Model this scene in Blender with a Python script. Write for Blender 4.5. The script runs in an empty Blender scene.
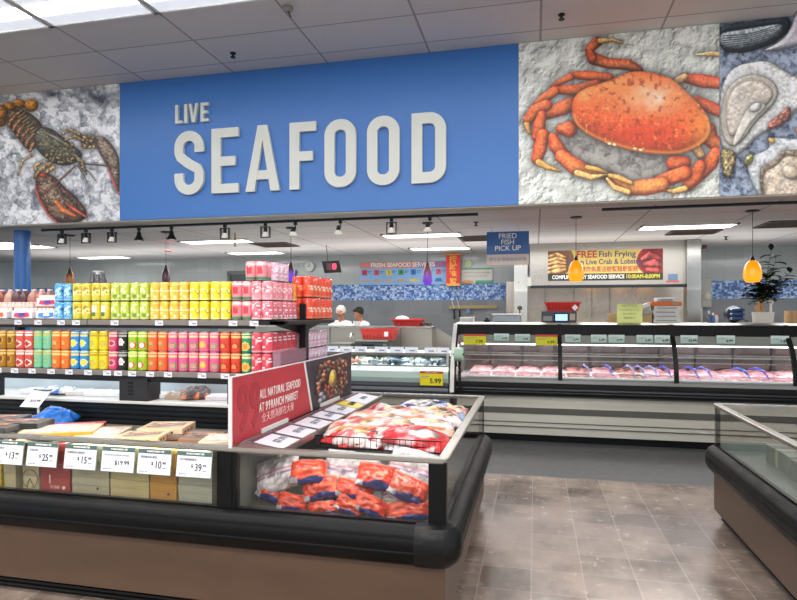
import bpy, bmesh, math, random
import numpy as np
from mathutils import Vector, Matrix
random.seed(7); rng = np.random.default_rng(7)
PI = math.pi
COL = bpy.context.scene.collection
YAW = math.radians(13.0); SN, CS = math.sin(YAW), math.cos(YAW)
FPX = 590.0; EYE = 1.6; HOR = 312.0
def ray(px):
    r = (px-398.5)/FPX
    return -SN + r*CS, CS + r*SN
def XY(px, Y):            # world x of the point seen at column px on the plane y = Y
    a, b = ray(px); return Y*a/b
def ZY(px, py, Y):        # its height
    a, b = ray(px); return EYE + (Y/b)*(HOR-py)/FPX
def lin(c):
    if isinstance(c, str):
        c = [int(c[i:i+2], 16)/255 for i in (0, 2, 4)]
    return tuple((x/12.92 if x <= .04045 else ((x+.055)/1.055)**2.4) for x in c[:3])
# ---------------------------------------------------------------- materials
MATS = {}
def mat(name, col='808080', rough=.5, metal=0., emit=0., var=.0, vscale=8., bump=0., bscale=60., spec=.5, coat=0., alpha=1., rvar=0., stretch=None):
    if name in MATS: return MATS[name]
    m = bpy.data.materials.new(name); m.use_nodes = True; MATS[name] = m
    n, l = m.node_tree.nodes, m.node_tree.links
    b = n['Principled BSDF']; c = lin(col)
    b.inputs['Base Color'].default_value = (*c, 1); b.inputs['Roughness'].default_value = rough
    b.inputs['Metallic'].default_value = metal; b.inputs['Specular IOR Level'].default_value = spec
    b.inputs['Coat Weight'].default_value = coat; b.inputs['Alpha'].default_value = alpha
    m.diffuse_color = (*c, 1)
    if emit:
        b.inputs['Emission Color'].default_value = (*c, 1); b.inputs['Emission Strength'].default_value = emit
    if var or bump or rvar:
        tc = n.new('ShaderNodeTexCoord'); mp = n.new('ShaderNodeMapping'); l.new(tc.outputs['Object'], mp.inputs[0])
        if stretch: mp.inputs['Scale'].default_value = stretch
        no = n.new('ShaderNodeTexNoise'); no.inputs['Scale'].default_value = vscale; no.inputs['Detail'].default_value = 5
        l.new(mp.outputs[0], no.inputs['Vector'])
        if var:
            r = n.new('ShaderNodeValToRGB'); r.color_ramp.elements[0].position = .3; r.color_ramp.elements[1].position = .7
            r.color_ramp.elements[0].color = (*[max(0, x*(1-var)) for x in c], 1)
            r.color_ramp.elements[1].color = (*[min(1, x*(1+var)) for x in c], 1)
            l.new(no.outputs['Fac'], r.inputs[0]); l.new(r.outputs[0], b.inputs['Base Color'])
        if rvar:
            mr = n.new('ShaderNodeMapRange'); mr.inputs['To Min'].default_value = max(0, rough-rvar); mr.inputs['To Max'].default_value = rough+rvar
            l.new(no.outputs['Fac'], mr.inputs[0]); l.new(mr.outputs[0], b.inputs['Roughness'])
        if bump:
            n2 = n.new('ShaderNodeTexNoise'); n2.inputs['Scale'].default_value = bscale; l.new(mp.outputs[0], n2.inputs['Vector'])
            bp = n.new('ShaderNodeBump'); bp.inputs['Strength'].default_value = bump; bp.inputs['Distance'].default_value = .02
            l.new(n2.outputs['Fac'], bp.inputs['Height']); l.new(bp.outputs[0], b.inputs['Normal'])
    return m
def glass(name, tint='e8f2f0', refl=.9, rough=.03, haze=0.):
    if name in MATS: return MATS[name]
    m = bpy.data.materials.new(name); m.use_nodes = True; MATS[name] = m
    n, l = m.node_tree.nodes, m.node_tree.links
    n.remove(n['Principled BSDF']); o = n['Material Output']
    t = n.new('ShaderNodeBsdfTransparent'); t.inputs[0].default_value = (*lin(tint), 1)
    g = n.new('ShaderNodeBsdfGlossy'); g.inputs['Roughness'].default_value = rough; g.inputs[0].default_value = (refl, refl, refl, 1)
    lw = n.new('ShaderNodeLayerWeight'); lw.inputs[0].default_value = .5      # facing term, the same from both sides of a pane
    pw = n.new('ShaderNodeMath'); pw.operation = 'POWER'; l.new(lw.outputs['Facing'], pw.inputs[0]); pw.inputs[1].default_value = 4.5
    f = n.new('ShaderNodeMath'); f.operation = 'MULTIPLY_ADD'; l.new(pw.outputs[0], f.inputs[0]); f.inputs[1].default_value = .55; f.inputs[2].default_value = .035
    mx = n.new('ShaderNodeMixShader'); l.new(f.outputs[0], mx.inputs[0]); l.new(t.outputs[0], mx.inputs[1]); l.new(g.outputs[0], mx.inputs[2])
    last = mx
    if haze:
        d = n.new('ShaderNodeBsdfDiffuse'); d.inputs[0].default_value = (*lin(tint), 1)
        m2 = n.new('ShaderNodeMixShader'); m2.inputs[0].default_value = haze
        l.new(mx.outputs[0], m2.inputs[1]); l.new(d.outputs[0], m2.inputs[2]); last = m2
    l.new(last.outputs[0], o.inputs[0]); return m
def vcol(name='printed_picture', rough=.4, spec=.5, bump=0, attr='Col'):
    if name in MATS: return MATS[name]
    m = mat(name, 'ffffff', rough, spec=spec, bump=bump, bscale=30)
    n, l = m.node_tree.nodes, m.node_tree.links
    a = n.new('ShaderNodeAttribute'); a.attribute_name = attr
    l.new(a.outputs['Color'], n['Principled BSDF'].inputs['Base Color']); return m
class NB:                  # small node-expression builder
    def __init__(s, m): s.n, s.l = m.node_tree.nodes, m.node_tree.links
    def put(s, v, sock):
        if hasattr(v, 'is_output'): s.l.new(v, sock)
        else: sock.default_value = v
    def math(s, op, a, b=0., c=0.):
        x = s.n.new('ShaderNodeMath'); x.operation = op
        for i, v in enumerate((a, b, c)): s.put(v, x.inputs[i])
        return x.outputs[0]
    def mix(s, f, a, b):
        x = s.n.new('ShaderNodeMix'); x.data_type = 'RGBA'
        s.put(f, x.inputs[0])
        s.put((*a, 1) if isinstance(a, tuple) else a, x.inputs[6]); s.put((*b, 1) if isinstance(b, tuple) else b, x.inputs[7])
        return x.outputs[2]
    def coords(s):
        t = s.n.new('ShaderNodeNewGeometry'); x = s.n.new('ShaderNodeSeparateXYZ'); s.l.new(t.outputs['Position'], x.inputs[0])
        return t.outputs['Position'], x.outputs[0], x.outputs[1], x.outputs[2]
    def noise(s, vec, scale, detail=4, rough=.55):
        x = s.n.new('ShaderNodeTexNoise'); x.inputs['Scale'].default_value = scale; x.inputs['Detail'].default_value = detail
        x.inputs['Roughness'].default_value = rough
        s.l.new(vec, x.inputs['Vector']); return x.outputs['Fac']
    def line(s, v, size, off, w):     # 1 on the joint lines
        f = s.math('FRACT', s.math('DIVIDE', s.math('SUBTRACT', v, off), size))
        return s.math('LESS_THAN', s.math('MINIMUM', f, s.math('SUBTRACT', 1., f)), w/size/2)
    def cell(s, a, sa, oa, b, sb, ob):
        fa = s.math('FLOOR', s.math('DIVIDE', s.math('SUBTRACT', a, oa), sa)); fb = s.math('FLOOR', s.math('DIVIDE', s.math('SUBTRACT', b, ob), sb))
        c = s.n.new('ShaderNodeCombineXYZ'); s.l.new(fa, c.inputs[0]); s.l.new(fb, c.inputs[1])
        w = s.n.new('ShaderNodeTexWhiteNoise'); s.l.new(c.outputs[0], w.inputs['Vector']); return w.outputs['Value']
def ceiling_mat():
    m = mat('ceiling_tiles', 'c9c5c2', .9); nb = NB(m); pos, x, y, z = nb.coords(); b = nb.n['Principled BSDF']
    ln = nb.math('MAXIMUM', nb.line(x, 1.22, -3.6, .022), nb.line(y, .61, 5.11, .016))
    v = nb.cell(x, 1.22, -3.6, y, .61, 5.11); k = nb.noise(pos, 40, 3)
    base = nb.mix(v, lin('dedad7'), lin('e6e2df')); base = nb.mix(nb.math('MULTIPLY', k, .25), base, lin('aaa4a0'))
    nb.l.new(nb.mix(ln, base, lin('a39e9b')), b.inputs['Base Color']); return m
def floor_mat():
    m = mat('floor_tiles', '8a7a70', .3); nb = NB(m); pos, x, y, z = nb.coords(); b = nb.n['Principled BSDF']
    ln = nb.math('MAXIMUM', nb.line(x, .305, -.02, .006), nb.line(y, .305, .1, .006))
    v = nb.cell(x, .305, -.02, y, .305, .1)
    n1 = nb.noise(pos, 1.6, 6, .62); n2 = nb.noise(pos, 9, 8, .7)
    n3 = nb.noise(pos, 26, 6, .7)
    f = nb.math('ADD', nb.math('MULTIPLY', n1, 2.3), nb.math('ADD', nb.math('ADD', nb.math('MULTIPLY', n2, .45), nb.math('MULTIPLY', n3, .15)), nb.math('MULTIPLY', v, .30)))
    f = nb.math('MULTIPLY', nb.math('SUBTRACT', f, 1.32), 1.8)
    f = nb.math('MINIMUM', nb.math('MAXIMUM', f, 0.), 1.)
    tile = nb.mix(f, lin('56493f'), lin('9c8b7e')); tile = nb.mix(nb.math('MULTIPLY', nb.noise(pos, 60, 2), .3), tile, lin('85776e'))
    tile = nb.mix(nb.math('MULTIPLY', ln, .55), tile, lin('b8ada4'))
    ep = nb.mix(nb.noise(pos, 30, 6), lin('303234'), lin('5a5b5b'))
    dark = nb.math('GREATER_THAN', y, 5.9)
    nb.l.new(nb.mix(dark, tile, ep), b.inputs['Base Color'])
    r = nb.math('ADD', nb.math('MULTIPLY', n2, .35), .06); nb.l.new(nb.math('ADD', r, nb.math('MULTIPLY', dark, .3)), b.inputs['Roughness']); return m
def wall_mat(name, lo, hi, axis='x', dark='5c6064'):
    m = mat(name, 'a3a6a5', .12); nb = NB(m); pos, x, y, z = nb.coords(); b = nb.n['Principled BSDF']
    u = x if axis == 'x' else y
    ln = nb.math('MAXIMUM', nb.line(u, .3, 0, .006), nb.line(z, .3, 2.16, .006))
    v = nb.cell(u, .3, 0, z, .3, 2.16)
    up = nb.mix(v, lin(lo), lin(hi)); dn = nb.mix(v, lin(dark), lin('7e8183'))
    base = nb.mix(nb.math('LESS_THAN', z, 1.84), up, dn); base = nb.mix(nb.math('MULTIPLY', ln, .6), base, lin('8a8c8b'))
    # mosaic band
    band = nb.math('MULTIPLY', nb.math('GREATER_THAN', z, 1.84), nb.math('LESS_THAN', z, 2.16))
    mo = nb.n.new('ShaderNodeTexVoronoi'); mo.inputs['Scale'].default_value = 16; nb.l.new(pos, mo.inputs['Vector'])
    sp = nb.n.new('ShaderNodeSeparateXYZ'); nb.l.new(mo.outputs['Color'], sp.inputs[0])
    q = nb.cell(u, .05, 0, z, .04, 1.84)
    q = nb.math('ADD', nb.math('MULTIPLY', sp.outputs[0], .5), nb.math('MULTIPLY', q, .5))
    ramp = nb.n.new('ShaderNodeValToRGB'); nb.l.new(q, ramp.inputs[0]); e = ramp.color_ramp.elements
    ramp.color_ramp.interpolation = 'CONSTANT'
    e[0].color = (*lin('3a5f9f'), 1); e[1].position = .32; e[1].color = (*lin('769bd2'), 1)
    e2 = e.new(.5); e2.color = (*lin('b9cde8'), 1); e3 = e.new(.68); e3.color = (*lin('5379b8'), 1)
    nb.l.new(nb.mix(band, base, ramp.outputs[0]), b.inputs['Base Color']); return m
# ---------------------------------------------------------------- mesh builder
class MB:
    def __init__(s): s.v = []; s.f = []; s.m = []; s.s = []
    def add(s, vs, fs, mi=0, sm=False):
        o = len(s.v); s.v += [tuple(v) for v in vs]
        for i, f in enumerate(fs):
            s.f.append([o+k for k in f]); s.m.append(mi[i] if isinstance(mi, list) else mi); s.s.append(sm)
        return s
    def box(s, x0, x1, y0, y1, z0, z1, mi=0, b=0.):
        if b <= 0:
            v = [(x, y, z) for x in (x0, x1) for y in (y0, y1) for z in (z0, z1)]
            return s.add(v, [(0, 1, 3, 2), (4, 6, 7, 5), (0, 4, 5, 1), (2, 3, 7, 6), (0, 2, 6, 4), (1, 5, 7, 3)], mi)
        bm = bmesh.new(); bmesh.ops.create_cube(bm, size=1)
        for v in bm.verts: v.co = ((x0+x1)/2+v.co.x*(x1-x0), (y0+y1)/2+v.co.y*(y1-y0), (z0+z1)/2+v.co.z*(z1-z0))
        bmesh.ops.bevel(bm, geom=bm.edges[:], offset=b, segments=2, affect='EDGES', profile=.5)
        return s.bm(bm, mi, False)
    def bm(s, bm, mi=0, sm=False, M=None):
        bm.verts.index_update()
        s.add([(M @ v.co if M else v.co) for v in bm.verts], [[v.index for v in f.verts] for f in bm.faces], mi, sm); bm.free(); return s
    def ring_strip(s, rings, mi=0, closed=True, caps=True, sm=True):
        n = len(rings[0]); vs = [p for r in rings for p in r]; fs = []; ms = []
        for i in range(len(rings)-1):
            for j in range(n if closed else n-1):
                k = (j+1) % n; fs.append((i*n+j, i*n+k, (i+1)*n+k, (i+1)*n+j)); ms.append(mi[i] if isinstance(mi, list) else mi)
        s.add(vs, fs, ms, sm)
        if caps:
            s.add(rings[0], [tuple(range(n))[::-1]], mi[0] if isinstance(mi, list) else mi); s.add(rings[-1], [tuple(range(n))], mi[-1] if isinstance(mi, list) else mi)
        return s
    def cyl(s, p0, p1, r0, r1=None, n=12, mi=0, caps=True):
        r1 = r0 if r1 is None else r1; return s.tube([p0, p1], [r0, r1], n, mi, caps)
    def tube(s, pts, r, n=8, mi=0, caps=True):
        pts = [Vector(p) for p in pts]; rings = []
        if not isinstance(r, (list, tuple)): r = [r]*len(pts)
        t0 = (pts[1]-pts[0]).normalized(); up = Vector((0, 0, 1)) if abs(t0.z) < .9 else Vector((1, 0, 0))
        a = t0.cross(up).normalized()
        for i, p in enumerate(pts):
            t = (pts[min(i+1, len(pts)-1)]-pts[max(i-1, 0)]).normalized()
            a = (a - t*a.dot(t)).normalized(); b = t.cross(a)
            rings.append([p + (a*math.cos(k*2*PI/n) + b*math.sin(k*2*PI/n))*r[i] for k in range(n)])
        return s.ring_strip(rings, mi, True, caps)
    def lathe(s, prof, c=(0, 0, 0), n=16, mi=0, sx=1., sy=1., caps=True):
        rings = [[(c[0]+r*sx*math.cos(k*2*PI/n), c[1]+r*sy*math.sin(k*2*PI/n), c[2]+z) for k in range(n)] for r, z in prof]
        return s.ring_strip(rings, mi, True, caps)
    def ell(s, c, rx, ry, rz, n=14, m=9, mi=0):
        pr = [(math.sin(PI*i/m), -math.cos(PI*i/m)) for i in range(m+1)]; pr[0] = (.02, -1); pr[-1] = (.02, 1)
        rings = [[(c[0]+r*rx*math.cos(k*2*PI/n), c[1]+r*ry*math.sin(k*2*PI/n), c[2]+z*rz) for k in range(n)] for r, z in pr]
        return s.ring_strip(rings, mi)
    def prism(s, poly, axis, a, b, mi=0):     # poly in the two other axes, extruded along axis from a to b
        def P(u, v, w): return (w, u, v) if axis == 'x' else ((u, w, v) if axis == 'y' else (u, v, w))
        n = len(poly); vs = [P(u, v, a) for u, v in poly] + [P(u, v, b) for u, v in poly]
        return s.add(vs, [tuple(range(n))[::-1], tuple(range(n, 2*n))] + [(i, (i+1) % n, n+(i+1) % n, n+i) for i in range(n)], mi)
    def sweep(s, path, prof, mi=0, sm=False):     # path in plan, prof = [(outward, z)], outward = right of travel
        rings = []; P = [Vector(p) for p in path]
        for i, p in enumerate(P):
            d0 = (p-P[i-1]).normalized() if i else None; d1 = (P[i+1]-p).normalized() if i < len(P)-1 else None
            n0 = Vector((d0.y, -d0.x)) if d0 else None; n1 = Vector((d1.y, -d1.x)) if d1 else None
            nn = n0 if n1 is None else (n1 if n0 is None else (n0+n1).normalized()); k = 1/max(.3, nn.dot(n1 or n0))
            rings.append([(p.x+nn.x*o*k, p.y+nn.y*o*k, z) for o, z in prof])
        return s.ring_strip(rings, mi, True, True, sm)
    def quad(s, a, b, c, d, mi=0): return s.add([a, b, c, d], [(0, 1, 2, 3)], mi)
    def build(s, name, mats, parent=None, origin=None, rot=None, **kw):
        if not isinstance(mats, (list, tuple)): mats = [mats]
        xs = np.array(s.v, dtype=float)
        if origin is None:
            origin = WO[parent] if parent else ((xs[:, 0].min()+xs[:, 0].max())/2, (xs[:, 1].min()+xs[:, 1].max())/2, xs[:, 2].min())
        xs = xs - np.array(origin)
        me = bpy.data.meshes.new(name); me.from_pydata(xs.tolist(), [], s.f)
        for m in mats: me.materials.append(m)
        me.polygons.foreach_set('material_index', s.m); me.polygons.foreach_set('use_smooth', s.s)
        if any(s.s):
            try: me.set_sharp_from_angle(angle=math.radians(40))
            except Exception: pass
        me.validate(); me.update()
        return link(name, me, parent, origin, rot, **kw)
WO = {}
def link(name, data, parent=None, origin=(0, 0, 0), rot=None, label=None, cat=None, group=None, kind=None, smooth=False):
    o = bpy.data.objects.new(name, data); COL.objects.link(o); WO[o] = tuple(origin)
    if parent:
        o.parent = parent; o.location = Vector(origin)-Vector(WO[parent])
    else: o.location = origin
    if rot: o.rotation_euler = rot
    if label: o['label'] = label
    if cat: o['category'] = cat
    if group: o['group'] = group
    if kind: o['kind'] = kind
    return o
def thing(name, loc, label, cat, group=None, rz=0.):
    o = link(name, None, None, loc, (0, 0, rz), label, cat, group); o.empty_display_size = .05; return o
def structure(o): o['kind'] = 'structure'; return o
def dup(o, loc=None, rz=None, label=None, parent=None, group=None, mats=None, rot=None):
    c = o.copy(); COL.objects.link(c)
    if parent: c.parent = parent
    if loc is not None: c.location = loc
    if rz is not None: c.rotation_euler = (0, 0, rz)
    if rot is not None: c.rotation_euler = rot
    if label: c['label'] = label
    if group: c['group'] = group
    for ch in o.children: dup(ch, parent=c)
    return c
def FX(x, y, z): return Matrix(((1, 0, 0, x), (0, 0, -1, y), (0, 1, 0, z), (0, 0, 0, 1)))       # faces -Y
def FR(x, y, z): return Matrix(((0, 0, 1, x), (1, 0, 0, y), (0, 1, 0, z), (0, 0, 0, 1)))        # faces +X, reads along +Y
def text(body, size, M, m, name, parent, xs=1., bold=0., ext=.001, align='CENTER', gap=1.):
    cu = bpy.data.curves.new('t', 'FONT'); cu.body = body; cu.size = size; cu.align_x = align; cu.align_y = 'CENTER'
    cu.extrude = ext; cu.offset = bold; cu.resolution_u = 5; cu.space_character = gap
    o = bpy.data.objects.new('t', cu); COL.objects.link(o); bpy.context.view_layer.update()
    me = bpy.data.meshes.new_from_object(o.evaluated_get(bpy.context.evaluated_depsgraph_get()))
    bpy.data.objects.remove(o); bpy.data.curves.remove(cu)
    if not len(me.vertices): return None
    me.transform(Matrix.Diagonal((xs, 1, 1, 1))); me.transform(M)
    me.transform(Matrix.Translation(-Vector(WO[parent]))); me.materials.clear(); me.materials.append(m)
    me.name = name
    o = link(name, me, parent, WO[parent]); return o
ORD = ['first', 'second', 'third', 'fourth', 'fifth', 'sixth', 'seventh', 'eighth', 'ninth', 'tenth', 'eleventh', 'twelfth', 'thirteenth', 'fourteenth', 'fifteenth', 'sixteenth', 'seventeenth', 'eighteenth', 'nineteenth', 'twentieth', 'twenty-first', 'twenty-second', 'twenty-third', 'twenty-fourth', 'twenty-fifth', 'twenty-sixth']
# ---------------------------------------------------------------- painted pictures on dense meshes
def hash2(ix, iy, k=0):
    h = (ix.astype(np.int64)*374761393 + iy.astype(np.int64)*668265263 + k*1442695041) & 0x7fffffff
    h = ((h ^ (h >> 13))*1274126177) & 0x7fffffff
    h = (h ^ (h >> 16)) & 0xffff
    return h/65535.0
def vnoise(U, V, s, k=0, octv=3):
    out = np.zeros_like(U); amp = 1; tot = 0
    for o in range(octv):
        x = U/s; y = V/s; ix = np.floor(x); iy = np.floor(y); fx = x-ix; fy = y-iy; fx = fx*fx*(3-2*fx); fy = fy*fy*(3-2*fy)
        a = hash2(ix, iy, k+o); b = hash2(ix+1, iy, k+o); c = hash2(ix, iy+1, k+o); d = hash2(ix+1, iy+1, k+o)
        out += amp*((a*(1-fx)+b*fx)*(1-fy)+(c*(1-fx)+d*fx)*fy); tot += amp; amp *= .5; s = s/2
    return out/tot
def worley(U, V, s, k=0):
    x = U/s; y = V/s; ix = np.floor(x); iy = np.floor(y); f1 = np.full(U.shape, 9.); f2 = f1.copy(); idv = np.zeros_like(U)
    for dx in (-1, 0, 1):
        for dy in (-1, 0, 1):
            cx = ix+dx; cy = iy+dy; px = cx+hash2(cx, cy, k+11); py = cy+hash2(cx, cy, k+23)
            d = np.hypot(x-px, y-py); n = d < f1
            f2 = np.where(n, f1, np.minimum(f2, d)); idv = np.where(n, hash2(cx, cy, k+37), idv); f1 = np.where(n, d, f1)
    return f1, f2, idv
def S(c): return np.array([int(c[i:i+2], 16)/255 for i in (0, 2, 4)])
def chaikin(p, it=2):
    p = np.array(p, float)
    for _ in range(it):
        q = np.roll(p, -1, 0); p = np.stack([p*.75+q*.25, p*.25+q*.75], 1).reshape(-1, 2)
    return p
class Canvas:
    def __init__(s, U, V): s.U, s.V = U, V; s.C = np.zeros(U.shape+(3,)); s.C[:] = .5
    def fill(s, c): s.C[:] = S(c)
    def over(s, a, col): s.C = s.C*(1-a[..., None]) + col*a[..., None]
    def ice(s, cell, lo, hi, k=0, edge=.25):
        U, V = s.U+cell*.5*vnoise(s.U, s.V, cell, k+2), s.V+cell*.5*vnoise(s.U, s.V, cell, k+3); t = .28
        for q, (sc_, am) in enumerate(((1.7, .5), (.95, .5), (.42, .28))):       # tilted facets, three sizes of chunk
            f1, f2, i = worley(U, V, cell*sc_, k+q*5); a_ = i*6.28*7; gy, gx = np.gradient(f1)
            n_ = np.hypot(gx, gy)+1e-6; t = t+am*(((i*7.3) % 1)-.42)+am*.8*f1*(gx/n_*np.cos(a_)+gy/n_*np.sin(a_)) - am*edge*.35*np.exp(-(f2-f1)*12)
        t = t+.42+.35*(vnoise(s.U, s.V, cell*6, k+9)-.5)
        t = np.clip(t, 0, 1); s.C = S(lo)*(1-t[..., None]) + S(hi)*t[..., None]
    def sdf(s, d, edge, mid, R=12, aa=1.2, shadow=.35, sh=7, speck=.1, hi=None, k=0, line=0.):
        if shadow: s.C *= (1-shadow*np.exp(-np.clip(d, 0, None)/sh))[..., None]
        a = np.clip(.5-d/aa, 0, 1); t = np.clip(-d/R, 0, 1); t = np.sqrt(t*(2-t))
        col = S(edge)*(1-t[..., None]) + S(mid)*t[..., None]
        gy, gx = np.gradient(d); gn = np.hypot(gx, gy)+1e-9; tt = np.clip(-d/R, .02, 1); sl = (1-tt)/np.sqrt(tt*(2-tt))*.8
        bmp = vnoise(s.U, s.V, 9, k+50, 3); by, bx = np.gradient(bmp); nx = gx/gn*sl-bx*1.6*speck*6; ny = gy/gn*sl-by*1.6*speck*6
        lam = np.clip((-.42*nx-.62*ny+.66)/np.sqrt(nx*nx+ny*ny+1), 0, 1); col = np.clip(col*(.58+.66*lam)[..., None]+.22*(lam**10)[..., None], 0, 1)
        if hi is not None:
            h = np.clip((t-.72)*3, 0, 1)*vnoise(s.U, s.V, 14, k+3); col = col*(1-.8*h[..., None]) + S(hi)*(.8*h[..., None])
        col = col*(1+speck*(vnoise(s.U, s.V, 7, k, 3)-.5)*3)[..., None]
        if line: col = col*(1-line*np.exp(-np.abs(d+1)/1.5))[..., None]
        s.over(a, np.clip(col, 0, 1))
    def dpoly(s, pts, smooth=2):
        p = chaikin(pts, smooth) if smooth else np.array(pts, float); d = np.full(s.U.shape, 1e9); ins = np.zeros(s.U.shape, bool)
        for i in range(len(p)):
            a, b = p[i-1], p[i]; e = b-a; L = e@e+1e-9
            t = np.clip(((s.U-a[0])*e[0]+(s.V-a[1])*e[1])/L, 0, 1)
            d = np.minimum(d, np.hypot(s.U-a[0]-t*e[0], s.V-a[1]-t*e[1]))
            c = ((a[1] > s.V) != (b[1] > s.V)); ins ^= c & (s.U < (b[0]-a[0])*(s.V-a[1])/(b[1]-a[1]+1e-12)+a[0])
        return np.where(ins, -d, d)
    def dcap(s, pts):      # [(x, y, r), ...] tapered limb
        d = np.full(s.U.shape, 1e9)
        for (x0, y0, r0), (x1, y1, r1) in zip(pts[:-1], pts[1:]):
            ex, ey = x1-x0, y1-y0; t = np.clip(((s.U-x0)*ex+(s.V-y0)*ey)/(ex*ex+ey*ey+1e-9), 0, 1)
            d = np.minimum(d, np.hypot(s.U-x0-t*ex, s.V-y0-t*ey)-(r0+t*(r1-r0)))
        return d
    def poly(s, pts, edge, mid, smooth=2, **k): s.sdf(s.dpoly(pts, smooth), edge, mid, **k)
    def cap(s, pts, edge, mid, **k):
        k.setdefault('R', max(p[2] for p in pts)); s.sdf(s.dcap(pts), edge, mid, **k)
    def ell(s, cx, cy, rx, ry, edge, mid, ang=0, **k):
        c, n = math.cos(ang), math.sin(ang); u = (s.U-cx)*c+(s.V-cy)*n; v = -(s.U-cx)*n+(s.V-cy)*c
        k.setdefault('R', min(rx, ry)); s.sdf((np.hypot(u/rx, v/ry)-1)*min(rx, ry), edge, mid, **k)
def grid_object(name, C, pts, m, parent=None, **kw):    # pts (h, w, 3) world, C srgb
    h, w = C.shape[:2]; org = WO[parent] if parent else tuple(pts.reshape(-1, 3).mean(0))
    me = bpy.data.meshes.new(name); i = np.arange(h*w).reshape(h, w)
    q = np.stack([i[:-1, :-1], i[1:, :-1], i[1:, 1:], i[:-1, 1:]], -1).reshape(-1, 4)
    me.vertices.add(h*w); me.vertices.foreach_set('co', (pts.reshape(-1, 3)-np.array(org)).ravel().astype(np.float32))
    me.loops.add(q.size); me.loops.foreach_set('vertex_index', q.ravel().astype(np.int32)); me.polygons.add(len(q))
    me.polygons.foreach_set('loop_start', np.arange(0, q.size, 4, dtype=np.int32))
    me.update(calc_edges=True); a = me.color_attributes.new('Col', 'FLOAT_COLOR', 'POINT')
    c = np.clip(C, 0, 1); c = np.where(c <= .04045, c/12.92, ((c+.055)/1.055)**2.4)
    a.data.foreach_set('color', np.concatenate([c, np.ones((h, w, 1))], -1).ravel().astype(np.float32))
    me.materials.append(m); return link(name, me, parent, org, **kw)
def header_picture(name, x0, x1, z0, z1, Y, nw, nh, ox, oy, sc, paint, parent):
    X, Z = np.meshgrid(np.linspace(x0, x1, nw), np.linspace(z1, z0, nh))
    # the drawing's own units: measured on the panel itself
    d = -X*SN+Y*CS; px = 398.5+FPX*(X*CS+Y*SN)/d; py = HOR-FPX*(Z-EYE)/d
    cv = Canvas((px-ox)*sc, (py-oy)*sc); paint(cv)
    return grid_object(name, cv.C, np.stack([X, np.full_like(X, Y), Z], -1), vcol(), parent)
# ================================================================ materials used everywhere
BLACK = mat('black_plastic', '08090a', .4, spec=.22, bump=.1, bscale=25)
BLACKM = mat('black_metal', '1a1b1d', .35, metal=.3)
STEEL = mat('brushed_steel', 'c4c2bd', .28, metal=1., rvar=.1, vscale=3, stretch=(1, 1, 14))
STEELD = mat('steel_panel', 'a8a59c', .38, metal=.85, rvar=.12, vscale=2, stretch=(1, 1, 8))
ALU = mat('rail_aluminium', 'b4b1a9', .3, metal=.9, rvar=.08, vscale=6)
WHITE = mat('white_enamel', 'e6e5e0', .4)
GREY = mat('grey_enamel', '9b9b98', .45)
DGREY = mat('dark_grey_liner', '4b4e4b', .5, var=.1)
CARD = mat('card_white', 'e9ecf6', .6)
CARDG = mat('card_green_strip', '4c6660', .6)
INK = mat('ink_black', '25262c', .7)
INKG = mat('ink_grey', '8d8f9a', .7)
WTXT = mat('lettering_white', 'efefe8', .6)
BROWN = mat('brown_laminate', '574334', .42, var=.08, vscale=2.5, rvar=.06, stretch=(1, 1, 5))
GLASS = glass('clear_glass', 'eef5f3'); GLASSD = glass('cold_glass', 'f7f6f4', .8, .05)
# ================================================================ the setting
CEIL, SOF, HY, BACK = 4.54, 2.76, 6.6, 11.56
XL, XR, YF = -17., 10., -6.
def plane_box(name, x0, x1, y0, y1, z0, z1, m, **k):
    return structure(MB().box(x0, x1, y0, y1, z0, z1).build(name, m, **k))
plane_box('floor', XL, XR, YF, 12, -.1, 0, floor_mat())
CM = ceiling_mat()
plane_box('ceiling', XL, XR, YF, HY, CEIL, CEIL+.1, CM)
plane_box('ceiling_back', XL, XR, HY+.24, 12, SOF, SOF+.1, CM)
plane_box('wall_header', XL, XR, HY, HY+.24, SOF, CEIL, mat('header_paint', 'c3bdb2', .7))
WM = wall_mat('grey_gloss_tiles', 'a9afad', 'b2b8b6', dark='74787a')
plane_box('wall_back', XL, XR, BACK, BACK+.15, 0, SOF, WM)
# window in the back wall, mostly behind the drinks
wx0, wx1 = XY(231, BACK), XY(294, BACK)
w = structure(MB().box(wx0, wx1, BACK-.03, BACK, 1.5, 2.42).build('window_1', mat('dark_pane', '3f4647', .1)))
f = MB(); f.box(wx0-.06, wx1+.06, BACK-.06, BACK-.03, 2.40, 2.48).box(wx0-.06, wx1+.06, BACK-.06, BACK-.03, 1.46, 1.52)
for x in (wx0-.06, (wx0+wx1)/2-.03, wx1): f.box(x, x+.06, BACK-.06, BACK-.03, 1.5, 2.42)
f.build('window_frame', mat('grey_frame', '6c6f6d', .5), w)
# blue round column
MB().cyl((XY(22.3, 7.0), 7.0, 0), (XY(22.3, 7.0), 7.0, SOF), .105, n=28).build('round_column', mat('blue_gloss_paint', '2a67ad', .3), label='round glossy blue column rising behind the drinks shelf at the far left', cat='column')
# white steel pillar and the cooking station column
x0, x1 = XY(514, 10.3), XY(527.5, 10.3)
MB().box(x0, x1, 10.3, 10.5, 0, SOF, b=.006).build('square_pillar', mat('pillar_panel', 'b9b9b4', .3, metal=.6, rvar=.1), label='square pale metal pillar left of the cooking hood', cat='pillar')
x0, x1 = XY(687, 10.2), XY(701.5, 10.2)
MB().box(x0, x1, 10.2, 10.45, 0, SOF, b=.012).build('steel_pillar', mat('polished_steel', '9f9e9a', .22, metal=1, rvar=.12, vscale=1.5, stretch=(1, 1, 3)), label='polished steel pillar at the right end of the cooking hood', cat='pillar')
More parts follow.
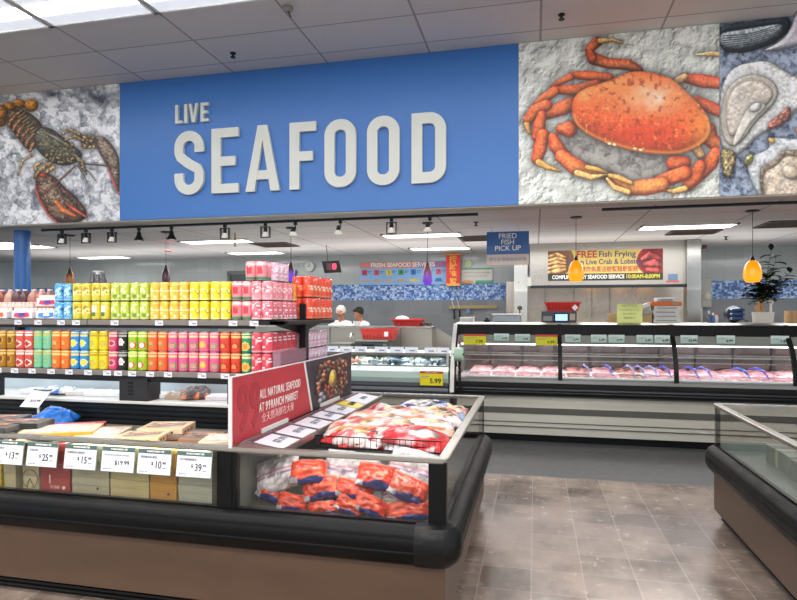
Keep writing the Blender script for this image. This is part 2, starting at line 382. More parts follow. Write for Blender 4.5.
# ---------------------------------------------------------------- ceiling fixtures
TUBE = mat('lit_diffuser', 'ffffff', .5, emit=9.); TUBE2 = mat('lit_diffuser_front', 'f6f9ff', .5, emit=16.)
TUBEL = mat('lit_diffuser_edge', 'dfe3ec', .5, emit=.75)
def troffer(x0, x1, y0, y1, z, label, group, curved=False):
    t = thing('ceiling_light', ((x0+x1)/2, (y0+y1)/2, z-.02), label, 'ceiling light', group)
    fr = MB()
    fr.box(x0, x1, y0, y0+.03, z-.02, z+.01).box(x0, x1, y1-.03, y1, z-.02, z+.01).box(x0, x0+.03, y0, y1, z-.02, z+.01).box(x1-.03, x1, y0, y1, z-.02, z+.01)
    fr.build('frame', WHITE, t)
    if curved:
        ym = (y0+y1)/2
        MB().box(x0+.03, x1-.03, y0+.03, ym-.09, z-.006, z, 1).box(x0+.03, x1-.03, ym+.09, y1-.03, z-.006, z, 1).box(x0+.03, x1-.03, ym-.09, ym+.09, z-.012, z, 0).build('diffuser', [TUBE2, TUBEL], t)
    else:
        MB().box(x0+.03, x1-.03, y0+.03, y1-.03, z-.006, z, 0).build('diffuser', [TUBE], t)
    return t
n = 0
for k in range(-3, 7):
    x = -3.6+1.22*k
    if x > 5: break
    nm = ['leftmost', 'second', 'third', 'fourth', 'fifth', 'sixth', 'seventh', 'eighth', 'ninth', 'tenth'][n]
    troffer(x-1.22+.01, x-.01, 4.5, 5.11, CEIL, nm+' lit panel of the long light row in the high front ceiling', 'lit panels of the front ceiling row', True); n += 1
for r, yy in enumerate((1.45, -1.6, -4.65)):  # unseen ceiling rows added to light the freezer fronts
    for q, x in enumerate((-8.5, -6.06, -3.62, -1.18, 1.26, 3.7)):
        troffer(x, x+1.21, yy, yy+.61, CEIL, ['nearer', 'middle', 'farthest'][r]+' row added overhead light behind the viewer, '+ORD[q]+' from the left', 'added overhead lights behind the viewer')
backl = [(20, 246.5, 'partly hidden by the blue column'), (104, 257, 'low behind the track lights at left'), (217, 241, 'long one above the yellow packs'), (256, 252.5, 'behind the hanging yellow tape'),
         (422, 234.7, 'nearer one left of the fish pick up sign'), (440, 248, 'farther one left of the fish pick up sign'), (686, 226, 'above the steel pillar')]
for px, py, tx in backl:
    a, b = ray(px); d = (SOF-EYE)*FPX/(HOR-py); X, Y = d*a, d*b; hw = .6
    if px in (104, 256, 440): hw = .55
    troffer(X-hw, X+hw, Y-.2, Y+.2, SOF, 'lit strip in the low rear ceiling, '+tx, 'rear ceiling strip lights')
# unseen rear lights added off to the sides keep the counter evenly lit
troffer(3.9, 5.1, 7.9, 8.5, SOF, 'added strip light in the low rear ceiling, beyond the right edge', 'rear ceiling strip lights')
troffer(-9.6, -8.4, 8.0, 8.6, SOF, 'added strip light in the low rear ceiling, beyond the left edge', 'rear ceiling strip lights')
VENTM = mat('vent_brown', '5b4a42', .7)
def vent(px, py, w, dd, tx):
    a, b = ray(px); d = (SOF-EYE)*FPX/(HOR-py); X, Y = d*a, d*b
    t = thing('ceiling_vent', (X, Y, SOF-.012), tx, 'vent', 'brown ceiling vents')
    MB().box(X-w, X+w, Y-dd, Y+dd, SOF-.004, SOF+.01).build('backing', mat('vent_dark', '3a2f2b', .8), t)
    fr = MB()
    for s_ in (-1, 1): fr.box(X+s_*w-.02, X+s_*w+.02, Y-dd, Y+dd, SOF-.014, SOF).box(X-w, X+w, Y+s_*dd-.02, Y+s_*dd+.02, SOF-.014, SOF)
    fr.build('frame', VENTM, t)
    for k in range(5): MB().box(X-w, X+w, Y-dd+(k+.7)*dd*.34, Y-dd+(k+.95)*dd*.34, SOF-.012, SOF-.002).build('slat', VENTM, t)
vent(275, 244.5, .32, .3, 'brown square ceiling vent behind the hanging purple lamp')
vent(480, 238, .3, .3, 'brown ceiling vent beside the fish pick up sign')
vent(693, 232, .32, .22, 'dark ceiling vent next to the light above the steel pillar')
vent(792, 223.5, .35, .3, 'reddish brown ceiling vent at the far right of the rear ceiling')
def sprinkler(px, py, z, tx):
    a, b = ray(px); d = (z-EYE)*FPX/(HOR-py); X, Y = d*a, d*b
    t = thing('sprinkler_head', (X, Y, z-.06), tx, 'sprinkler')
    MB().lathe([(.035, 0), (.035, -.008), (.012, -.012), (.012, -.045)], (X, Y, z)).build('escutcheon', BLACKM, t)
    MB().lathe([(.03, -.045), (.03, -.052)], (X, Y, z), n=12).build('deflector', BLACKM, t)
sprinkler(233, 53, CEIL, 'small dark sprinkler head in the high ceiling above the word LIVE')
sprinkler(561.5, 14.5, CEIL, 'small dark sprinkler head in the high ceiling above the crab picture')
sprinkler(476, 222, SOF, 'small sprinkler head in the low ceiling left of the fish pick up sign')
sprinkler(726, 236.5, SOF, 'small dark sprinkler head in the low ceiling right of the steel pillar')
a, b = ray(288); d = (CEIL-EYE)*FPX/(HOR-7.); X, Y = d*a, d*b
t = thing('ceiling_sensor', (X, Y, CEIL-.05), 'small torn paper hanging sensor near the top of the ceiling above SEAFOOD', 'sensor')
MB().lathe([(.05, 0), (.055, -.02), (.03, -.045)], (X, Y, CEIL)).build('housing', mat('sensor_grey', '8d8a86', .5), t)
MB().cyl((X, Y, CEIL-.04), (X+.03, Y, CEIL-.1), .008).build('probe', BLACKM, t)
# ================================================================ header panels
BLUE = mat('sign_blue', '3b75bd', .38, var=.03, vscale=.7)
hz0, hz1 = 2.775, 4.535
def panel(x0, x1, label, m):
    t = thing('wall_mural', ((x0+x1)/2, HY-.02, hz0), label, 'mural', None)
    MB().box(x0, x1, HY-.02, HY, hz0, hz1).build('backing_board', m, t); return t
EDGE = mat('board_edge', 'd5d2cc', .6)
xa, xb, xc, xd = XY(121, HY), XY(518.5, HY), XY(719, HY), 3.75
def paint_lobster(c):
    c.ice(24, '70747e', 'ffffff', 1, .7)
    dk = vnoise(c.U, c.V, 90, 4); 
    for (x, y, r) in ((410, 75, 75), (210, 60, 30), (350, 45, 40)):
        a = .8*np.exp(-(((c.U-x)/r)**2+((c.V-y)/(r*.45))**2))*(vnoise(c.U, c.V, 24, 8)*1.3); c.over(np.clip(a, 0, 1), S('262c3c'))
    a = np.clip(.5*vnoise(c.U, c.V, 60, 12)*(c.V > 330), 0, 1)*.5; c.over(a, S('55555f'))
    # tail fan and abdomen
    for x, y, rx, ry, an in ((-25, 150, 55, 30, .5), (0, 128, 34, 28, .1), (38, 105, 26, 16, .3), (78, 95, 26, 17, .2), (125, 102, 28, 25, 0)):
        c.ell(x, y, rx, ry, '7a3d12', 'cf8427', an, k=3, speck=.3, hi='eab45a')
    c.poly([(20, 140), (55, 118), (95, 122), (125, 135), (160, 165), (175, 200), (150, 260), (125, 285), (100, 270), (70, 230), (40, 190)], '332218', '5e5038', R=30, speck=.35, hi='c7b48a')
    for k in range(6):
        x = 42+k*17; y = 165+k*20
        c.cap([(x+45, y-42+k*2, 4), (x+22, y-26, 6), (x, y, 7), (x-6, y+18, 6)], '2a1c12', 'a86438', shadow=.3, k=k, speck=.4, hi='d9a070')
        c.cap([(x+58, y-36+k*2, 4), (x+34, y-14, 7)], '1c1a14', '6e6448', shadow=.2, k=k, hi='d8cfae')
    # carapace
    c.poly([(135, 215), (165, 185), (210, 195), (260, 235), (310, 275), (335, 300), (310, 330), (262, 345), (215, 335), (165, 300), (138, 265)], '1f1c18', '51503f', R=45, speck=.45, hi='9c8f68', k=5)
    c.cap([(180, 210, 5), (230, 235, 9), (285, 270, 6)], '2a2a26', '77745e', shadow=0, hi='e0dccb', k=8)
    for i in range(40):
        x = 185+rng.random()*115; y = 255+rng.random()*75
        c.ell(x, y, 4+rng.random()*7, 2+rng.random()*4, '6a5226', 'a89058', rng.random()*3, shadow=.1, k=i)
    # legs
    for p in ([(250, 215, 5), (285, 200, 6), (330, 225, 7), (360, 250, 8)], [(260, 240, 4), (300, 225, 5), (345, 250, 8)],
              [(130, 300, 5), (90, 325, 4), (72, 380, 3)], [(165, 330, 6), (140, 345, 6), (150, 380, 7)], [(200, 335, 8), (160, 360, 8), (140, 390, 6)], [(215, 350, 9), (180, 372, 8)]):
        c.cap(p, '3a2a18', 'b08a50', speck=.5, k=int(p[0][0]), hi='e2c894')
    for i in range(40):
        x = 330+rng.random()*65; y = 225+rng.random()*50
        c.ell(x, y, 4+rng.random()*6, 3+rng.random()*4, '5a3d1c', 'caa05c', rng.random()*3, shadow=.15, k=i)
    # right claw
    c.poly([(385, 240), (405, 222), (435, 240), (470, 290), (480, 330), (480, 460), (462, 430), (440, 370), (415, 320), (392, 285)], '3b2b24', '6d5a4a', R=26, speck=.4, hi='c9b59c', k=9)
    c.cap([(432, 350, 3), (455, 410, 5), (474, 458, 3)], '7c2824', 'c4605a', shadow=0)
    # front claw
    c.poly([(140, 395), (165, 370), (215, 380), (258, 430), (300, 465), (340, 510), (350, 545), (320, 570), (250, 575), (205, 560), (165, 500), (145, 445)], '3d1b16', '68503f', R=42, speck=.5, hi='b9a78c', k=12)
    c.cap([(142, 430, 3), (158, 480, 4), (190, 535, 4), (232, 574, 3)], '8c2d22', 'cb5a4a', shadow=0)
    c.cap([(225, 490, 9), (250, 520, 13), (300, 545, 7)], '8c3a1a', 'e0763a', shadow=.2, k=2, hi='f0a070')
    c.cap([(265, 495, 4), (300, 520, 8), (345, 548, 5)], '5a1c16', 'd4543a', shadow=.3, k=2, hi='f6b090')
    c.cap([(250, 440, 8), (290, 475, 12), (332, 520, 8)], '3a2420', '6a4c40', shadow=.3, speck=.5, k=6)
    c.ell(172, 382, 14, 8, '7c1c14', 'c24030', .1, k=3)
    for p in ([(300, 345, 3), (240, 400, 4), (170, 462, 2)], [(335, 335, 3), (400, 340, 3), (480, 352, 2)], [(310, 340, 1.5), (335, 380, 1.5), (348, 410, 1)], [(320, 345, 1.5), (360, 370, 1.5), (382, 402, 1)]):
        c.cap(p, '2a1812', '6d4636', shadow=.3, sh=4)
    c.cap([(300, 300, 4), (325, 330, 12), (345, 375, 3)], '3a3024', '8d7a54', k=4, speck=.5)
def paint_crab(c):
    c.ice(34, 'a7aeb0', 'd3d8d6', 2, .12)
    c.C = c.C*.45 + .55*S('ccd3d2')
    f1, f2, i = worley(c.U+22*vnoise(c.U, c.V, 50, 1), c.V+22*vnoise(c.U, c.V, 50, 2), 26, 3)
    h_ = vnoise(c.U, c.V, 44, 5, 5); h_ = h_+.25*np.tanh((h_-.5)*22)*.5; gy, gx = np.gradient(h_); c.C = np.clip(c.C*(1+np.clip(.05-(gx+gy)*3.4, -.3, .2))[..., None], 0, 1)
    dk = np.clip(vnoise(c.U, c.V, 110, 15)-.45, 0, 1)*1.2; c.C *= (1-.25*dk)[..., None]
    # shaded ice under the shell
    d = c.dpoly([(150, 370), (230, 340), (420, 420), (620, 430), (600, 500), (400, 560), (230, 520), (160, 440)])
    sh = Canvas(c.U, c.V); sh.ice(24, '4c4a4c', 'a9a6a4', 7, .3); c.over(np.clip(.5-d/40, 0, 1)*.9, sh.C)
    O1, O2, HI = 'a8301a', 'e8602c', 'f6a860'
    def leg(p, a=O1, b=O2, **k): c.cap(p, a, b, speck=.16, hi=k.pop('hi', HI), sh=10, **k)
    leg([(440, 140, 12), (400, 122, 20), (330, 118, 19), (280, 102, 22)], '7e2c1a', 'c25a3c')
    leg([(272, 98, 18), (262, 70, 15), (290, 42, 18)], '6e2114', 'b84a30'); leg([(300, 38, 10), (345, 35, 7), (378, 46, 4)], '7a5a30', 'd2b27a')
    leg([(335, 168, 14), (270, 162, 17), (205, 160, 13)]); leg([(195, 166, 13), (150, 188, 10), (135, 200, 8)])
    leg([(290, 190, 16), (220, 212, 20), (150, 212, 15)]); leg([(140, 215, 17), (105, 240, 17), (78, 262, 14)])
    leg([(200, 262, 26), (150, 282, 24), (115, 298, 18)]); leg([(112, 265, 20), (70, 285, 22), (45, 320, 17)]); leg([(42, 335, 12), (50, 360, 8), (60, 368, 3)], '6d4a20', 'e3b060')
    leg([(95, 300, 16), (85, 340, 22), (78, 378, 18)]); leg([(100, 370, 22), (88, 420, 24), (78, 455, 20)]); leg([(85, 468, 13), (120, 486, 10), (158, 497, 4)], '8a5a20', 'e8b860')
    leg([(190, 350, 30), (165, 350, 20)]); leg([(135, 380, 18), (145, 410, 25), (170, 440, 22)]); leg([(165, 445, 24), (210, 480, 30), (260, 500, 22), (315, 515, 9)], O1, 'f08040')
    leg([(255, 485, 9), (290, 492, 9), (335, 508, 4)], '8a4a1c', 'f2c060'); leg([(220, 505, 12), (270, 520, 11), (330, 510, 3)], 'b07030', 'f6cf86')
    leg([(600, 170, 16), (660, 180, 24), (740, 190, 20)], O1, 'd8583a'); leg([(575, 180, 15), (600, 165, 12)], '9a6a40', 'e0b080')
    leg([(640, 250, 18), (690, 272, 22), (740, 296, 20)], O1, 'd8583a'); leg([(640, 88, 4), (690, 84, 9), (740, 86, 8)], 'a08050', 'e8cc98')
    leg([(690, 350, 20), (690, 385, 28), (720, 410, 24)], O1, 'e06a3a'); leg([(710, 435, 22), (690, 470, 26), (660, 510, 18)])
    leg([(640, 415, 20), (655, 440, 16)], 'a06a3a', 'e8c090'); leg([(655, 480, 22), (632, 520, 30), (610, 550, 20)]); leg([(600, 560, 12), (560, 570, 10), (530, 566, 4)], '8a5a20', 'f0c070')
    leg([(560, 470, 26), (600, 468, 22)], O1, 'e85a30'); leg([(600, 505, 26), (555, 520, 26), (510, 535, 22)]); leg([(520, 545, 26), (460, 555, 30), (400, 560, 24), (335, 520, 9)], O1, 'f09048')
    leg([(335, 515, 9), (365, 520, 10), (410, 540, 8)], '8a4a1c', 'f6c870'); leg([(325, 525, 5), (350, 555, 10), (400, 572, 10)], 'b07030', 'f6cf86')
    shell = [(200, 265), (212, 228), (250, 203), (300, 190), (340, 175), (375, 160), (412, 146), (460, 146), (512, 158), (555, 172), (590, 203), (622, 235), (658, 270), (684, 310), (692, 345), (685, 375), (660, 402), (620, 425), (570, 440), (500, 438), (430, 430), (370, 414), (310, 395), (260, 372), (220, 342), (202, 310)]
    d = c.dpoly(shell)
    c.sdf(d, 'c8501e', 'dc5a24', R=70, shadow=.55, sh=16, speck=.14, k=21)
    ins = np.clip(.5-d/2, 0, 1)
    g = np.exp(-(((c.U-480)/190)**2+((c.V-230)/75)**2)); c.over(ins*g*.75, S('eda463'))
    g = np.exp(-(((c.U-455)/140)**2+((c.V-375)/60)**2)); c.over(ins*g*.7, S('d23c1c'))
    g = np.exp(-(((c.U-660)/50)**2+((c.V-340)/70)**2)); c.over(ins*g*.7, S('f09a48'))
    g = np.exp(-(((c.U-480)/75)**2+((c.V-240)/45)**2))*vnoise(c.U, c.V, 30, 31); c.over(np.clip(ins*g*1.3, 0, .9), S('f2dcd0'))
    n_ = vnoise(c.U, c.V, 16, 41); c.over(ins*np.clip((n_-.62)*4, 0, .6), S('8e2a18'))
    n_ = vnoise(c.U, c.V, 11, 47); c.over(ins*np.clip((n_-.68)*5, 0, .8)*(c.V > 220), S('f8b070'))
    rim = np.exp(-((d+7)/6)**2)*(c.V > 300); c.over(ins*rim*.6, S('f0a048'))
    for x in (335, 352, 425, 445): c.ell(x, 402+(x-335)*.2, 9, 6, 'a86a38', 'f0d8a8', .2, shadow=0)
def paint_crab_bright(c): paint_crab(c); c.C = np.clip(c.C*np.array([1.1, 1.08, 1.04]), 0, 1)
def paint_oyster(c):
    c.ice(15, '2e3a55', 'b3c0d4', 3, .3); 
    c.poly([(27, 45), (100, 40), (200, 25), (240, 22), (252, 45), (225, 85), (170, 115), (100, 135), (27, 125)], '10141c', '3a444e', R=16, k=2, shadow=.4)
    c.poly([(150, 130), (215, 100), (250, 60), (262, 10), (330, 5), (330, 90), (240, 120)], '9a93a4', 'd6cfd8', R=18, k=3)
    c.poly([(30, 70), (90, 62), (160, 50), (232, 40), (215, 75), (150, 105), (80, 122), (30, 110)], '6f7c86', 'b9c4c6', R=18, k=5, speck=.3, hi='eef2ee')
    for k in range(6): c.cap([(40, 80+k*7, 1.5), (120, 74+k*6, 2), (215, 46+k*6, 1)], '2a3440', '4a5864', shadow=0)
    # big middle oyster
    c.poly([(30, 260), (50, 200), (85, 170), (130, 160), (180, 155), (235, 190), (268, 210), (330, 200), (330, 250), (275, 300), (240, 340), (190, 365), (140, 395), (110, 430), (75, 455), (40, 430), (28, 380)], '8d8a84', 'e4e2dc', R=20, k=6, speck=.18, hi='ffffff')
    c.poly([(175, 350), (215, 320), (245, 290), (252, 325), (225, 350), (185, 372)], '5a2a26', 'b06a58', R=12, speck=.5, k=7)
    c.poly([(34, 300), (52, 240), (95, 205), (150, 195), (200, 220), (214, 262), (185, 305), (140, 345), (105, 400), (70, 425), (42, 400), (32, 350)], '6a665c', 'b9b0a2', R=10, k=8, hi='dcd4c6')
    c.poly([(48, 300), (64, 250), (102, 220), (150, 214), (188, 236), (198, 266), (170, 300), (120, 330), (90, 380), (64, 395), (50, 360)], '93877a', 'cdbfae', R=16, k=9, speck=.15, hi='f2ece2', shadow=.1)
    c.poly([(100, 330), (125, 290), (165, 285), (175, 300), (130, 340), (95, 400), (70, 425), (72, 395)], 'b8a894', 'e9e0d0', R=9, k=10, hi='ffffff', shadow=.15)
    c.ell(140, 300, 20, 13, 'a09a94', 'dcd8d4', -.5, k=3)
    c.poly([(30, 425), (78, 430), (82, 470), (62, 522), (42, 512), (34, 470)], '2e2416', '8f7a50', R=16, speck=.6, k=12, hi='d8c890')
    # lower right oyster
    c.poly([(110, 470), (135, 445), (185, 430), (180, 395), (215, 392), (260, 400), (330, 380), (330, 600), (170, 600), (130, 540)], '8a9296', 'dde4e6', R=22, k=14, speck=.2, hi='ffffff')
    c.poly([(155, 480), (200, 462), (225, 430), (262, 432), (330, 425), (330, 600), (165, 600), (152, 530)], '3a2c22', '9a8874', R=8, k=15, speck=.3)
    c.poly([(162, 500), (205, 480), (232, 445), (275, 452), (330, 450), (330, 600), (175, 600), (162, 550)], '5d5246', 'd2bfa8', R=26, k=16, speck=.2, hi='efe2d2')
    c.ell(250, 500, 30, 22, 'a08a74', 'e2cdb6', .4, k=6, shadow=.15)
    c.ell(190, 402, 12, 8, '9a6a30', 'e8c070', .5, k=3); c.ell(285, 375, 22, 14, 'a4582a', 'e8a070', .2, k=3)
    c.ell(120, 462, 12, 20, '6a6430', 'a8a060', .5, k=3, speck=.4)
tl = panel(-8.2, xa-.003, 'wall picture of a dark live lobster lying on crushed ice, left of the blue sign', EDGE)
header_picture('picture_print', -8.2, xa-.003, hz0, hz1, HY-.022, 430, 290, 0, 80, 4, paint_lobster, tl)
tb = thing('store_sign', ((xa+xb)/2, HY-.02, hz0), 'large glossy blue wall sign with raised white letters LIVE SEAFOOD', 'sign')
MB().box(xa, xb, HY-.02, HY, hz0, hz1).build('blue_panel', BLUE, tb)
tc = panel(xb+.003, xc-.003, 'wall picture of a cooked orange crab on cracked ice, right of the blue sign', EDGE)
header_picture('picture_print', xb+.003, xc-.003, hz0, hz1, HY-.022, 380, 330, 515, 30, 3.529, paint_crab_bright, tc)
to = panel(xc, xd, 'wall picture of open oysters on blue ice at the far right', EDGE)
header_picture('picture_print', xc, xd, hz0, hz1, HY-.022, 280, 300, 710, 10, 3.077, paint_oyster, to)
# raised letters, cut as solid shapes
LET = mat('letter_face', 'd8dad0', .6)
def arc(cx, cy, rx, ry, a0, a1, n=10): return [(cx+rx*math.cos(math.radians(a0+(a1-a0)*i/n)), cy+ry*math.sin(math.radians(a0+(a1-a0)*i/n))) for i in range(n+1)]
def letter(ch, x, z, w, h, name='letter', parent=None, t=.155, y0=HY-.065, y1=HY-.02):
    mb = MB(); th = t*h; tv = t*h*.92
    def pr(poly): mb.prism([(x+u, z+v) for u, v in poly], 'y', y0, y1)
    def rect(u0, u1, v0, v1): pr([(u0, v0), (u1, v0), (u1, v1), (u0, v1)])
    def ring(out, inn):
        n = len(out)
        for y_, fl in ((y0, 0), (y1, 1)):
            for i in range(n):
                j = (i+1) % n; q = [(x+out[i][0], y_, z+out[i][1]), (x+out[j][0], y_, z+out[j][1]), (x+inn[j][0], y_, z+inn[j][1]), (x+inn[i][0], y_, z+inn[i][1])]
                mb.quad(*q)
        for L in (out, inn):
            for i in range(n):
                j = (i+1) % n; mb.quad((x+L[i][0], y0, z+L[i][1]), (x+L[j][0], y0, z+L[j][1]), (x+L[j][0], y1, z+L[j][1]), (x+L[i][0], y1, z+L[i][1]))
    if ch == 'I': rect(0, w, 0, h)
    elif ch == 'L': pr([(0, 0), (w, 0), (w, tv), (th, tv), (th, h), (0, h)])
    elif ch in 'EF':
        p = [(0, 0), (th, 0), (th, .42*h), (w*.88, .42*h), (w*.88, .42*h+tv), (th, .42*h+tv), (th, h-tv), (w, h-tv), (w, h), (0, h)]
        if ch == 'E': p = [(0, 0), (w, 0), (w, tv)] + [(th, tv)] + p[2:]
        pr(p)
    elif ch == 'V': pr([(0, h), (th*.95, h), (w/2, h*.28), (w-th*.95, h), (w, h), (w*.66, 0), (w*.34, 0)])
    elif ch == 'A':
        pr([(0, 0), (w*.36, h), (w*.5, h), (w*.5, h*.78), (th*.95, 0)]); pr([(w, 0), (w-th*.95, 0), (w*.5, h*.78), (w*.5, h), (w*.64, h)]); mb.prism([(x+w*.27, z+.18*h), (x+w*.73, z+.18*h), (x+w*.68, z+.18*h+tv*.95), (x+w*.32, z+.18*h+tv*.95)], 'y', y0+.003, y1)
    elif ch in 'OD':
        def rr(i, r):
            a, b_, c_, d_ = i, w-i, i, h-i
            p = arc(b_-r, d_-r, r, r, 0, 90)
            p += arc(a+r, d_-r, r, r, 90, 180) if ch == 'O' else [(a, d_)]*11
            p += arc(a+r, c_+r, r, r, 180, 270) if ch == 'O' else [(a, c_)]*11
            return p + arc(b_-r, c_+r, r, r, 270, 360)
        ring(rr(0, w*.48), rr(th, max(.02, w*.48-th)))
    elif ch == 'S':
        q = th/2; r = w/2-q
        cl = [(w-q, h*.66), (w-q, h-q-r)] + arc(w/2, h-q-r, r, r, 0, 180, 12) + [(q, h*.66), (q+.02*h, h*.6), (w*.45, h*.5), (w-q-.02*h, h*.4), (w-q, h*.34), (w-q, q+r)] + arc(w/2, q+r, r, r, 0, -180, 12) + [(q, h*.34)]
        L, R = [], []
        for i, p in enumerate(cl):
            a = Vector(cl[max(0, i-1)]); b_ = Vector(cl[min(len(cl)-1, i+1)]); d_ = (b_-a).normalized(); nn = Vector((-d_.y, d_.x))*q
            L.append((p[0]+nn.x, p[1]+nn.y)); R.append((p[0]-nn.x, p[1]-nn.y))
        rings = [[(x+l[0], y0, z+l[1]), (x+r_[0], y0, z+r_[1]), (x+r_[0], y1, z+r_[1]), (x+l[0], y1, z+l[1])] for l, r_ in zip(L, R)]
        mb.ring_strip(rings, 0, True, True, False)
    o = mb.build(name, LET, parent); return o
LY = 6.538
for ch, a, b in (('S', 174.5, 203.5), ('E', 211.5, 238.5), ('A', 245.5, 279.5), ('F', 289.5, 316), ('O', 324.5, 356), ('O', 367, 399.5), ('D', 411.5, 446)):
    letter(ch, XY(a, LY), 3.052, XY(b, LY)-XY(a, LY), .793, parent=tb)
for ch, a, b in (('L', 175.2, 182), ('I', 184.2, 187.2), ('V', 188.6, 198), ('E', 200.5, 208.5)):
    letter(ch, XY(a, LY), 3.945, XY(b, LY)-XY(a, LY), .233, parent=tb, t=.17)
# ================================================================ track lighting
def track(x0, x1, tx):
    MB().box(x0, x1, 6.93, 6.965, SOF-.03, SOF).build('light_track', BLACKM, label=tx, cat='light track')
TY = 6.947
track(XY(42, TY), XY(478, TY), 'long black ceiling track carrying spotlights under the blue sign')
track(XY(602, TY), 4.2, 'black ceiling track under the crab and oyster pictures')
LAMPW = mat('lamp_glass_lit', 'e8e4dc', .3, emit=.25)
spots = [(62, 'cage'), (86, 'cage'), (112, 'cage'), (139, 'cone'), (171.5, 'cone'), (225, 'cage'), (265.5, 'cage'), (295.5, 'gimbal'), (340.5, 'gimbal'), (391.5, 'cage'), (430, 'gimbal')]
for i, (px, kd) in enumerate(spots):
    X = XY(px, TY); z = SOF-.03
    nm = {'cage': 'black square-framed spotlight', 'cone': 'black bell-shaped spotlight', 'gimbal': 'small swivel spotlight with white face'}[kd]
    t = thing('track_spotlight', (X, TY, z-.17), nm+' on the ceiling track, '+ORD[i]+' from the left', 'spotlight', 'spotlights on the ceiling track')
    MB().box(X-.02, X+.02, TY-.015, TY+.015, z-.035, z).cyl((X, TY, z-.03), (X, TY, z-.05), .008).build('adapter', BLACKM, t)
    if kd == 'cage':
        m = MB()
        for sx in (-1, 1):
            m.box(X+sx*.058-.005, X+sx*.058+.005, TY-.02, TY+.02, z-.18, z-.045)
        m.box(X-.063, X+.063, TY-.02, TY+.02, z-.052, z-.042).box(X-.063, X+.063, TY-.02, TY+.02, z-.185, z-.175)
        m.build('frame', BLACKM, t)
        MB().lathe([(.022, -.05), (.025, -.11), (.03, -.12)], (X, TY, z)).build('socket', BLACKM, t)
        MB().lathe([(.026, -.11), (.045, -.155), (.045, -.17), (.01, -.172)], (X, TY, z)).build('bulb', LAMPW, t)
    elif kd == 'cone':
        MB().lathe([(.012, -.04), (.028, -.07), (.03, -.10), (.045, -.13), (.068, -.165), (.066, -.168)], (X, TY, z), n=20).build('shade', BLACKM, t)
        MB().lathe([(.05, -.160), (.03, -.169)], (X, TY, z)).build('bulb', LAMPW, t)
    else:
        MB().box(X-.004, X+.004, TY-.01, TY+.01, z-.10, z-.04).box(X-.04, X, TY-.015, TY+.015, z-.10, z-.06).build('arm', BLACKM, t)
        MB().lathe([(.02, -.075), (.028, -.12), (.028, -.125)], (X-.03, TY, z)).build('socket', BLACKM, t)
        MB().lathe([(.028, -.12), (.05, -.155), (.048, -.165), (.01, -.166)], (X-.03, TY, z)).build('bulb', LAMPW, t)
# ================================================================ pendant lamps
def pend(px, y0, y1, w, col, col2, emit, tx, Y=7.5, cap='161616'):
    X = XY(px, Y); a = ZY(px, y0, Y); b = ZY(px, y1, Y); h = a-b; r = w
    t = thing('pendant_lamp', (X, Y, b), tx, 'hanging lamp', 'hanging glass lamps')
    MB().lathe([(.07, SOF), (.07, SOF-.018), (.03, SOF-.026)], (X, Y, 0), n=20).build('canopy', BLACKM, t)
    MB().cyl((X, Y, SOF-.02), (X, Y, a+.02), .0035, n=6).build('cord', BLACKM, t)
    MB().lathe([(.006, a+.06), (.02, a+.03), (.03, a)], (X, Y, 0)).build('socket_cap', mat('lamp_cap'+cap, cap, .4), t)
    nm = 'lamp_glass'+col
    m = mat(nm, col, .25, emit=0.) if nm not in MATS else MATS[nm]
    nb = NB(m); bs = nb.n['Principled BSDF']; pos, x, y, z = nb.coords()
    f = nb.math('DIVIDE', nb.math('SUBTRACT', z, b), h); mx = nb.mix(nb.math('MINIMUM', nb.math('MULTIPLY', f, 1.15), 1.), lin(col2), lin(col if cap == '161616' else cap)); k = nb.noise(pos, 30, 3)
    mx = nb.mix(nb.math('MULTIPLY', k, .35), mx, lin(cap if cap != '161616' else col)); nb.l.new(mx, bs.inputs['Base Color'])
    nb.l.new(mx, bs.inputs['Emission Color']); bs.inputs['Emission Strength'].default_value = emit
    MB().lathe([(.026, a), (r*.62, a-.1*h), (r*.9, a-.3*h), (r, a-.6*h), (r, a-.78*h), (r*.86, b+.08*h), (r*.72, b), (r*.68, b), (r*.88, b+.2*h)], (X, Y, 0), n=24, caps=False).build('lamp_shade', m, t)
    MB().ell((X, Y, b+.3*h), .028, .028, .04).build('bulb', mat('bulb_glow'+col, 'fff0d8', .4, emit=emit*3), t)
pend(576, 260.5, 281.5, .092, 'e8820c', 'f8a21c', 1.0, 'glowing orange glass pendant in front of the fish frying banner', 7.5)
pend(752.5, 260.5, 282, .094, 'e8820c', 'f8a21c', 1.0, 'glowing orange glass pendant left of the potted plant', 7.48)
pend(427.5, 266, 284.5, .064, '6a4a98', '6a38d0', .9, 'purple glass pendant in front of the fresh seafood services sign', 7.55, '6a3c34')
pend(291, 266, 281, .058, '4a3aa0', '6a4af0', .8, 'violet blue glass pendant above the pink drink packs', 7.55, '402020')
pend(166, 269, 283, .056, '6a4450', '7c4a58', .05, 'dull wine red glass pendant over the lime drink packs', 7.55, '402428')
pend(70, 271, 285, .062, 'a8683a', 'c8803c', .25, 'amber brown glass pendant right of the blue column', 7.55, '4a2a18')
# hanging yellow tape
X = XY(235, 7.9)
t = thing('hanging_tape', (X, 7.9, SOF-.2), 'short strip of yellow tape hanging from the rear ceiling', 'tape')
MB().box(X-.014, X+.014, 7.898, 7.902, SOF-.2, SOF).build('strip', mat('yellow_tape', 'c9a860', .5), t)
a, b = ray(168); d = (2.66-EYE)*FPX/(HOR-248); 
t = thing('hanging_disc', (d*a, d*b, 2.6), 'small flat red disc hanging in front of the rear wall', 'ceiling ornament')
MB().lathe([(.0, 2.6), (.07, 2.602), (.07, 2.615), (0.001, 2.63)], (d*a, d*b, 0)).build('disc', mat('dull_red', '9c3a34', .5), t)
MB().cyl((d*a, d*b, 2.62), (d*a, d*b, SOF), .003, n=5).build('cord', BLACKM, t)
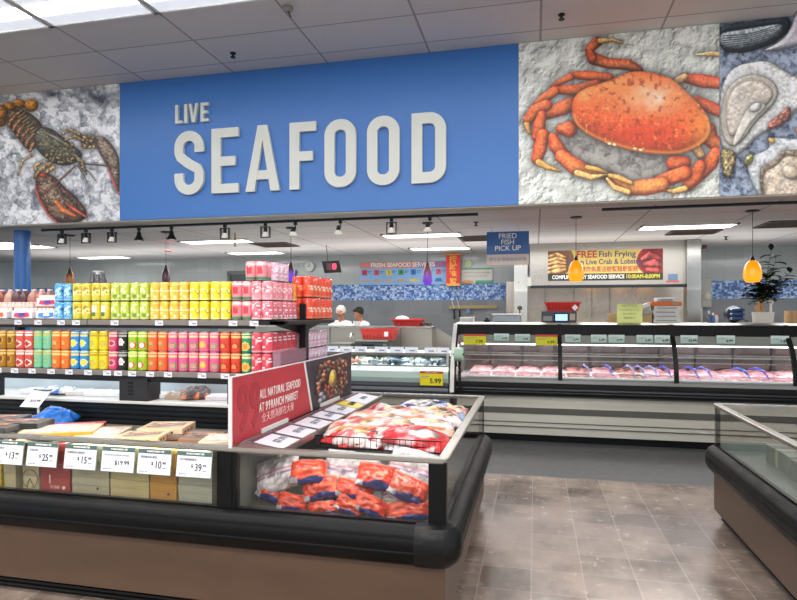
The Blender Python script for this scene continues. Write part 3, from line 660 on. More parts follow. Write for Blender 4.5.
# ================================================================ freezer islands
TOPZ, BZ0, BZ1 = .90, .39, .575
def fillet(pts, r=.05, n=5):
    out = [pts[0]]
    for i in range(1, len(pts)-1):
        p = Vector(pts[i]); a = (Vector(pts[i-1])-p).normalized(); b = (Vector(pts[i+1])-p).normalized()
        s, e = p+a*r, p+b*r; c = p+a*r+b*r
        for k in range(n+1):
            t = k/n; q = (1-t)**2*s+2*t*(1-t)*p+t*t*e; out.append((q.x, q.y))
    out.append(pts[-1]); return out
BUMP = [(-.01, BZ0), (.03, BZ0), (.055, BZ0+.02), (.066, BZ0+.05), (.070, BZ0+.055), (.072, BZ0+.07), (.069, BZ0+.075), (.073, BZ0+.1), (.070, BZ0+.13), (.066, BZ0+.135), (.066, BZ0+.14), (.055, BZ0+.165), (.03, BZ0+.185), (.012, BZ0+.19), (.012, BZ1), (-.01, BZ1)]
def shell(t, path, gpath=None):
    gp = gpath or path
    MB().sweep(path, [(-.02, .085), (0, .085), (0, BZ0+.01), (-.02, BZ0+.01)]).build('side_panel', BROWN, t)
    MB().sweep(path, [(-.08, 0), (-.05, 0), (-.05, .10), (-.08, .10)]).build('kick_plate', BLACK, t)
    kk = MB()
    for z in (.02, .045, .07): kk.sweep(path, [(-.05, z), (-.035, z), (-.035, z+.012), (-.05, z+.012)])
    kk.build('kick_grille', BLACKM, t)
    MB().sweep(fillet(path, .05), BUMP, sm=True).build('bumper', mat('bumper_rubber', '08090a', .42, spec=.16, bump=.1, bscale=10, rvar=.1, vscale=9), t)
    MB().sweep(path, [(-.006, BZ1-.01), (0, BZ1-.01), (0, TOPZ-.02), (-.006, TOPZ-.02)]).build('glass_panel', GLASSD, t)
    MB().sweep(fillet(path, .035, 3), [(-.04, TOPZ-.025), (.008, TOPZ-.025), (.012, TOPZ-.018), (.012, TOPZ-.004), (.006, TOPZ), (-.035, TOPZ), (-.04, TOPZ-.006)]).build('top_rail', ALU, t)
    MB().sweep(path, [(-.03, BZ1-.02), (-.004, BZ1-.02), (-.004, BZ1+.012), (-.03, BZ1+.012)]).build('glass_channel', BLACKM, t)
xE = -.415; yF, yB = 2.79, 4.97; xS = -1.53
# ---- end freezer
E = thing('end_freezer', ((xE+xS)/2, (yF+yB)/2, 0), 'open glass-sided end freezer with black bumper, heaped with bagged frozen seafood', 'freezer')
shell(E, [(xS, yF), (xE, yF), (xE, yB), (xS, yB)])
LINER = mat('freezer_liner', '6d716b', .5, var=.08)
m = MB(); m.box(xS+.02, xE-.03, yF+.03, yB-.03, .52, .55).box(xS+.0, xS+.02, yF+.02, yB-.02, .52, .88)
m.build('liner', LINER, E)
for x0, x1, y0, y1 in ((xE-.082, xE+.004, yF-.004, yF+.05), (xS-.0, xS+.02, yF-.004, yF+.05), (xE-.04, xE+.002, yB-.04, yB+.002)):
    MB().box(x0, x1, y0, y1, BZ1-.01, TOPZ-.02, b=.004).build('corner_post', BLACK, E)
# worn tape on the bumper corner
m = MB()
m.sweep(fillet([(xE-.14, yF), (xE, yF), (xE, yF+.07)], .05), [(.0, BZ0-.004), (.035, BZ0-.004), (.062, BZ0+.02), (.078, BZ0+.05), (.081, BZ0+.1), (.072, BZ0+.15), (.05, BZ0+.185), (.0, BZ0+.2)], sm=True)
m.build('corner_tape', mat('black_tape', '090a0b', .4, spec=.3, bump=.4, bscale=16), E)
# sloping price ledge beside the sign
m = MB(); m.prism([(xS+.02, .905), (xS+.25, .872), (xS+.25, .86), (xS+.02, .86)], 'y', yF+.02, yB-.05)
m.build('price_ledge', mat('ledge_grey', '77706c', .4, metal=.3), E)
MB().box(xS+.245, xS+.26, yF+.02, yB-.05, .855, .885).build('ledge_rail', ALU, E)
# ---- long freezer in front of the drinks shelf
XW = -8.4
Lf = thing('long_freezer', ((XW+xS)/2, (yF+yB)/2, 0), 'long low open freezer with black bumper and brown base in front of the drinks shelf', 'freezer')
# front and back faces
for path in ([(XW, yF), (xS, yF)], [(xS, yB), (XW, yB)]): shell(Lf, path)
MB().box(XW, xS-.03, yF+.03, yB-.03, .52, .55).box(XW, xS-.03, yF+.32, yF+.36, .55, .80).box(XW, xS-.03, yF+.32, 3.58, .80, .82).build('liner', LINER, Lf)
MB().box(xS-.085, xS-.001, yF-.004, yF+.06, BZ1-.01, TOPZ-.02).build('corner_post', BLACK, Lf)
# superstructure: slatted panel, ledge, window frame
SY = 3.56
m = MB(); m.box(XW, xS-.06, SY, 4.34, .82, .97)
for k in range(4): m.box(XW, xS-.06, SY-.02, SY, .835+k*.033, .855+k*.033)
m.build('slatted_panel', mat('slat_black', '1b1e21', .35, metal=.4), Lf)
MB().box(XW, xS-.05, SY-.04, 4.38, .97, .99, b=.004).build('inner_ledge', mat('ledge_white', 'c6c6c2', .4), Lf)
m = MB(); m.box(XW, xS-.06, SY-.01, SY+.03, 1.12, 1.15).box(XW, xS-.06, 4.30, 4.34, 1.12, 1.15)
for x in (XY(0, SY)-.02, XY(228, SY), XY(1, SY)-1.6): m.box(x, x+.03, SY-.01, SY+.03, .99, 1.12)
m.build('canopy_frame', BLACKM, Lf)
MB().box(XW, xS-.06, 3.94, 3.96, .99, 1.13).build('canopy_back', mat('canopy_mirror', 'c3cdd2', .25, metal=.3, var=.12, vscale=3), Lf)
MB().box(XW, xS-.06, SY+.05, 3.90, 1.135, 1.15).build('canopy_light', mat('canopy_lit', 'f4faff', .5, emit=1.6), Lf)
xa_, xb_ = XY(122, SY), XY(150, SY)
bx = MB().box(xa_, xb_, SY-.03, SY+.12, .985, 1.15, b=.004).build('control_box', mat('control_black', '1c1d20', .4), Lf)
m = MB()
for i in range(2):
    for j in range(4): m.box(xa_+.07+i*.022, xa_+.085+i*.022, SY-.033, SY-.029, 1.03+j*.025, 1.045+j*.025)
m.build('socket_holes', mat('hole_black', '050505', .8), bx)
# right edge, an end panel where the long freezer meets the end freezer
# ---- freezer across the aisle
XR1 = 1.345
R_ = thing('side_freezer', (2.9, (yF+yB)/2, 0), 'open glass-sided freezer island across the aisle at the right edge', 'freezer')
shell(R_, [(4.6, yB), (XR1, yB), (XR1, yF), (4.6, yF)])
MB().box(XR1+.03, 4.58, yF+.03, yB-.03, .52, .55).box(XR1+.9, XR1+.93, yF+.03, yB-.03, .55, .86).box(XR1+.03, 4.58, yB-.05, yB-.03, .55, .62).build('liner', mat('liner_pale_green', '7d8a84', .4, var=.1), R_)
MB().box(XR1+.006, XR1+.03, yB-.05, yB-.008, BZ1-.01, TOPZ-.02).build('corner_post', BLACK, R_)
# ================================================================ header sign on the end freezer
SX = xS+.0
sg = thing('freezer_sign', (SX, 3.8, .9), 'upright red and dark double sign reading ALL NATURAL SEAFOOD on the end freezer', 'sign')
RED = mat('sign_red', 'b8353f', .45, var=.05, vscale=3)
z0, z1, ysA, ysB = .905, 1.258, yF-.005, 4.83
MB().prism([(ysA, z0), (3.90, z0), (3.76, z1), (ysA, z1)], 'x', SX-.012, SX).build('red_panel', RED, sg)
MB().prism([(3.90, z0), (3.93, z0), (3.79, z1), (3.76, z1)], 'x', SX-.012, SX+.001).build('white_divider', WHITE, sg)
DK = mat('sign_slate', '3a3640', .5)
MB().prism([(3.93, z0), (ysB, z0), (ysB, z1), (3.79, z1)], 'x', SX-.012, SX).build('picture_panel', DK, sg)
m = MB(); m.box(SX-.016, SX+.004, ysA-.008, ysA, z0-.01, z1+.004).box(SX-.016, SX+.004, ysA, ysB, z1, z1+.005)
m.build('sign_edge', mat('sign_edge_pale', 'd9d5d4', .4), sg)
text('ALL NATURAL SEAFOOD', .074, FR(SX+.002, 3.40, 1.125), WTXT, 'lettering', sg, xs=.66, bold=0, gap=1.12)
text('AT 9\u200a9\u200aRANCH MARKET', .074, FR(SX+.002, 3.375, 1.05), WTXT, 'lettering', sg, xs=.66, bold=0, gap=1.14)
text('全天然海鮮在大華', .058, FR(SX+.002, 3.36, .985), mat('lettering_pink', 'e5b6b4', .6), 'lettering', sg, xs=1.0)
text('99', .34, FR(SX+.001, 2.98, 1.07), mat('sign_red_dark', 'a52c38', .5), 'pattern', sg, xs=.8, bold=.01)  # printed numerals in a darker red
for yy, w_ in ((3.30, .36), (4.28, .42)): MB().box(SX+.002, SX+.012, yy-w_/2, yy+w_/2, .905, .93).build('clip_strip', WHITE, sg)
def paint_food(c):
    c.fill('3a3842'); c.C *= (1-.25*vnoise(c.U, c.V, 20, 3))[..., None]
    r2 = np.random.default_rng(3)
    for i in range(300):
        x = 8+r2.random()*78; y = 5+r2.random()*70
        if abs(x-47)/46+abs(y-38)/50 > 1.25: continue
        a = r2.random()*3; k = r2.integers(0, 5)
        e, md, h = [('8c2c1a', 'd8583a', 'f09a70'), ('9c3a20', 'e4784a', 'f6b890'), ('8a5a34', 'd0a078', 'f0d8b8'), ('7c2418', 'c8402c', 'f08860'), ('6a4a3c', 'b89080', 'e8d0c4')][k]
        c.ell(x, y, 3.5+r2.random()*3.5, 2+r2.random()*2.2, e, md, a, hi=h, sh=2, k=i)
    c.ell(45, 40, 10, 17, 'b89860', 'e8d8a0', 0, sh=3, k=1); c.ell(45, 40, 7.5, 13, 'd09828', 'f0cc50', 0, shadow=0, k=2)
    for x, y in ((16, 62), (22, 70), (14, 72)): c.ell(x, y, 6, 5, '5a5a66', 'a8a8b4', 0, sh=2, hi='e0e0ec')
ys, zs = np.meshgrid(np.linspace(3.96, ysB-.06, 130), np.linspace(z1-.01, .935, 90))
cv = Canvas((ys-3.96)/(ysB-.06-3.96)*92, (z1-.01-zs)/(z1-.945)*76); paint_food(cv)
grid_object('food_picture', cv.C, np.stack([np.full_like(ys, SX+.0015), ys, zs], -1), vcol(), sg)
# cards lying on the ledge
def ledge_card(y0, y1, tx, col='e3e2ec', price='$12.99'):
    x0, x1 = xS+.035, xS+.235; za, zb = .9075, .8787
    t = thing('price_card', ((x0+x1)/2, (y0+y1)/2, .885), tx, 'price card', 'price cards on the sloping ledge')
    MB().quad((x0, y0, za), (x1, y0, zb), (x1, y1, zb), (x0, y1, za)).quad((x0, y0, za-.002), (x0, y1, za-.002), (x1, y1, zb-.002), (x1, y0, zb-.002)).build('card', mat('card_'+col, col, .35), t)
    k = (zb-za)/(x1-x0); ax = Vector((1, 0, k)).normalized()
    M = Matrix(((0, -ax.x, 0, (x0+x1)/2+.02), (1, 0, 0, (y0+y1)/2+.03), (0, -ax.z, 1, .8965-.003), (0, 0, 0, 1)))
    text(price, .06, M, INKG if col != 'e8d23c' else INK, 'price_lettering', t, bold=.001)
    MB().quad((x0, y0, za+.0006), (x0+.03, y0, za+.0006+.03*k), (x0+.03, y1, za+.0006+.03*k), (x0, y1, za+.0006)).build('header_strip', mat('strip_plum', '6a3a48', .5), t)
ys_ = [2.87, 3.15, 3.44, 3.73, 4.02, 4.31, 4.44, 4.60]
ledge_card(2.90, 3.13, 'pale price card nearest the viewer on the ledge below the red sign', price='$7.99')
ledge_card(3.17, 3.40, 'second pale price card on the ledge below the red sign', price='$9.99')
ledge_card(3.44, 3.68, 'third pale price card on the ledge, below the white divider', price='$8.99')
ledge_card(3.73, 3.93, 'fourth pale price card on the ledge, before the food picture', price='$6.99')
ledge_card(3.97, 4.22, 'fifth pale price card on the ledge, just before the yellow one', price='$5.99')
ledge_card(4.24, 4.44, 'yellow price card on the sloping ledge of the end freezer', col='e8d23c', price='$3.99')
ledge_card(4.46, 4.86, 'farthest pale price card at the back end of the sloping ledge', price='$4.99')
# ================================================================ bags
BAGM = vcol('printed_film', .22, .6, bump=.35)
def bag(name, W, D, Hh, seed, paint, label, cat, loc, rot, group):
    r_ = np.random.default_rng(seed); nu, nv = 26, 20
    u = np.linspace(-1, 1, nu); v = np.linspace(-1, 1, nv); U, V = np.meshgrid(u, v, indexing='ij')
    h = (np.clip(1-np.abs(U)**3.2, 0, 1)**.75)*(np.clip(1-np.abs(V)**3., 0, 1)**.75)
    nz = vnoise(U*50+seed*13, V*50, 22, seed, 3)-.5; nz2 = vnoise(U*50+seed*7, V*50, 9, seed+4, 2)-.5
    X = U*W/2*(1-.07*(1-np.abs(U))*V*V)+nz2*.012; Y = V*D/2*(1-.08*U*U)+nz*.012
    zt = h*Hh*(.55+.5*nz+.22*nz2)+.004; zb = -h*Hh*.35-.001
    C = np.zeros((nu, nv, 3)); cv = Canvas((U+1)*50, (V+1)*50); cv.C = C; paint(cv, r_)
    sh = np.clip(.92+.5*nz2+.15*nz, .6, 1.15); C = np.clip(cv.C*sh[..., None], 0, 1)
    vs = np.concatenate([np.stack([X, Y, zt], -1).reshape(-1, 3), np.stack([X, Y, zb], -1).reshape(-1, 3)])
    N = nu*nv; i = np.arange(N).reshape(nu, nv); q = np.stack([i[:-1, :-1], i[1:, :-1], i[1:, 1:], i[:-1, 1:]], -1).reshape(-1, 4)
    fs = q.tolist() + (q[:, ::-1]+N).tolist()
    b = list(i[:, 0]) + list(i[-1, 1:]) + list(i[::-1, -1][1:]) + list(i[0, ::-1][1:-1])
    for k in range(len(b)): a_, c_ = b[k], b[(k+1) % len(b)]; fs.append((int(c_), int(a_), int(a_+N), int(c_+N)))
    me = bpy.data.meshes.new(name); me.from_pydata(vs.tolist(), [], fs); me.polygons.foreach_set('use_smooth', [True]*len(fs))
    at = me.color_attributes.new('Col', 'FLOAT_COLOR', 'POINT'); cc = np.where(C <= .04045, C/12.92, ((C+.055)/1.055)**2.4).reshape(-1, 3)
    cc = np.concatenate([cc, cc]); at.data.foreach_set('color', np.concatenate([cc, np.ones((len(cc), 1))], -1).ravel().astype(np.float32))
    me.materials.append(BAGM); me.update()
    return link(name, me, None, loc, rot, label, cat, group)
def p_redblue(c, r):
    c.fill('cc3818'); n_ = vnoise(c.U, c.V, 30, int(r.integers(99)))
    c.over(np.clip((n_-.55)*3, 0, .6), S('ee7a50')); c.over(((c.V+6*np.sin(c.U/14)) < 24)*1., S('21387e')); c.over(((c.V < 26) & (c.V > 5) & (c.U < 22))*1., S('c8ccd4'))
    c.over(((c.V > 93) | (c.U < 3) | (c.U > 97))*.7, S('e4b8a8'))
    c.over(np.clip((np.abs(c.V-58) < 5)*(np.abs(c.U-50) < 26)*.55, 0, 1), S('f2a088'))
def p_clear(c, r):
    c.ice(22, '8c8484', 'dcd8da', int(r.integers(99)), .3); n_ = vnoise(c.U, c.V, 26, int(r.integers(99)))
    c.over(np.clip((n_-.5)*4, 0, .8), S('eeeaf0')); c.over(((c.V > 38) & (c.V < 45))*(vnoise(c.U, c.V, 12, 5) > .42)*.8, S('7a4a8c')); c.over(((c.V > 50) & (c.V < 54))*.6, S('c05a6c'))
def p_white(c, r):
    c.fill('f0e0dc'); k = int(r.integers(99)); n_ = vnoise(c.U, c.V, 24, k); c.over(np.clip((n_-.6)*9, 0, 1)*.85, S('cf4a40')); c.over(np.clip((vnoise(c.U, c.V, 24, k+7)-.56)*8, 0, 1)*.8, S('e8a07a'))
    c.over((vnoise(c.U, c.V, 30, k+19) > .68)*.8, S('7a9cc8')); c.over((np.abs(c.V-18) < 5)*(np.abs(c.U-50) < 34)*.85, S('e2843c')); c.ell(68, 55, 20, 17, 'c87a50', 'f0c8a0', .2, shadow=.1)
def p_red(c, r):
    c.fill('d4242a'); k = int(r.integers(99)); n_ = vnoise(c.U, c.V, 26, k); c.over(np.clip((n_-.62)*9, 0, 1)*.85, S('f4dcd8')); c.over(np.clip((vnoise(c.U, c.V, 18, k+3)-.5)*2, 0, .5), S('f0605c'))
    c.ell(60, 35, 24, 15, 'c0b8b0', 'f2eeea', .1, shadow=.1)
def p_pinkred(c, r):
    c.fill('f0e4e0'); k = int(r.integers(99)); c.over(((c.U+20*vnoise(c.U, c.V, 30, k)) < 38)*1., S('d8262c')); c.over(np.clip((vnoise(c.U, c.V, 20, k+3)-.58)*8, 0, 1)*.85, S('d8565a')); c.over(((c.V % 22 < 3) & (np.abs(c.U-62) < 26))*(vnoise(c.U, c.V, 4, 9) > .45)*.7, S('a86a60'))
    c.ell(66, 50, 22, 22, 'c88a58', 'ecc08c', .2, shadow=.1, speck=.5)
def p_blue(c, r):
    c.fill('3d62ac'); c.ell(48, 50, 38, 30, '8c8c90', 'd8d4cc', 0, shadow=0, speck=.6); c.over((vnoise(c.U, c.V, 14, 4) > .66)*.8, S('5a4a40'))
def p_bluewhite(c, r):
    c.fill('d8dcd8'); c.over((c.U < 34)*1., S('3a78c8')); c.over((vnoise(c.U, c.V, 30, 3) > .6)*.6, S('a8b0a8'))
# bags behind the front glass, leaning on one another (positions measured on the front face)
def inbag(px, py, Y, W, D, kind, tilt, roll, seed, label):
    X = XY(px, Y); Z = ZY(px, py, Y)
    bag('frozen_bag', W, D, .075, seed, kind, label, 'frozen food bag', (X, Y, Z), (math.radians(62+tilt), math.radians(roll), math.radians(rng.uniform(-6, 6))), 'frozen seafood bags behind the front glass')
RBL = 'orange and blue seafood bag behind the front glass, '
CLL = 'clear frozen seafood bag behind the front glass, '
inbag(278, 474, 2.99, .27, .20, p_clear, 0, -20, 1, CLL+'at the upper left')
inbag(352, 470, 3.02, .30, .20, p_clear, 0, 6, 2, CLL+'between the two upper red bags')
inbag(412, 470, 3.04, .26, .22, p_clear, 0, 10, 3, CLL+'in the upper right corner')
inbag(338, 486, 3.10, .40, .22, p_clear, 0, 0, 4, CLL+'deep in the middle of the pile')
inbag(400, 492, 2.96, .20, .14, p_clear, 5, -10, 24, CLL+'below the upper right red bag')
inbag(309, 472, 2.935, .20, .13, p_redblue, 0, -4, 5, RBL+'top left of the pile')
inbag(376, 476, 2.93, .20, .135, p_redblue, 0, 6, 6, RBL+'top middle with a wide blue band')
inbag(409, 489, 2.90, .20, .13, p_redblue, -5, 22, 7, RBL+'sliding down at the upper right')
inbag(273, 490, 2.98, .17, .13, p_redblue, 0, 20, 8, RBL+'dim one at the far left')
inbag(320, 489, 2.925, .19, .12, p_redblue, 0, -14, 9, RBL+'in the middle row left of centre')
inbag(354, 491, 2.935, .20, .11, p_redblue, 0, 14, 10, RBL+'in the middle row right of centre')
inbag(293, 503, 2.90, .17, .10, p_redblue, 0, 6, 11, RBL+'bottom row, leftmost')
inbag(325, 509, 2.885, .18, .08, p_redblue, 0, -4, 12, RBL+'bottom row, second from the left')
inbag(350, 507, 2.885, .16, .09, p_redblue, 0, 24, 13, RBL+'bottom row, third from the left')
inbag(371, 506, 2.88, .18, .10, p_redblue, 0, 20, 14, RBL+'bottom row, fourth from the left')
inbag(408, 511, 2.875, .22, .10, p_redblue, 0, -6, 15, RBL+'bottom row, rightmost')
# wire basket holding the upper heap
wb = thing('wire_basket', (-.9, 3.9, .82), 'black wire basket shelf under the heaped frozen bags', 'basket')
WIRE = mat('wire_black', '17181a', .4, metal=.5)
m = MB(); bx0, bx1, by0, by1 = xS+.29, xE-.07, 3.22, 4.88
for x in np.arange(bx0, bx1+.001, .0335): m.box(x-.0015, x+.0015, by0, by0+.003, .82, .885)
for z in (.82, .885): m.box(bx0, bx1, by0-.002, by0+.003, z-.003, z+.003)
m.build('front_rim', WIRE, wb)
m = MB()
for y in np.arange(by0, by1, .08): m.box(bx0, bx1, y, y+.004, .818, .822)
for x in np.arange(bx0, bx1, .12): m.box(x, x+.004, by0, by1, .814, .818)
m.build('mesh_floor', WIRE, wb)
def topbag(px, py, z, W, D, kind, rz, seed, label, H=.085, tx=0, ty=0):
    a, b = ray(px); d = (z-EYE)*FPX/(HOR-py); X, Y = d*a, d*b
    X = min(max(X, bx0+W*.46), bx1-W*.47); Y = max(Y, by0+.03+D*.5)
    bag('frozen_bag', W, D, H, seed, kind, label, 'frozen food bag', (X, Y, z-.03), (math.radians(8+tx), math.radians(ty), math.radians(rz)), 'frozen seafood bags heaped on top')
topbag(350, 439, .875, .40, .27, p_pinkred, -16, 31, 'red and white bag of frozen seafood at the front left of the heap')
topbag(382, 441, .885, .38, .26, p_pinkred, 6, 32, 'white bag with red corner and tan seafood window, front middle of the heap')
topbag(424, 438, .895, .40, .28, p_red, 10, 33, 'bright red bag with a clear window at the front right of the heap', ty=6)
topbag(352, 451, .86, .34, .2, p_red, 5, 34, 'red bag pressed against the basket wire at the left', H=.06)
topbag(432, 450, .86, .26, .2, p_red, -10, 35, 'red bag pressed against the basket wire at the right', H=.06)
topbag(393, 449, .86, .22, .16, p_clear, 20, 36, 'dark speckled clear bag at the basket wire', H=.06)
topbag(352, 425, .90, .42, .28, p_white, 8, 37, 'white bag with orange lettering and blue patches, left of the second row')
topbag(392, 425, .905, .42, .28, p_white, -6, 38, 'white bag with a peach picture, middle of the second row')
topbag(436, 425, .91, .34, .28, p_white, 14, 39, 'white bag with a pale seafood picture, right of the second row')
topbag(372, 416, .90, .44, .28, p_white, -4, 40, 'white and red bag in the third row of the heap')
topbag(408, 415, .90, .40, .28, p_white, 10, 41, 'white bag with tan pictures in the third row of the heap')
topbag(447, 417, .89, .34, .28, p_pinkred, 20, 42, 'white and rust bag beside the right rail in the third row')
topbag(425, 411, .90, .44, .26, p_pinkred, 8, 43, 'bag with a bright red curled edge in the fourth row')
topbag(378, 409.5, .88, .40, .28, p_pinkred, -8, 44, 'orange and red bag at the back left of the heap')
topbag(455, 410, .885, .30, .3, p_white, 5, 46, 'pale bag at the back right rail of the heap')
topbag(424, 404, .90, .40, .26, p_blue, 4, 45, 'blue tray-like bag of pale shellfish at the back of the heap')
# right island contents
bag('frozen_bag', .5, .34, .10, 61, p_bluewhite, 'blue and white bag of frozen food lying in the freezer across the aisle', 'frozen food bag', (2.02, 4.45, .80), (.1, .06, .3), 'bags in the freezer across the aisle')
bag('frozen_bag', .5, .36, .10, 62, p_clear, 'pale clear bag lying under the blue and white one across the aisle', 'frozen food bag', (1.95, 4.1, .72), (0, .1, -.3), 'bags in the freezer across the aisle')
bag('frozen_bag', .55, .4, .12, 63, p_bluewhite, 'blue ended bag deep behind the glass across the aisle, nearest', 'frozen food bag', (1.9, 3.5, .66), (0, .1, .5), 'bags in the freezer across the aisle')
m = MB()
for k, (x, y, z) in enumerate(((1.75, 4.45, .60), (1.72, 3.95, .60), (1.75, 3.4, .60))):
    t = thing('cardboard_carton', (x, y, .55), 'grey carton standing inside the freezer across the aisle, '+['farthest', 'middle', 'nearest'][k], 'carton', None)
    MB().box(x-.16, x+.16, y-.2, y+.2, .551, .67+k*.01, b=.004).build('carton_body', mat('carton_greygreen', '8b948c', .6, var=.1), t)
    MB().box(x-.162, x+.162, y-.02, y+.02, .551, .672+k*.01).build('tape', mat('tape_pale', 'b8b8a8', .3), t)
# ================================================================ boxes in the long freezer (front row, stacked)
def carton(name, x0, x1, y0, y1, z0, z1, col, label, cat='box', group=None, knot=False, lid=True, wood=False):
    t = thing(name, ((x0+x1)/2, (y0+y1)/2, z0), label, cat, group)
    m_ = mat('box_'+col+('w' if wood else ''), col, .6, var=.14 if wood else .06, vscale=5, stretch=(1, 1, 7) if wood else None)
    h = z1-z0
    MB().box(x0+.002, x1-.002, y0+.002, y1-.002, z0, z0+h*.62, b=.002).build('box_body', m_, t)
    MB().box(x0, x1, y0, y1, z0+h*.62, z1-.001, b=.003).build('lid', m_, t)
    if knot: MB().cyl((x1-(x1-x0)*.3, y0-.001, z0+h*.5), (x1-(x1-x0)*.3, y0+.001, z0+h*.5), .008).build('knot', mat('knot_brown', '6a4524', .6), t)
    return t
def fx(px): return XY(px, 2.85)
cols = [(-60, -22, 'b9b08a', 0, 'kraft'), (-20, 2.5, 'c6b028', 1, 'mustard yellow'), (5, 17, 'b5ad85', 0, 'beige'), (24, 40, 'bdb590', 0, 'beige'), (42, 71, '9c3a37', 0, 'dark red'), (73, 110, 'a9a68c', 1, 'grey beige'), (111.5, 150, 'b7ac7c', 1, 'straw coloured'), (151, 177.5, 'b98a3c', 1, 'orange brown wooden'), (179, 213, 'a3a795', 1, 'pale grey green')]
for i, (a, b, col, wd, nm) in enumerate(cols):
    x0, x1 = fx(a), fx(b)
    hs = [.57, .67, .77, .855] if nm not in ('beige', 'dark red', 'kraft') else [.57, .72, .855]
    for k in range(len(hs)-1):
        lv = ['bottom', 'middle', 'top'][k] if len(hs) == 4 else ['lower', 'upper'][k]
        where = {2: ' right of the mustard one', 3: ' tied with twine', 0: ' at the far left edge'}.get(i, '')
        t = carton('seafood_box', x0, x1, yF+.05, yF+.30, .551 if k == 0 else hs[k]+.001, hs[k+1], col, nm+' box'+where+' behind the price cards, '+lv+' of its stack', 'box', 'stacked boxes behind the price cards', knot=(nm.startswith('orange') or (nm.startswith('grey') and k == 0)), wood=bool(wd))
        if i == 3 and k == 0:
            tw = MB(); xc_ = (x0+x1)/2; z_ = .64
            for s_ in (-1, 1):
                tw.tube([(xc_+s_*(.008+.045*math.sin(q*.5)), yF+.045, z_+.05*math.cos(q*.5)) for q in range(7)], .0025, 6)
                tw.tube([(xc_, yF+.045, z_), (xc_+s_*.03, yF+.045, z_-.05)], .0022, 6)
            tw.build('twine_bow', mat('twine', '7c7350', .8), t)
        if i == 4 and k == 0:
            text('好海鮮', .022, FX((x0+x1)/2, yF+.0485, .60), mat('lettering_rose', 'dfb0a8', .6), 'lettering', t)
            MB().cyl((x1-.04, yF+.048, .60), (x1-.04, yF+.052, .60), .01).box(x0+.06, x0+.068, yF+.048, yF+.05, .62, .67).build('seal_mark', mat('mark_cream', 'e2cfc0', .6), t)
# products lying on top
def slab(name, pxa, pya, pxb, pyb, z, D, h, rz, col, label, cat='box'):
    a, b = ray((pxa+pxb)/2); d = (z-EYE)*FPX/(HOR-(pya+pyb)/2); X, Y = d*a, d*b
    L = abs(pxb-pxa)*d/FPX
    return X, Y, L
ztop = .858
def flatbox(px, py, z, W, D, h, rz, col, label, window=None, band=None, cat='box', name='seafood_box', holes=False, wood=False):
    a, b = ray(px); d = (z+h-EYE)*FPX/(HOR-py); X, Y = d*a, d*b
    t = thing(name, (0, 0, 0), label, cat, 'packages lying on top of the long freezer')
    m_ = mat('flat_'+col, col, .5, var=.07, vscale=10)
    MB().box(-W/2, W/2, -D/2, D/2, 0, h, b=.003).build('box_body', m_, t)
    if window:
        zz = np.meshgrid(np.linspace(-W*.38, W*.38, 40), np.linspace(D*.36, -D*.36, 40)); cv = Canvas((zz[0]/W+.5)*80, (zz[1]/D+.5)*80); window(cv)
        grid_object('picture_window', cv.C, np.stack([zz[0], zz[1], np.full_like(zz[0], h+.0015)], -1), vcol(), t)
        o_ = t.children[-1]; o_.location = (0, 0, 0)
        o_.data.transform(Matrix.Translation((0, 0, 0)))
    if band:
        for c_, y0, y1 in band: MB().box(-W/2-.001, W/2+.001, y0*D, y1*D, .002, h+.001).build('colour_band', mat('band_'+c_, c_, .4), t)
    if holes:
        m = MB()
        for s_ in (-.22, -.08, .12, .26): m.cyl((s_*W, -D/2-.001, h*.5), (s_*W, -D/2+.002, h*.5), h*.2, n=10)
        for s_ in (-.3, -.1, .2): m.cyl((W/2+.001, s_*D, h*.5), (W/2-.002, s_*D, h*.5), h*.2, n=10)
        m.build('finger_holes', mat('hole_brown', '5a3a28', .7), t)
    t.location = (X, Y, z); t.rotation_euler = (0, 0, math.radians(rz)); return t
def w_fish(c): c.fill('d8cdb8'); c.cap([(14, 30, 9), (38, 38, 13), (66, 46, 5)], '8c5a48', 'cf9a80', speck=.3, hi='f0d8c8'); c.cap([(20, 52, 7), (44, 58, 10), (70, 60, 4)], '9c6a54', 'd8a890', speck=.3, hi='f0d8c8')
def w_dark(c): c.ice(12, '3a2c28', 'a89c98', 2, .2); c.cap([(30, 40, 10), (64, 52, 12)], '6c3a24', 'b87a58', speck=.5)
def w_pale(c): c.ice(14, 'b8a898', 'f2ece4', 5, .15)
for k, (px, py, z) in enumerate(((-14, 432, .858), (14, 428.5, .858), (-14, 425.5, .893), (18, 421, .893), (30, 417.5, .858), (-4, 417, .893))):
    flatbox(px, py, z, .34, .20, .033, 12+k, '6c6d6a', 'dark metallic tray pack at the left end, '+['front left, lower layer', 'front right, lower layer', 'front left, upper layer', 'front right, upper layer', 'rear right', 'rear left'][k], window=w_dark, band=[('3a3b3a', -.5, -.47)], name='tray_pack', cat='food tray')
bag('frozen_bag', .22, .26, .07, 71, lambda c, r: (c.fill('1f6fd0'), c.over((vnoise(c.U, c.V, 20, 3) > .62)*.3, S('6aa8f0'))), 'plain bright blue bag between the dark trays and the yellow-edged box', 'bag', (XY(56, 3.36), 3.36, .885), (.25, .35, .3), None)
flatbox(62, 428, .858, .42, .36, .035, 27, 'dfd2b0', 'large flat cream box with a yellow and red edge', window=w_pale, band=[('e4a81c', -.502, -.44), ('b8302c', .3, .502)])
flatbox(45, 437, .858, .26, .12, .02, 20, 'e8dcc0', 'thin cream pack below the yellow-edged box', window=w_pale)
flatbox(104, 431, .858, .24, .30, .022, 18, 'd8cbb8', 'flat pale pack with a brown edge in the middle', window=w_pale, band=[('a8805c', .42, .502)])
flatbox(90, 437, .858, .20, .14, .02, 10, 'efeae2', 'white plastic wrapped pack beside the yellow-edged box', window=w_pale)
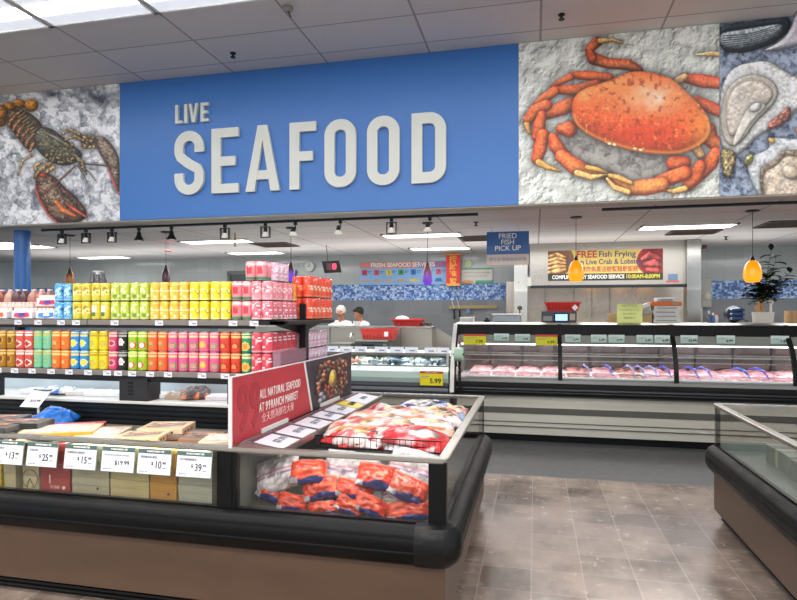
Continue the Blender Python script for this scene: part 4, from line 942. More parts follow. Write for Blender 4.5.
flatbox(120, 437, .858, .18, .14, .018, 8, 'e6dfd6', 'white wrapped pack in front of the wooden boxes', window=w_pale)
flatbox(167, 425, .858, .27, .24, .052, 14, 'd9c3a0', 'wooden box with round finger holes and fish picture, rear of the pair', window=w_fish, holes=True)
flatbox(143, 434, .858, .25, .19, .042, 14, 'dcc8a6', 'wooden box with round finger holes and fish picture, front of the pair', window=w_fish, holes=True)
flatbox(186, 433.5, .858, .22, .20, .02, 12, '7a6258', 'flat vacuum pack of dark fish next to the wooden boxes', window=w_dark, name='vacuum_pack', cat='food pack')
flatbox(203, 435, .858, .20, .22, .028, 10, '9c7c62', 'flat brown fish pack near the red sign', window=w_dark, name='vacuum_pack', cat='food pack')
flatbox(222, 437.5, .858, .20, .22, .036, 14, 'ddd4b8', 'cream box pushed against the red sign', window=w_pale)
# packs behind the canopy window
for k, (px, nm, fn) in enumerate(((35, 'white', w_pale), (52, 'blue', p_bluewhite), (66, 'blue', p_bluewhite), (80, 'pale', w_pale), (98, 'white', w_pale), (112, 'white', w_pale), (162, 'white', w_pale), (178, 'brown', w_fish), (196, 'shrimp', None), (218, 'pale', w_pale))):
    if nm == 'blue': bag('frozen_bag', .15, .2, .05, 80+k, p_bluewhite, 'blue and white pack on the inner ledge, '+('left' if k == 1 else 'right')+' of the two', 'food pack', (XY(px, 3.72), 3.72, 1.01), (0, 0, .5), 'packs on the inner ledge'); continue
    if nm == 'shrimp':
        def p_or(c, r): c.fill('4a3430'); c.over((vnoise(c.U, c.V, 34, 9) > .5)*.9, S('e07038'))
        bag('frozen_bag', .2, .2, .08, 99, p_or, 'dark pack with orange shellfish on the inner ledge', 'food pack', (XY(px, 3.74), 3.74, 1.02), (.2, 0, .6), 'packs on the inner ledge'); continue
    t = flatbox(px, 395, .99, .14, .16, .03, 20, {'white': 'e8eaee', 'pale': 'd8d0d4', 'brown': 'b89c84'}[nm], nm+' pack on the inner ledge behind the window, '+ORD[k]+' from the left', window=fn, name='food_pack', cat='food pack')
    t.location = (XY(px, 3.74), 3.74, .991); t['group'] = 'packs on the inner ledge'
# ================================================================ hanging price cards
def price_card(x0, x1, z1, h, Y, main, cents, label, name_, tilt=8, joined=False):
    t = thing('price_card', (0, 0, 0), label, 'price card', 'large price cards hung on the front rail')
    w = x1-x0
    MB().box(-w/2, w/2, -.001, .001, -h, 0).build('card', CARD, t)
    MB().box(-w/2, w/2, -.002, .0, -h*.17, 0).build('header_strip', CARDG, t)
    MB().box(-w/2-.003, w/2+.003, .001, .004, -h-.003, .003).build('holder', mat('holder_clear', '8a9c94', .3), t)
    text('99 RANCH MARKET 大華', h*.085, FX(.005, -.003, -h*.085), WTXT, 'store_lettering', t, xs=.85, bold=.0004)
    text(name_, h*.11, FX(-w*.42, -.002, -h*.32), INKG, 'name_lettering', t, align='LEFT')
    if joined: text('$'+main+'.'+cents, h*.26, FX(w*.14, -.002, -h*.64), INK, 'price_lettering', t)
    else:
        text('$', h*.19, FX(-w*.05, -.002, -h*.57), INK, 'price_lettering', t); text(main, h*.42, FX(w*.13, -.002, -h*.63), INK, 'price_lettering', t, xs=.78, bold=.0003)
        text(cents, h*.17, FX(w*.315, -.002, -h*.55), INK, 'price_lettering', t); text('/each', h*.07, FX(w*.32, -.002, -h*.74), INKG, 'unit_lettering', t)
    text('||||  0245 1189', h*.06, FX(-w*.42, -.002, -h*.9), INKG, 'code_lettering', t, align='LEFT')
    t.location = ((x0+x1)/2, Y, z1); t.rotation_euler = (math.radians(-tilt), 0, 0)
PY_ = yF-.028
for (a, b, py, m_, c_, jn, nm, tx) in ((-6, 22.5, 440, '13', '99', 0, '冷凍魚片', 'white price card reading $13.99, leftmost on the front rail'), (27, 56.5, 442, '25', '99', 0, '冷凍大蝦', 'white price card reading $25.99 on the front rail'),
    (64.5, 95.5, 445, '15', '99', 0, '烤鰻魚切片禮盒裝', 'white price card reading $15.99 on the front rail'), (101.5, 133.5, 446.5, '19', '99', 1, 'Roasted Eel Whole Frozen', 'white price card reading $19.99 on the front rail'),
    (137.5, 170, 449, '10', '99', 0, '蒲燒鰻魚特選裝', 'white price card reading $10.99 on the front rail'), (176.5, 210.5, 450.5, '39', '99', 0, '特大鮮甜蝦禮盒', 'white price card reading $39.99, rightmost on the front rail')):
    price_card(XY(a+1.6, PY_), XY(b+1.6, PY_), TOPZ-.03, .128, PY_, m_, c_, tx, nm, joined=jn)
# card on a stand above the dark trays
X = XY(37, 3.42); t = thing('price_card_stand', (X, 3.42, .93), 'tilted white price card on a small stand above the dark trays', 'price card')
MB().quad((X-.085, 3.36, .95), (X+.07, 3.36, .95), (X+.10, 3.44, 1.055), (X-.05, 3.44, 1.055)).build('card', CARD, t)
MB().quad((X-.053, 3.438, 1.053), (X+.098, 3.438, 1.053), (X+.103, 3.446, 1.064), (X-.048, 3.446, 1.064)).build('header_strip', CARDG, t)
MB().box(X+.05, X+.062, 3.37, 3.38, .90, .97).box(X-.0, X+.1, 3.42, 3.46, 1.062, 1.068).build('stand', mat('stand_clear', 'c8d0cc', .3), t)
M_ = Matrix(((1, .22, 0, X+.02), (0, .6, -.8, 3.385), (0, .8, .6, .99), (0, 0, 0, 1))); text('$12.99', .03, M_, INK, 'price_lettering', t)
# ================================================================ drinks shelf
GX1 = -1.64; GX0 = -8.3; GY0, GYM, GY1 = 3.50, 3.98, 4.46; ZL, ZU = 1.20, 1.545
G = thing('drinks_shelf', ((GX0+GX1)/2, GYM, .99), 'double-sided black metal drinks shelf with two tiers above the long freezer', 'shelf')
SH = mat('shelf_dark', '2a2523', .45, metal=.4); RAIL = mat('price_rail_grey', '847d78', .4, metal=.4)
for z, yy in ((ZL, 3.50), (ZU, 3.50)):
    xe = GX1-.14 if z == ZU else GX1
    MB().box(GX0, xe if z == ZU else GX1+.07, yy+.01, GYM-.01, z-.02, z).build('shelf_board', SH, G)
    MB().box(GX0, GX1, GYM+.01, GY1, z-.02, z).build('shelf_board', SH, G)
    m = MB()
    xs_ = [GX0, XY(88, yy)-.004, xe] if z == ZU else [GX0, xe]
    for a, b in zip(xs_[:-1], xs_[1:]): m.box(a+.003, b-.003, yy-.006, yy+.01, z-.034, z+.002, b=.002)
    m.build('price_rail', RAIL, G)
    MB().box(GX0, xe, yy+.02, yy+.05, z-.055, z-.035).build('shelf_lip', BLACKM, G)
# end bracket of the upper tier
m = MB(); m.box(GX1-.14, GX1+.09, GY0, GY0+.03, ZU-.03, ZU-.002).box(GX1-.02, GX1+.09, GY0, GY1, ZU-.03, ZU-.002, b=.003)
m.prism([(GY0+.05, ZU-.03), (GYM, ZU-.10), (GYM, ZU-.03)], 'x', GX1-.01, GX1+.0).prism([(GYM, ZU-.10), (GY1-.05, ZU-.03), (GYM, ZU-.03)], 'x', GX1-.01, GX1)
m.box(GX1-.14, GX1, GY0+.03, GYM, ZU-.02, ZU-.001)
m.build('end_bracket', BLACKM, G)
for x in (GX1-.0, -4.1, -6.6): MB().box(x+.0, x+.05, GYM-.03, GYM+.03, 1.151, 1.66 if x > -2 else 1.56, b=.004).build('upright', BLACKM, G)
for z, L in ((ZU, (18, 38, 61, 76, 114.5, 159, 193, 233, 254)), (ZL, (-2, 14.5, 32, 51, 69, 88, 107, 118, 132, 150, 168, 202, 225, 240))):
    for px in L:
        x = XY(px, 3.49)
        tg = MB().box(x-.03, x+.03, 3.489, 3.493, z-.035, z-.002).build('price_tag', mat('tag_white', 'dfe0e6', .5), G)
        MB().box(x-.004, x+.022, 3.4875, 3.489, z-.026, z-.016).box(x-.025, x+.0, 3.4875, 3.489, z-.012, z-.008).build('tag_print', INKG, tg)
# ---- cans
METAL = mat('can_metal', 'c9cacc', .25, metal=1.)
def can_mesh(R, Hc, patt, seg=28, rows=16):
    mb = MB(); neck = Hc*.05
    prof = [(R*.78, 0), (R*.97, Hc*.03)] + [(R, Hc*.03+neck*.4+(Hc*.9-neck*.4)*k/rows) for k in range(rows+1)] + [(R*.86, Hc*.985), (R*.88, Hc), (R*.80, Hc), (R*.78, Hc-.004)]
    rings = [[(r*math.cos(2*PI*k/seg), r*math.sin(2*PI*k/seg), z) for k in range(seg)] for r, z in prof]
    vs = [p for r_ in rings for p in r_]; fs = []; ms = []
    for i in range(len(prof)-1):
        for j in range(seg):
            k = (j+1) % seg; fs.append((i*seg+j, i*seg+k, (i+1)*seg+k, (i+1)*seg+j))
            a = (j+.5)/seg*2*PI + PI/2; a = (a+PI) % (2*PI)-PI      # 0 faces -Y
            if i < 1 or i > rows+2: ms.append(0)
            elif i in (1, rows+2): ms.append(1)
            else: ms.append(patt(math.degrees(a), (i-2+.5)/rows))
    mb.add(vs, fs, ms, True); mb.add(rings[-1], [tuple(range(seg))], 0); mb.add(rings[0], [tuple(range(seg))[::-1]], 0)
    return mb
def P_fruit(cz=.38, rz_=.2, ra=42, band=True, off=0, two=True):
    def f(a, z):
        e = ((a-off)/ra)**2+((z-cz)/rz_)**2
        if e < 1: return 3 if (e < .45 or not two) else 2
        if band and .74 < z < .86 and abs(a) < 60: return 4
        if band and z > .93: return 4
        return 1
    return f
def P_busy(seed):
    r_ = random.Random(seed); el = [(r_.uniform(-120, 120), r_.uniform(.15, .85), r_.uniform(10, 30), r_.uniform(.05, .16), r_.choice([2, 3, 4])) for _ in range(9)]
    st = [(r_.uniform(.2, .9), r_.uniform(-70, 40), r_.uniform(20, 60)) for _ in range(4)]
    def f(a, z):
        if z < .06: return 2
        for z0, a0, w in st:
            if abs(z-z0) < .035 and a0 < a < a0+w: return 4
        for (a0, z0, ra, rz, m_) in el:
            if ((a-a0)/ra)**2+((z-z0)/rz)**2 < 1: return m_
        return 1
    return f
def P_soft(a, z):
    if abs(a) < 26 and .30 < z < .7: return 3
    if .1 < z < .18: return 2
    if abs(a+70) < 16 and .2 < z < .8: return 4
    return 1
FL = {  # name: body, ring, motif, lettering, pattern, words
 'gold': ('a8741c', 'c89838', '6a4010', 'e0c070', P_fruit(.5, .25, 40), 'tall amber gold can'),
 'apple': ('d8584c', 'e8e0d0', 'b81c28', 'f6e4dc', P_fruit(.28, .2, 50), 'tall red can with an apple picture'),
 'mint': ('7cc49c', '5aa880', 'a8c060', 'c8b868', P_fruit(.4, .14, 30), 'tall mint green can'),
 'orange': ('ea7a30', 'd05a20', 'f0b060', 'f4d080', P_fruit(.35, .2, 36), 'tall orange can'),
 'lemon': ('2f8fd4', 'd8d8a0', 'f0d440', 'e4d070', P_fruit(.36, .22, 48), 'tall blue can with a yellow lemon picture'),
 'yellow': ('e4d428', 'a8b840', 'f4b050', 'b89a30', P_fruit(.32, .18, 36), 'tall yellow can'),
 'rose': ('d84470', 'e8a0a8', '8c3048', 'f0d0b0', P_fruit(.38, .2, 38), 'tall rose pink can'),
 'black': ('1c1c20', 'e0e0dc', 'c8c4bc', 'a8a8a4', P_fruit(.45, .22, 34), 'tall black and white can'),
 'lychee': ('9cc828', 'd84038', 'f4e8e4', 'e8e4a0', P_fruit(.28, .2, 46), 'tall lime green can with a lychee picture'),
 'salmon': ('ec6c3c', '58a048', 'f09858', 'f0c088', P_fruit(.4, .16, 32), 'tall salmon orange can'),
 'guava': ('e06494', '4ca850', 'f08890', 'f0c8a0', P_fruit(.28, .18, 44, off=15), 'tall pink can with a guava picture'),
 'peach': ('e66a90', 'f0a840', 'f4c860', 'f4d8a8', P_fruit(.36, .2, 38), 'tall pink can with a peach picture'),
 'fruitred': ('dc4c34', 'a82c24', 'f0904c', 'f4c080', P_fruit(.3, .2, 46), 'tall red orange can'),
 'tangerine': ('1f9a6c', 'f4c060', 'f09030', 'e8e0a0', P_fruit(.3, .24, 48), 'tall green can with an orange fruit picture'),
}
R_, HC = .0375, .134
protos = {}
def fmats(k):
    b_, r_, m_, l_ = FL[k][:4]
    return [METAL, mat('can_'+b_, b_, .3, metal=.25), mat('can_'+r_, r_, .35), mat('can_'+m_, m_, .35), mat('can_'+l_, l_, .35)]
seq = ['gold', 'gold', 'gold']+['apple']*2+['mint']*2+['orange']*2+['lemon']*2+['yellow']*2+['rose', 'black']+['lychee']*2+['salmon']*2+['guava']*3+['peach', 'guava']+['fruitred']*2+['tangerine']
seq = seq[1:]
n = len(seq); pitch = (XY(252, 3.53)-XY(7, 3.53))/25; xr = XY(252, 3.53)-pitch/2
cnt = {}; tot = {k: seq.count(k) for k in seq}
for i, fl in enumerate(seq):
    x = xr-(n-1-i)*pitch; cnt[fl] = cnt.get(fl, 0)+1
    for tier in (0, 1):
        if fl not in protos:
            o = can_mesh(R_, HC, FL[fl][4]).build('drink_can', fmats(fl), origin=(0, 0, 0)); protos[fl] = o; o.location = (x, 3.545, ZL)
            o['category'] = 'can'
        else: o = dup(protos[fl], (x, 3.545, ZL+tier*HC), rz=random.uniform(-.25, .25))
        if tier == 0 and fl in protos and cnt[fl] == 1: o.location = (x, 3.545, ZL)
        lab = FL[fl][5]+', '+('upper' if tier else 'lower')+' tier'
        if tot[fl] > 1: lab += ', '+(('left' if cnt[fl] == 1 else 'right') if tot[fl] == 2 else ORD[cnt[fl]-1])+' of its kind'
        o['label'] = lab; o['group'] = 'single cans on the lower drinks shelf'
# ---- shrink-wrapped packs
WRAP = {}
PK = {
 'blue': ('4aa4dc', '8cc8ec', '1c4878', 'bcdcf0', 'sky blue'), 'yellowgold': ('dcc428', 'b8d048', '9a8410', 'f0e89c', 'golden yellow'), 'yellowgreen': ('d8c830', '4ca044', 'f0ecd0', '287838', 'yellow with green leaf'),
 'lime': ('bccc3c', 'e0e490', '6c9424', 'eef0c0', 'lime green'), 'amber': ('e4c034', 'f0dc80', 'e8963c', 'f4ecc0', 'amber yellow'), 'bright': ('f0dc10', 'f8f0a0', 'b89410', 'fdf6c0', 'bright yellow'),
 'pinkgreen': ('ee8894', '3c8c60', 'd0303c', 'f8c8c8', 'pink with green foot'), 'pink': ('f0909c', 'f8c4c8', 'c83c50', 'fae0e0', 'pink'), 'pinkdot': ('ec7c8c', 'f8d8d8', 'd02840', 'f8f0f0', 'pink with white stars'), 'lilac': ('e0b0c8', 'f0d8e4', 'b0788c', 'f4e8f0', 'pale lilac'),
 'red': ('f04424', 'f08850', 'f8f0ea', 'f4b868', 'scarlet'), 'strawberry': ('d83c50', 'f0b0b4', 'b01830', 'f8ecec', 'strawberry red'), 'orangep': ('f0a028', 'f8d8a0', 'e8e0d4', 'd8842c', 'orange')}
def pack(kind, h=.127, wide=2, deep=3, pit=.0745):
    b_, r_, m_, l_, _ = PK[kind]; ms = [METAL, mat('can_'+b_, b_, .35), mat('can_'+r_, r_, .4), mat('can_'+m_, m_, .4), mat('can_'+l_, l_, .4)]
    t = thing('drink_pack', (0, 0, 0), 'x', 'drink pack')
    patt = {'pinkgreen': lambda a, z: 2 if z < .14 else (3 if (abs(a) < 30 and .35 < z < .75) else (4 if z > .85 else 1)), 'yellowgreen': lambda a, z: 3 if (abs(a+10) < 34 and .4 < z < .8) else (4 if (abs(a+10) < 30 and .15 < z < .4) else 1)}.get(kind, P_busy(sum(map(ord, kind))))
    allm = MB()
    for i in range(wide):
        for j in range(deep):
            c = can_mesh(pit/2-.0012, h-.002, patt, 16 if j else 30, 12)
            ox, oy = (i-(wide-1)/2)*pit, (j-(deep-1)/2)*pit; o_ = len(allm.v)
            allm.v += [(x+ox, y+oy, z) for x, y, z in c.v]; allm.f += [[k+o_ for k in f] for f in c.f]; allm.m += c.m; allm.s += c.s
    allm.build('can_cluster', ms, t)
    # film: a scalloped sleeve drawn tight round the cans
    w = MB(); W2, D2 = wide*pit/2+.001, deep*pit/2+.001; rings = []
    for zz, k in ((.004, .92), (.012, 1.), (h-.014, 1.), (h-.003, .95), (h, .8)):
        p = []
        for (cx_, cy_, a0) in ((W2-pit/2, D2-pit/2, 0), (-W2+pit/2, D2-pit/2, 90), (-W2+pit/2, -D2+pit/2, 180), (W2-pit/2, -D2+pit/2, 270)):
            for q in range(5):
                a_ = math.radians(a0+q*22.5); p.append(((cx_+pit/2*math.cos(a_))*k, (cy_+pit/2*math.sin(a_))*k, zz))
        rings.append(p)
    w.ring_strip(rings, 0, True, False); w.build('shrink_film', WF.setdefault(kind, glass('film_'+kind, 'ffffff', .8, .15, 0)), t)
    return t
WF = {}
pp = {}
def place(kind, x, y, z, label, h=.127, group='wrapped drink packs on the upper shelf', **k):
    key = (kind, h, tuple(sorted(k.items())))
    if key not in pp: t = pack(kind, h, **k); pp[key] = t
    else: t = dup(pp[key])
    t.location = (x, y, z); t['label'] = label; t['group'] = group; return t
YP = 3.535+.0745
HP = .1285
row = [(64.5, 'blue', 'blue'), (82.5, 'yellowgold', 'yellowgreen2'), (101.5, 'yellowgold', 'yellowgreen'), (121, 'lime', 'lime'), (140.5, 'lime', 'lime'), (160.5, 'amber', 'amber'), (180, 'amber', 'amber'), (200, 'bright', 'bright'), (221, 'bright', 'bright'), (242.5, 'pinkgreen', 'pinkgreen'), (262, 'pink', 'pinkdot')]
seen = {}
for i, (px, up, lo) in enumerate(row):
    lo = lo.replace('2', ''); lo = 'yellowgold' if i == 1 else lo
    x = XY(px, 3.53)
    for tier, kd in ((0, lo), (1, up)):
        lab = PK[kd][4]+' six-pack, '+('upper' if tier else 'lower')+' layer of the top shelf, '+ORD[i]+' stack'
        place(kd, x, YP, ZU+.002+tier*HP, lab)
XE_ = GX1-.077
place('pink', XE_, 3.80, ZU+.002+HP, 'pink four-pack of cans in the upper layer just left of the orange pack', deep=2)
place('pinkdot', XE_, 3.838, ZU+.002, 'pink six-pack with white marks in the lower layer beside the black upright')
place('pinkgreen', XY(258.5, 3.56), YP, ZU+.002+2*HP, 'pink six-pack with green foot on top of the pile, under the ceiling light')
place('lilac', XY(275.5, 3.66), YP+.1, ZU+.002+2*HP, 'pale lilac pack on top of the pile beside the pink one', wide=1)
place('orangep', GX1-.045, 3.915, ZU+.002+HP, 'orange can pack standing between the pink and the scarlet packs', h=.127, wide=1, deep=1)
# a row of packs behind, lower shelf of the back half
k_ = 0
for z in (ZU+.002, ZU+.002+.158):
    for y in (4.075, 4.33):
        k_ += 1
        place('red', GX1+.008, y, z, 'scarlet pack of cans at the shelf end, '+('upper' if k_ > 2 else 'lower')+' layer, '+('front' if k_ % 2 else 'rear')+' one', h=.156, wide=2, deep=3, pit=.078, group='scarlet packs at the shelf end')
for j, z in enumerate((ZL+.002, ZL+.132)):
    place('lilac', GX1-.06, 4.20, z, 'pale lilac pack at the end of the lower shelf behind the upright, '+('upper' if j else 'lower'), group='lilac packs at the shelf end')
    place('lilac', GX1-.06, 4.43-.01, z, 'pale lilac pack at the rear end of the lower shelf, '+('upper' if j else 'lower'), group='lilac packs at the shelf end')
# strawberry cans packs on the lower shelf's right end
for i, yy in enumerate((3.60, 3.828)):
    for tier in (0, 1):
        place('strawberry', XE_, yy, ZL+.001+tier*.134, 'strawberry red can pack on the lower shelf, '+('upper' if tier else 'lower')+(' front' if i == 0 else ' rear')+' one', h=.133, group='strawberry packs on the lower shelf')
# clear pinkish plastic box in front of them
x0, x1, y0, y1 = GX1+.004, GX1+.062, 3.50, 3.93
t = thing('plastic_display_box', ((x0+x1)/2, 3.7, ZL), 'see-through pinkish plastic box beside the strawberry packs at the shelf end', 'plastic box')
PB = glass('pink_plastic', 'e8c8d4', .9, .1, .22)
m = MB(); m.box(x0, x1, y0, y0+.003, ZL, ZL+.14).box(x0, x0+.003, y0, y1, ZL, ZL+.14).box(x1-.003, x1, y0, y1, ZL, ZL+.14).box(x0, x1, y1-.003, y1, ZL, ZL+.14)
m.build('box_wall', PB, t)
MB().box(x0-.002, x1+.004, y0-.004, y1+.004, ZL+.14, ZL+.146).build('lid', PB, t)
# ---- left end of the upper shelf: yogurt drink packs and wrapped bottles
def yog(px, z, kind, label):
    x = XY(px, 3.53); t = thing('yogurt_drink_pack', (x, 3.60, z), label, 'drink pack', 'yogurt drink packs on the upper shelf')
    m = MB()
    for i in range(5):
        for j in range(2):
            m.lathe([(.013, 0), (.017, .006), (.017, .035), (.013, .045), (.016, .058), (.016, .078), (.012, .084)], (x-.068+i*.034, 3.57+j*.036, z), n=10)
    m.build('bottles', mat('yogurt_bottle', 'f0d8d0', .35), t)
    MB().box(x-.089, x+.089, 3.546, 3.63, z+.004, z+.062, b=.006).build('label_sleeve', mat('sleeve_white', 'f0ecee', .3, bump=.3), t)
    c1, c2 = {'red': ('d04068', '3a4ca8'), 'blue': ('4a90dc', 'e8f0f8'), 'orange': ('e06a28', 'c83c2c')}[kind]
    MB().prism([(x-.066, z+.02), (x-.056, z+.046), (x+.06, z+.05), (x+.068, z+.022), (x+.0, z+.012)], 'y', 3.543, 3.546).build('label_badge', mat('badge_'+c1, c1, .4), t)
    MB().prism([(x-.02, z+.024), (x-.016, z+.044), (x+.03, z+.045), (x+.034, z+.026)], 'y', 3.541, 3.543).build('label_mark', mat('badge_'+c2, c2, .4), t)
yog(-6, ZU+.002, 'orange', 'white yogurt drink pack with orange badge at the far left edge')
yog(19.5, ZU+.002, 'red', 'white yogurt drink pack with red badge, lower layer')
yog(44, ZU+.002, 'blue', 'white yogurt drink pack with blue badge, lower layer')
yog(45, ZU+.092, 'red', 'white yogurt drink pack with red badge stacked beside the blue packs')
yog(20, ZU+.068+.0, 'orange', 'row of pink-capped yogurt drinks behind the red badge pack') if False else None
for k, px in enumerate((-4, 10, 24)):      # second layer of small drinks, seen as a row of pale pink caps
    x = XY(px, 3.60); t = thing('yogurt_drink_pack', (x, 3.66, ZU+.088), 'pack of pink-capped yogurt drinks in the second layer, '+['leftmost', 'middle', 'rightmost'][k], 'drink pack', 'yogurt drink packs on the upper shelf')
    for i in range(4):
        for j in range(2): MB().lathe([(.016, 0), (.017, .002), (.017, .02), (.012, .028), (.014, .036), (.012, .04)], (x-.051+i*.034, 3.62+j*.036, ZU+.088), n=10).build('bottle', mat('yogurt_pink', 'e8c4bc', .35), t)
def jug(px, Y, z, col, r, h, tx):
    x = XY(px, Y); t = thing('wrapped_bottle', (x, Y, z), tx, 'bottle', 'film wrapped bottles at the left end')
    MB().lathe([(r*.9, 0), (r, .01), (r, h*.72), (r*.9, h*.84), (r*.55, h*.93), (r*.4, h)], (x, Y, z), n=16).build('bottle_body', mat('jug_'+col, col, .25, bump=.3, bscale=20), t)
    MB().lathe([(r*.38, h*.97), (r*.4, h*.98), (r*.4, h*1.04), (r*.3, h*1.05)], (x, Y, z), n=14).build('bottle_cap', mat('cap_pale', 'd8ccc8', .4), t)
for i, (px, col, tx) in enumerate(((-4, '5a2c1c', 'dark brown film wrapped bottle at the left edge'), (2.5, '7c3420', 'reddish brown film wrapped bottle'), (10.5, 'b89080', 'pale pinkish film wrapped bottle'), (18, '4c2830', 'dark plum film wrapped bottle left of its twin'), (25, '4c2830', 'dark plum film wrapped bottle right of its twin'), (34, 'a87468', 'dusty pink film wrapped bottle'), (42, 'b87c70', 'rosy brown film wrapped bottle behind the stacked yogurt pack'), (50, '8c5c54', 'brown film wrapped bottle next to the blue packs'))):
    jug(px, 3.74, ZU+.001, col, .043, .215, tx)
t = thing('wrapped_bottle_bundle', (XY(98, 3.74), 3.74, ZU+.002), 'dark bottles under clear film peeking out above the yellow packs', 'bottle')
for s_ in (-.045, .0, .045):
    MB().lathe([(.034, 0), (.036, .01), (.036, .20), (.028, .27), (.014, .31), (.012, .335)], (XY(98, 3.74)+s_, 3.74, ZU+.002), n=14).build('bottle', mat('bundle_dark', '4c4a50', .2, bump=.4), t)
MB().lathe([(.015, .33), (.016, .335), (.016, .35), (.008, .355)], (XY(98, 3.74), 3.74, ZU+.002), n=12).box(XY(98, 3.74)-.03, XY(98, 3.74)+.03, 3.72, 3.76, ZU+.352, ZU+.358).build('handle', mat('cap_white', 'e0e0dc', .4), t)
# backs of the packs: a few pale lids peep over the yellow ones
for i, (px, kd) in enumerate(((196, 'lilac'), (214, 'lime'), (236, 'lime'))):
    place(kd, XY(px, 4.2), 4.2, ZU+.002, PK[kd][4]+' pack in the lower layer at the shelf rear, '+ORD[i]+' from the left', group='packs on the rear side'); place(kd, XY(px, 4.2), 4.2, ZU+.131, PK[kd][4]+' pack in the upper layer at the shelf rear, '+ORD[i]+' from the left', group='packs on the rear side')
# ================================================================ meat case
MY = 7.4; MX0 = -.98; MX1 = 5.35
MC = thing('meat_case', ((MX0+MX1)/2, 7.9, 0), 'long glass-fronted refrigerated meat case with a black canopy and steel base', 'display case')
def xprof(mb, prof, x0, x1, mi=0): mb.prism(prof, 'x', x0, x1, mi); return mb
STL2 = mat('case_steel_front', 'cfccbf', .3, metal=.25, rvar=.1, vscale=1.2, stretch=(1, 1, 5))
MB().box(MX0+.02, MX1, MY+.06, 8.35, .09, .40).build('base_panel', STL2, MC)
MB().box(MX0+.02, MX1, MY+.05, MY+.06, .235, .245).box(MX0+.02, MX1, MY+.052, MY+.06, .345, .42).box(MX0+.02, MX1, MY+.045, MY+.06, .18, .19).build('base_groove', mat('groove_grey', '5e5c55', .5, metal=.4), MC)
MB().box(MX0+.02, MX1, MY+.06, 8.35, .40, .58).build('upper_base_panel', STL2, MC)
MB().box(MX0+.04, MX1, MY+.10, 8.3, 0, .09).build('kick_plate', BLACK, MC)
xprof(MB(), [(MY+.02, .56), (MY-.03, .58), (MY-.05, .62), (MY-.04, .635), (MY-.06, .65), (MY-.05, .67), (MY-.055, .70), (MY-.02, .735), (MY+.05, .735), (MY+.08, .56)], MX0, MX1).build('bumper', mat('case_bumper', '16181b', .3, bump=.1), MC)
MB().box(MX0+.01, MX1, MY-.02, MY+.04, .735, .775).build('front_sill', mat('sill_grey', '9c9c98', .35, metal=.5), MC)
MB().box(MX0+.03, MX1, MY+.04, 8.30, .73, .79).build('deck', mat('deck_white', 'd8c8c8', .5), MC)
MB().box(MX0+.03, MX1, 8.28, 8.32, .79, 1.38).build('rear_doors', mat('rear_door_mirror', '8c7c7a', .18, metal=.7, var=.25, vscale=2.2), MC)  # brownish-pink reflection put into the doors' base colour
m = MB()
for k in range(14): x = MX0+.35+k*.44; m.box(x, x+.04, 8.24, 8.28, .79, 1.36)
m.build('door_frame', mat('door_frame_dark', '54484a', .4), MC)
xprof(MB(), [(7.62, 1.30), (7.60, 1.315), (7.66, 1.44), (7.72, 1.457), (8.36, 1.457), (8.36, 1.38), (7.74, 1.36)], MX0, MX1).build('canopy', mat('canopy_black', '08090b', .5, spec=.2), MC)
xprof(MB(), [(7.655, 1.445), (7.70, 1.466), (8.36, 1.466), (8.36, 1.457), (7.71, 1.457), (7.66, 1.436)], MX0, MX1).build('canopy_trim', ALU, MC)
MB().box(MX0+.05, MX1, 7.63, 7.67, 1.185, 1.20).build('light_tube', mat('case_tube', 'fff4f6', .5, emit=7), MC)
MB().box(MX0+.05, MX1, 7.60, 7.605, 1.20, 1.31).build('valance', mat('valance_pale', '8f8d84', .5), MC)
MB().box(MX0+.05, MX1, 7.70, 8.10, 1.045, 1.053).build('glass_shelf', glass('shelf_glass', 'f4f8f8', .6, .05), MC)
m = MB()
m.box(MX0+.05, MX1, 7.69, 7.70, 1.04, 1.058).box(MX0+.05, MX1, 7.60, 7.61, .985, .997).box(MX0+.05, MX1, 8.1, 8.11, 1.04, 1.056)
m.build('shelf_rail', ALU, MC)
gp = [(7.375, .775), (7.385, .90), (7.43, 1.05), (7.50, 1.19), (7.60, 1.315)]
for i, (xa_, xb_) in enumerate(((MX0+.05, .30), (.30, 1.6), (1.6, 2.83), (2.83, 4.1), (4.1, MX1))):
    m = MB()
    for (y0, z0), (y1, z1) in zip(gp[:-1], gp[1:]): m.quad((xa_+.02, y0, z0), (xb_-.02, y0, z0), (xb_-.02, y1, z1), (xa_+.02, y1, z1))
    m.build('curved_glass', GLASS, MC)
def post(x, w, mm, nm):
    m = MB()
    for (y0, z0), (y1, z1) in zip(gp[:-1], gp[1:]): m.prism([(y0-.008, z0), (y0+.02, z0), (y1+.02, z1), (y1-.008, z1)], 'x', x-w, x+w)
    m.prism([(7.60-.01, 1.315), (7.66, 1.45), (7.70, 1.45), (7.63, 1.31)], 'x', x-w, x+w)
    m.build(nm, mm, MC)
for x in (.30, 1.6, 2.83, 4.1): post(x, .025, BLACK, 'mullion')
# end panel at the left
xprof(MB(), [(7.30, .60), (7.33, .80), (7.36, .95), (7.41, 1.08), (7.48, 1.22), (7.58, 1.36), (7.66, 1.45), (8.36, 1.46), (8.36, .60)], MX0-.05, MX0).build('end_panel', mat('end_panel_metal', 'd4d2cc', .35, metal=.3), MC)
xprof(MB(), [(7.30, .60), (7.33, .80), (7.36, .95), (7.41, 1.08), (7.48, 1.22), (7.58, 1.36), (7.66, 1.45), (7.70, 1.45), (7.62, 1.34), (7.53, 1.21), (7.46, 1.07), (7.41, .94), (7.38, .80), (7.36, .60)], MX0-.0, MX0+.02).build('end_trim', BLACK, MC)
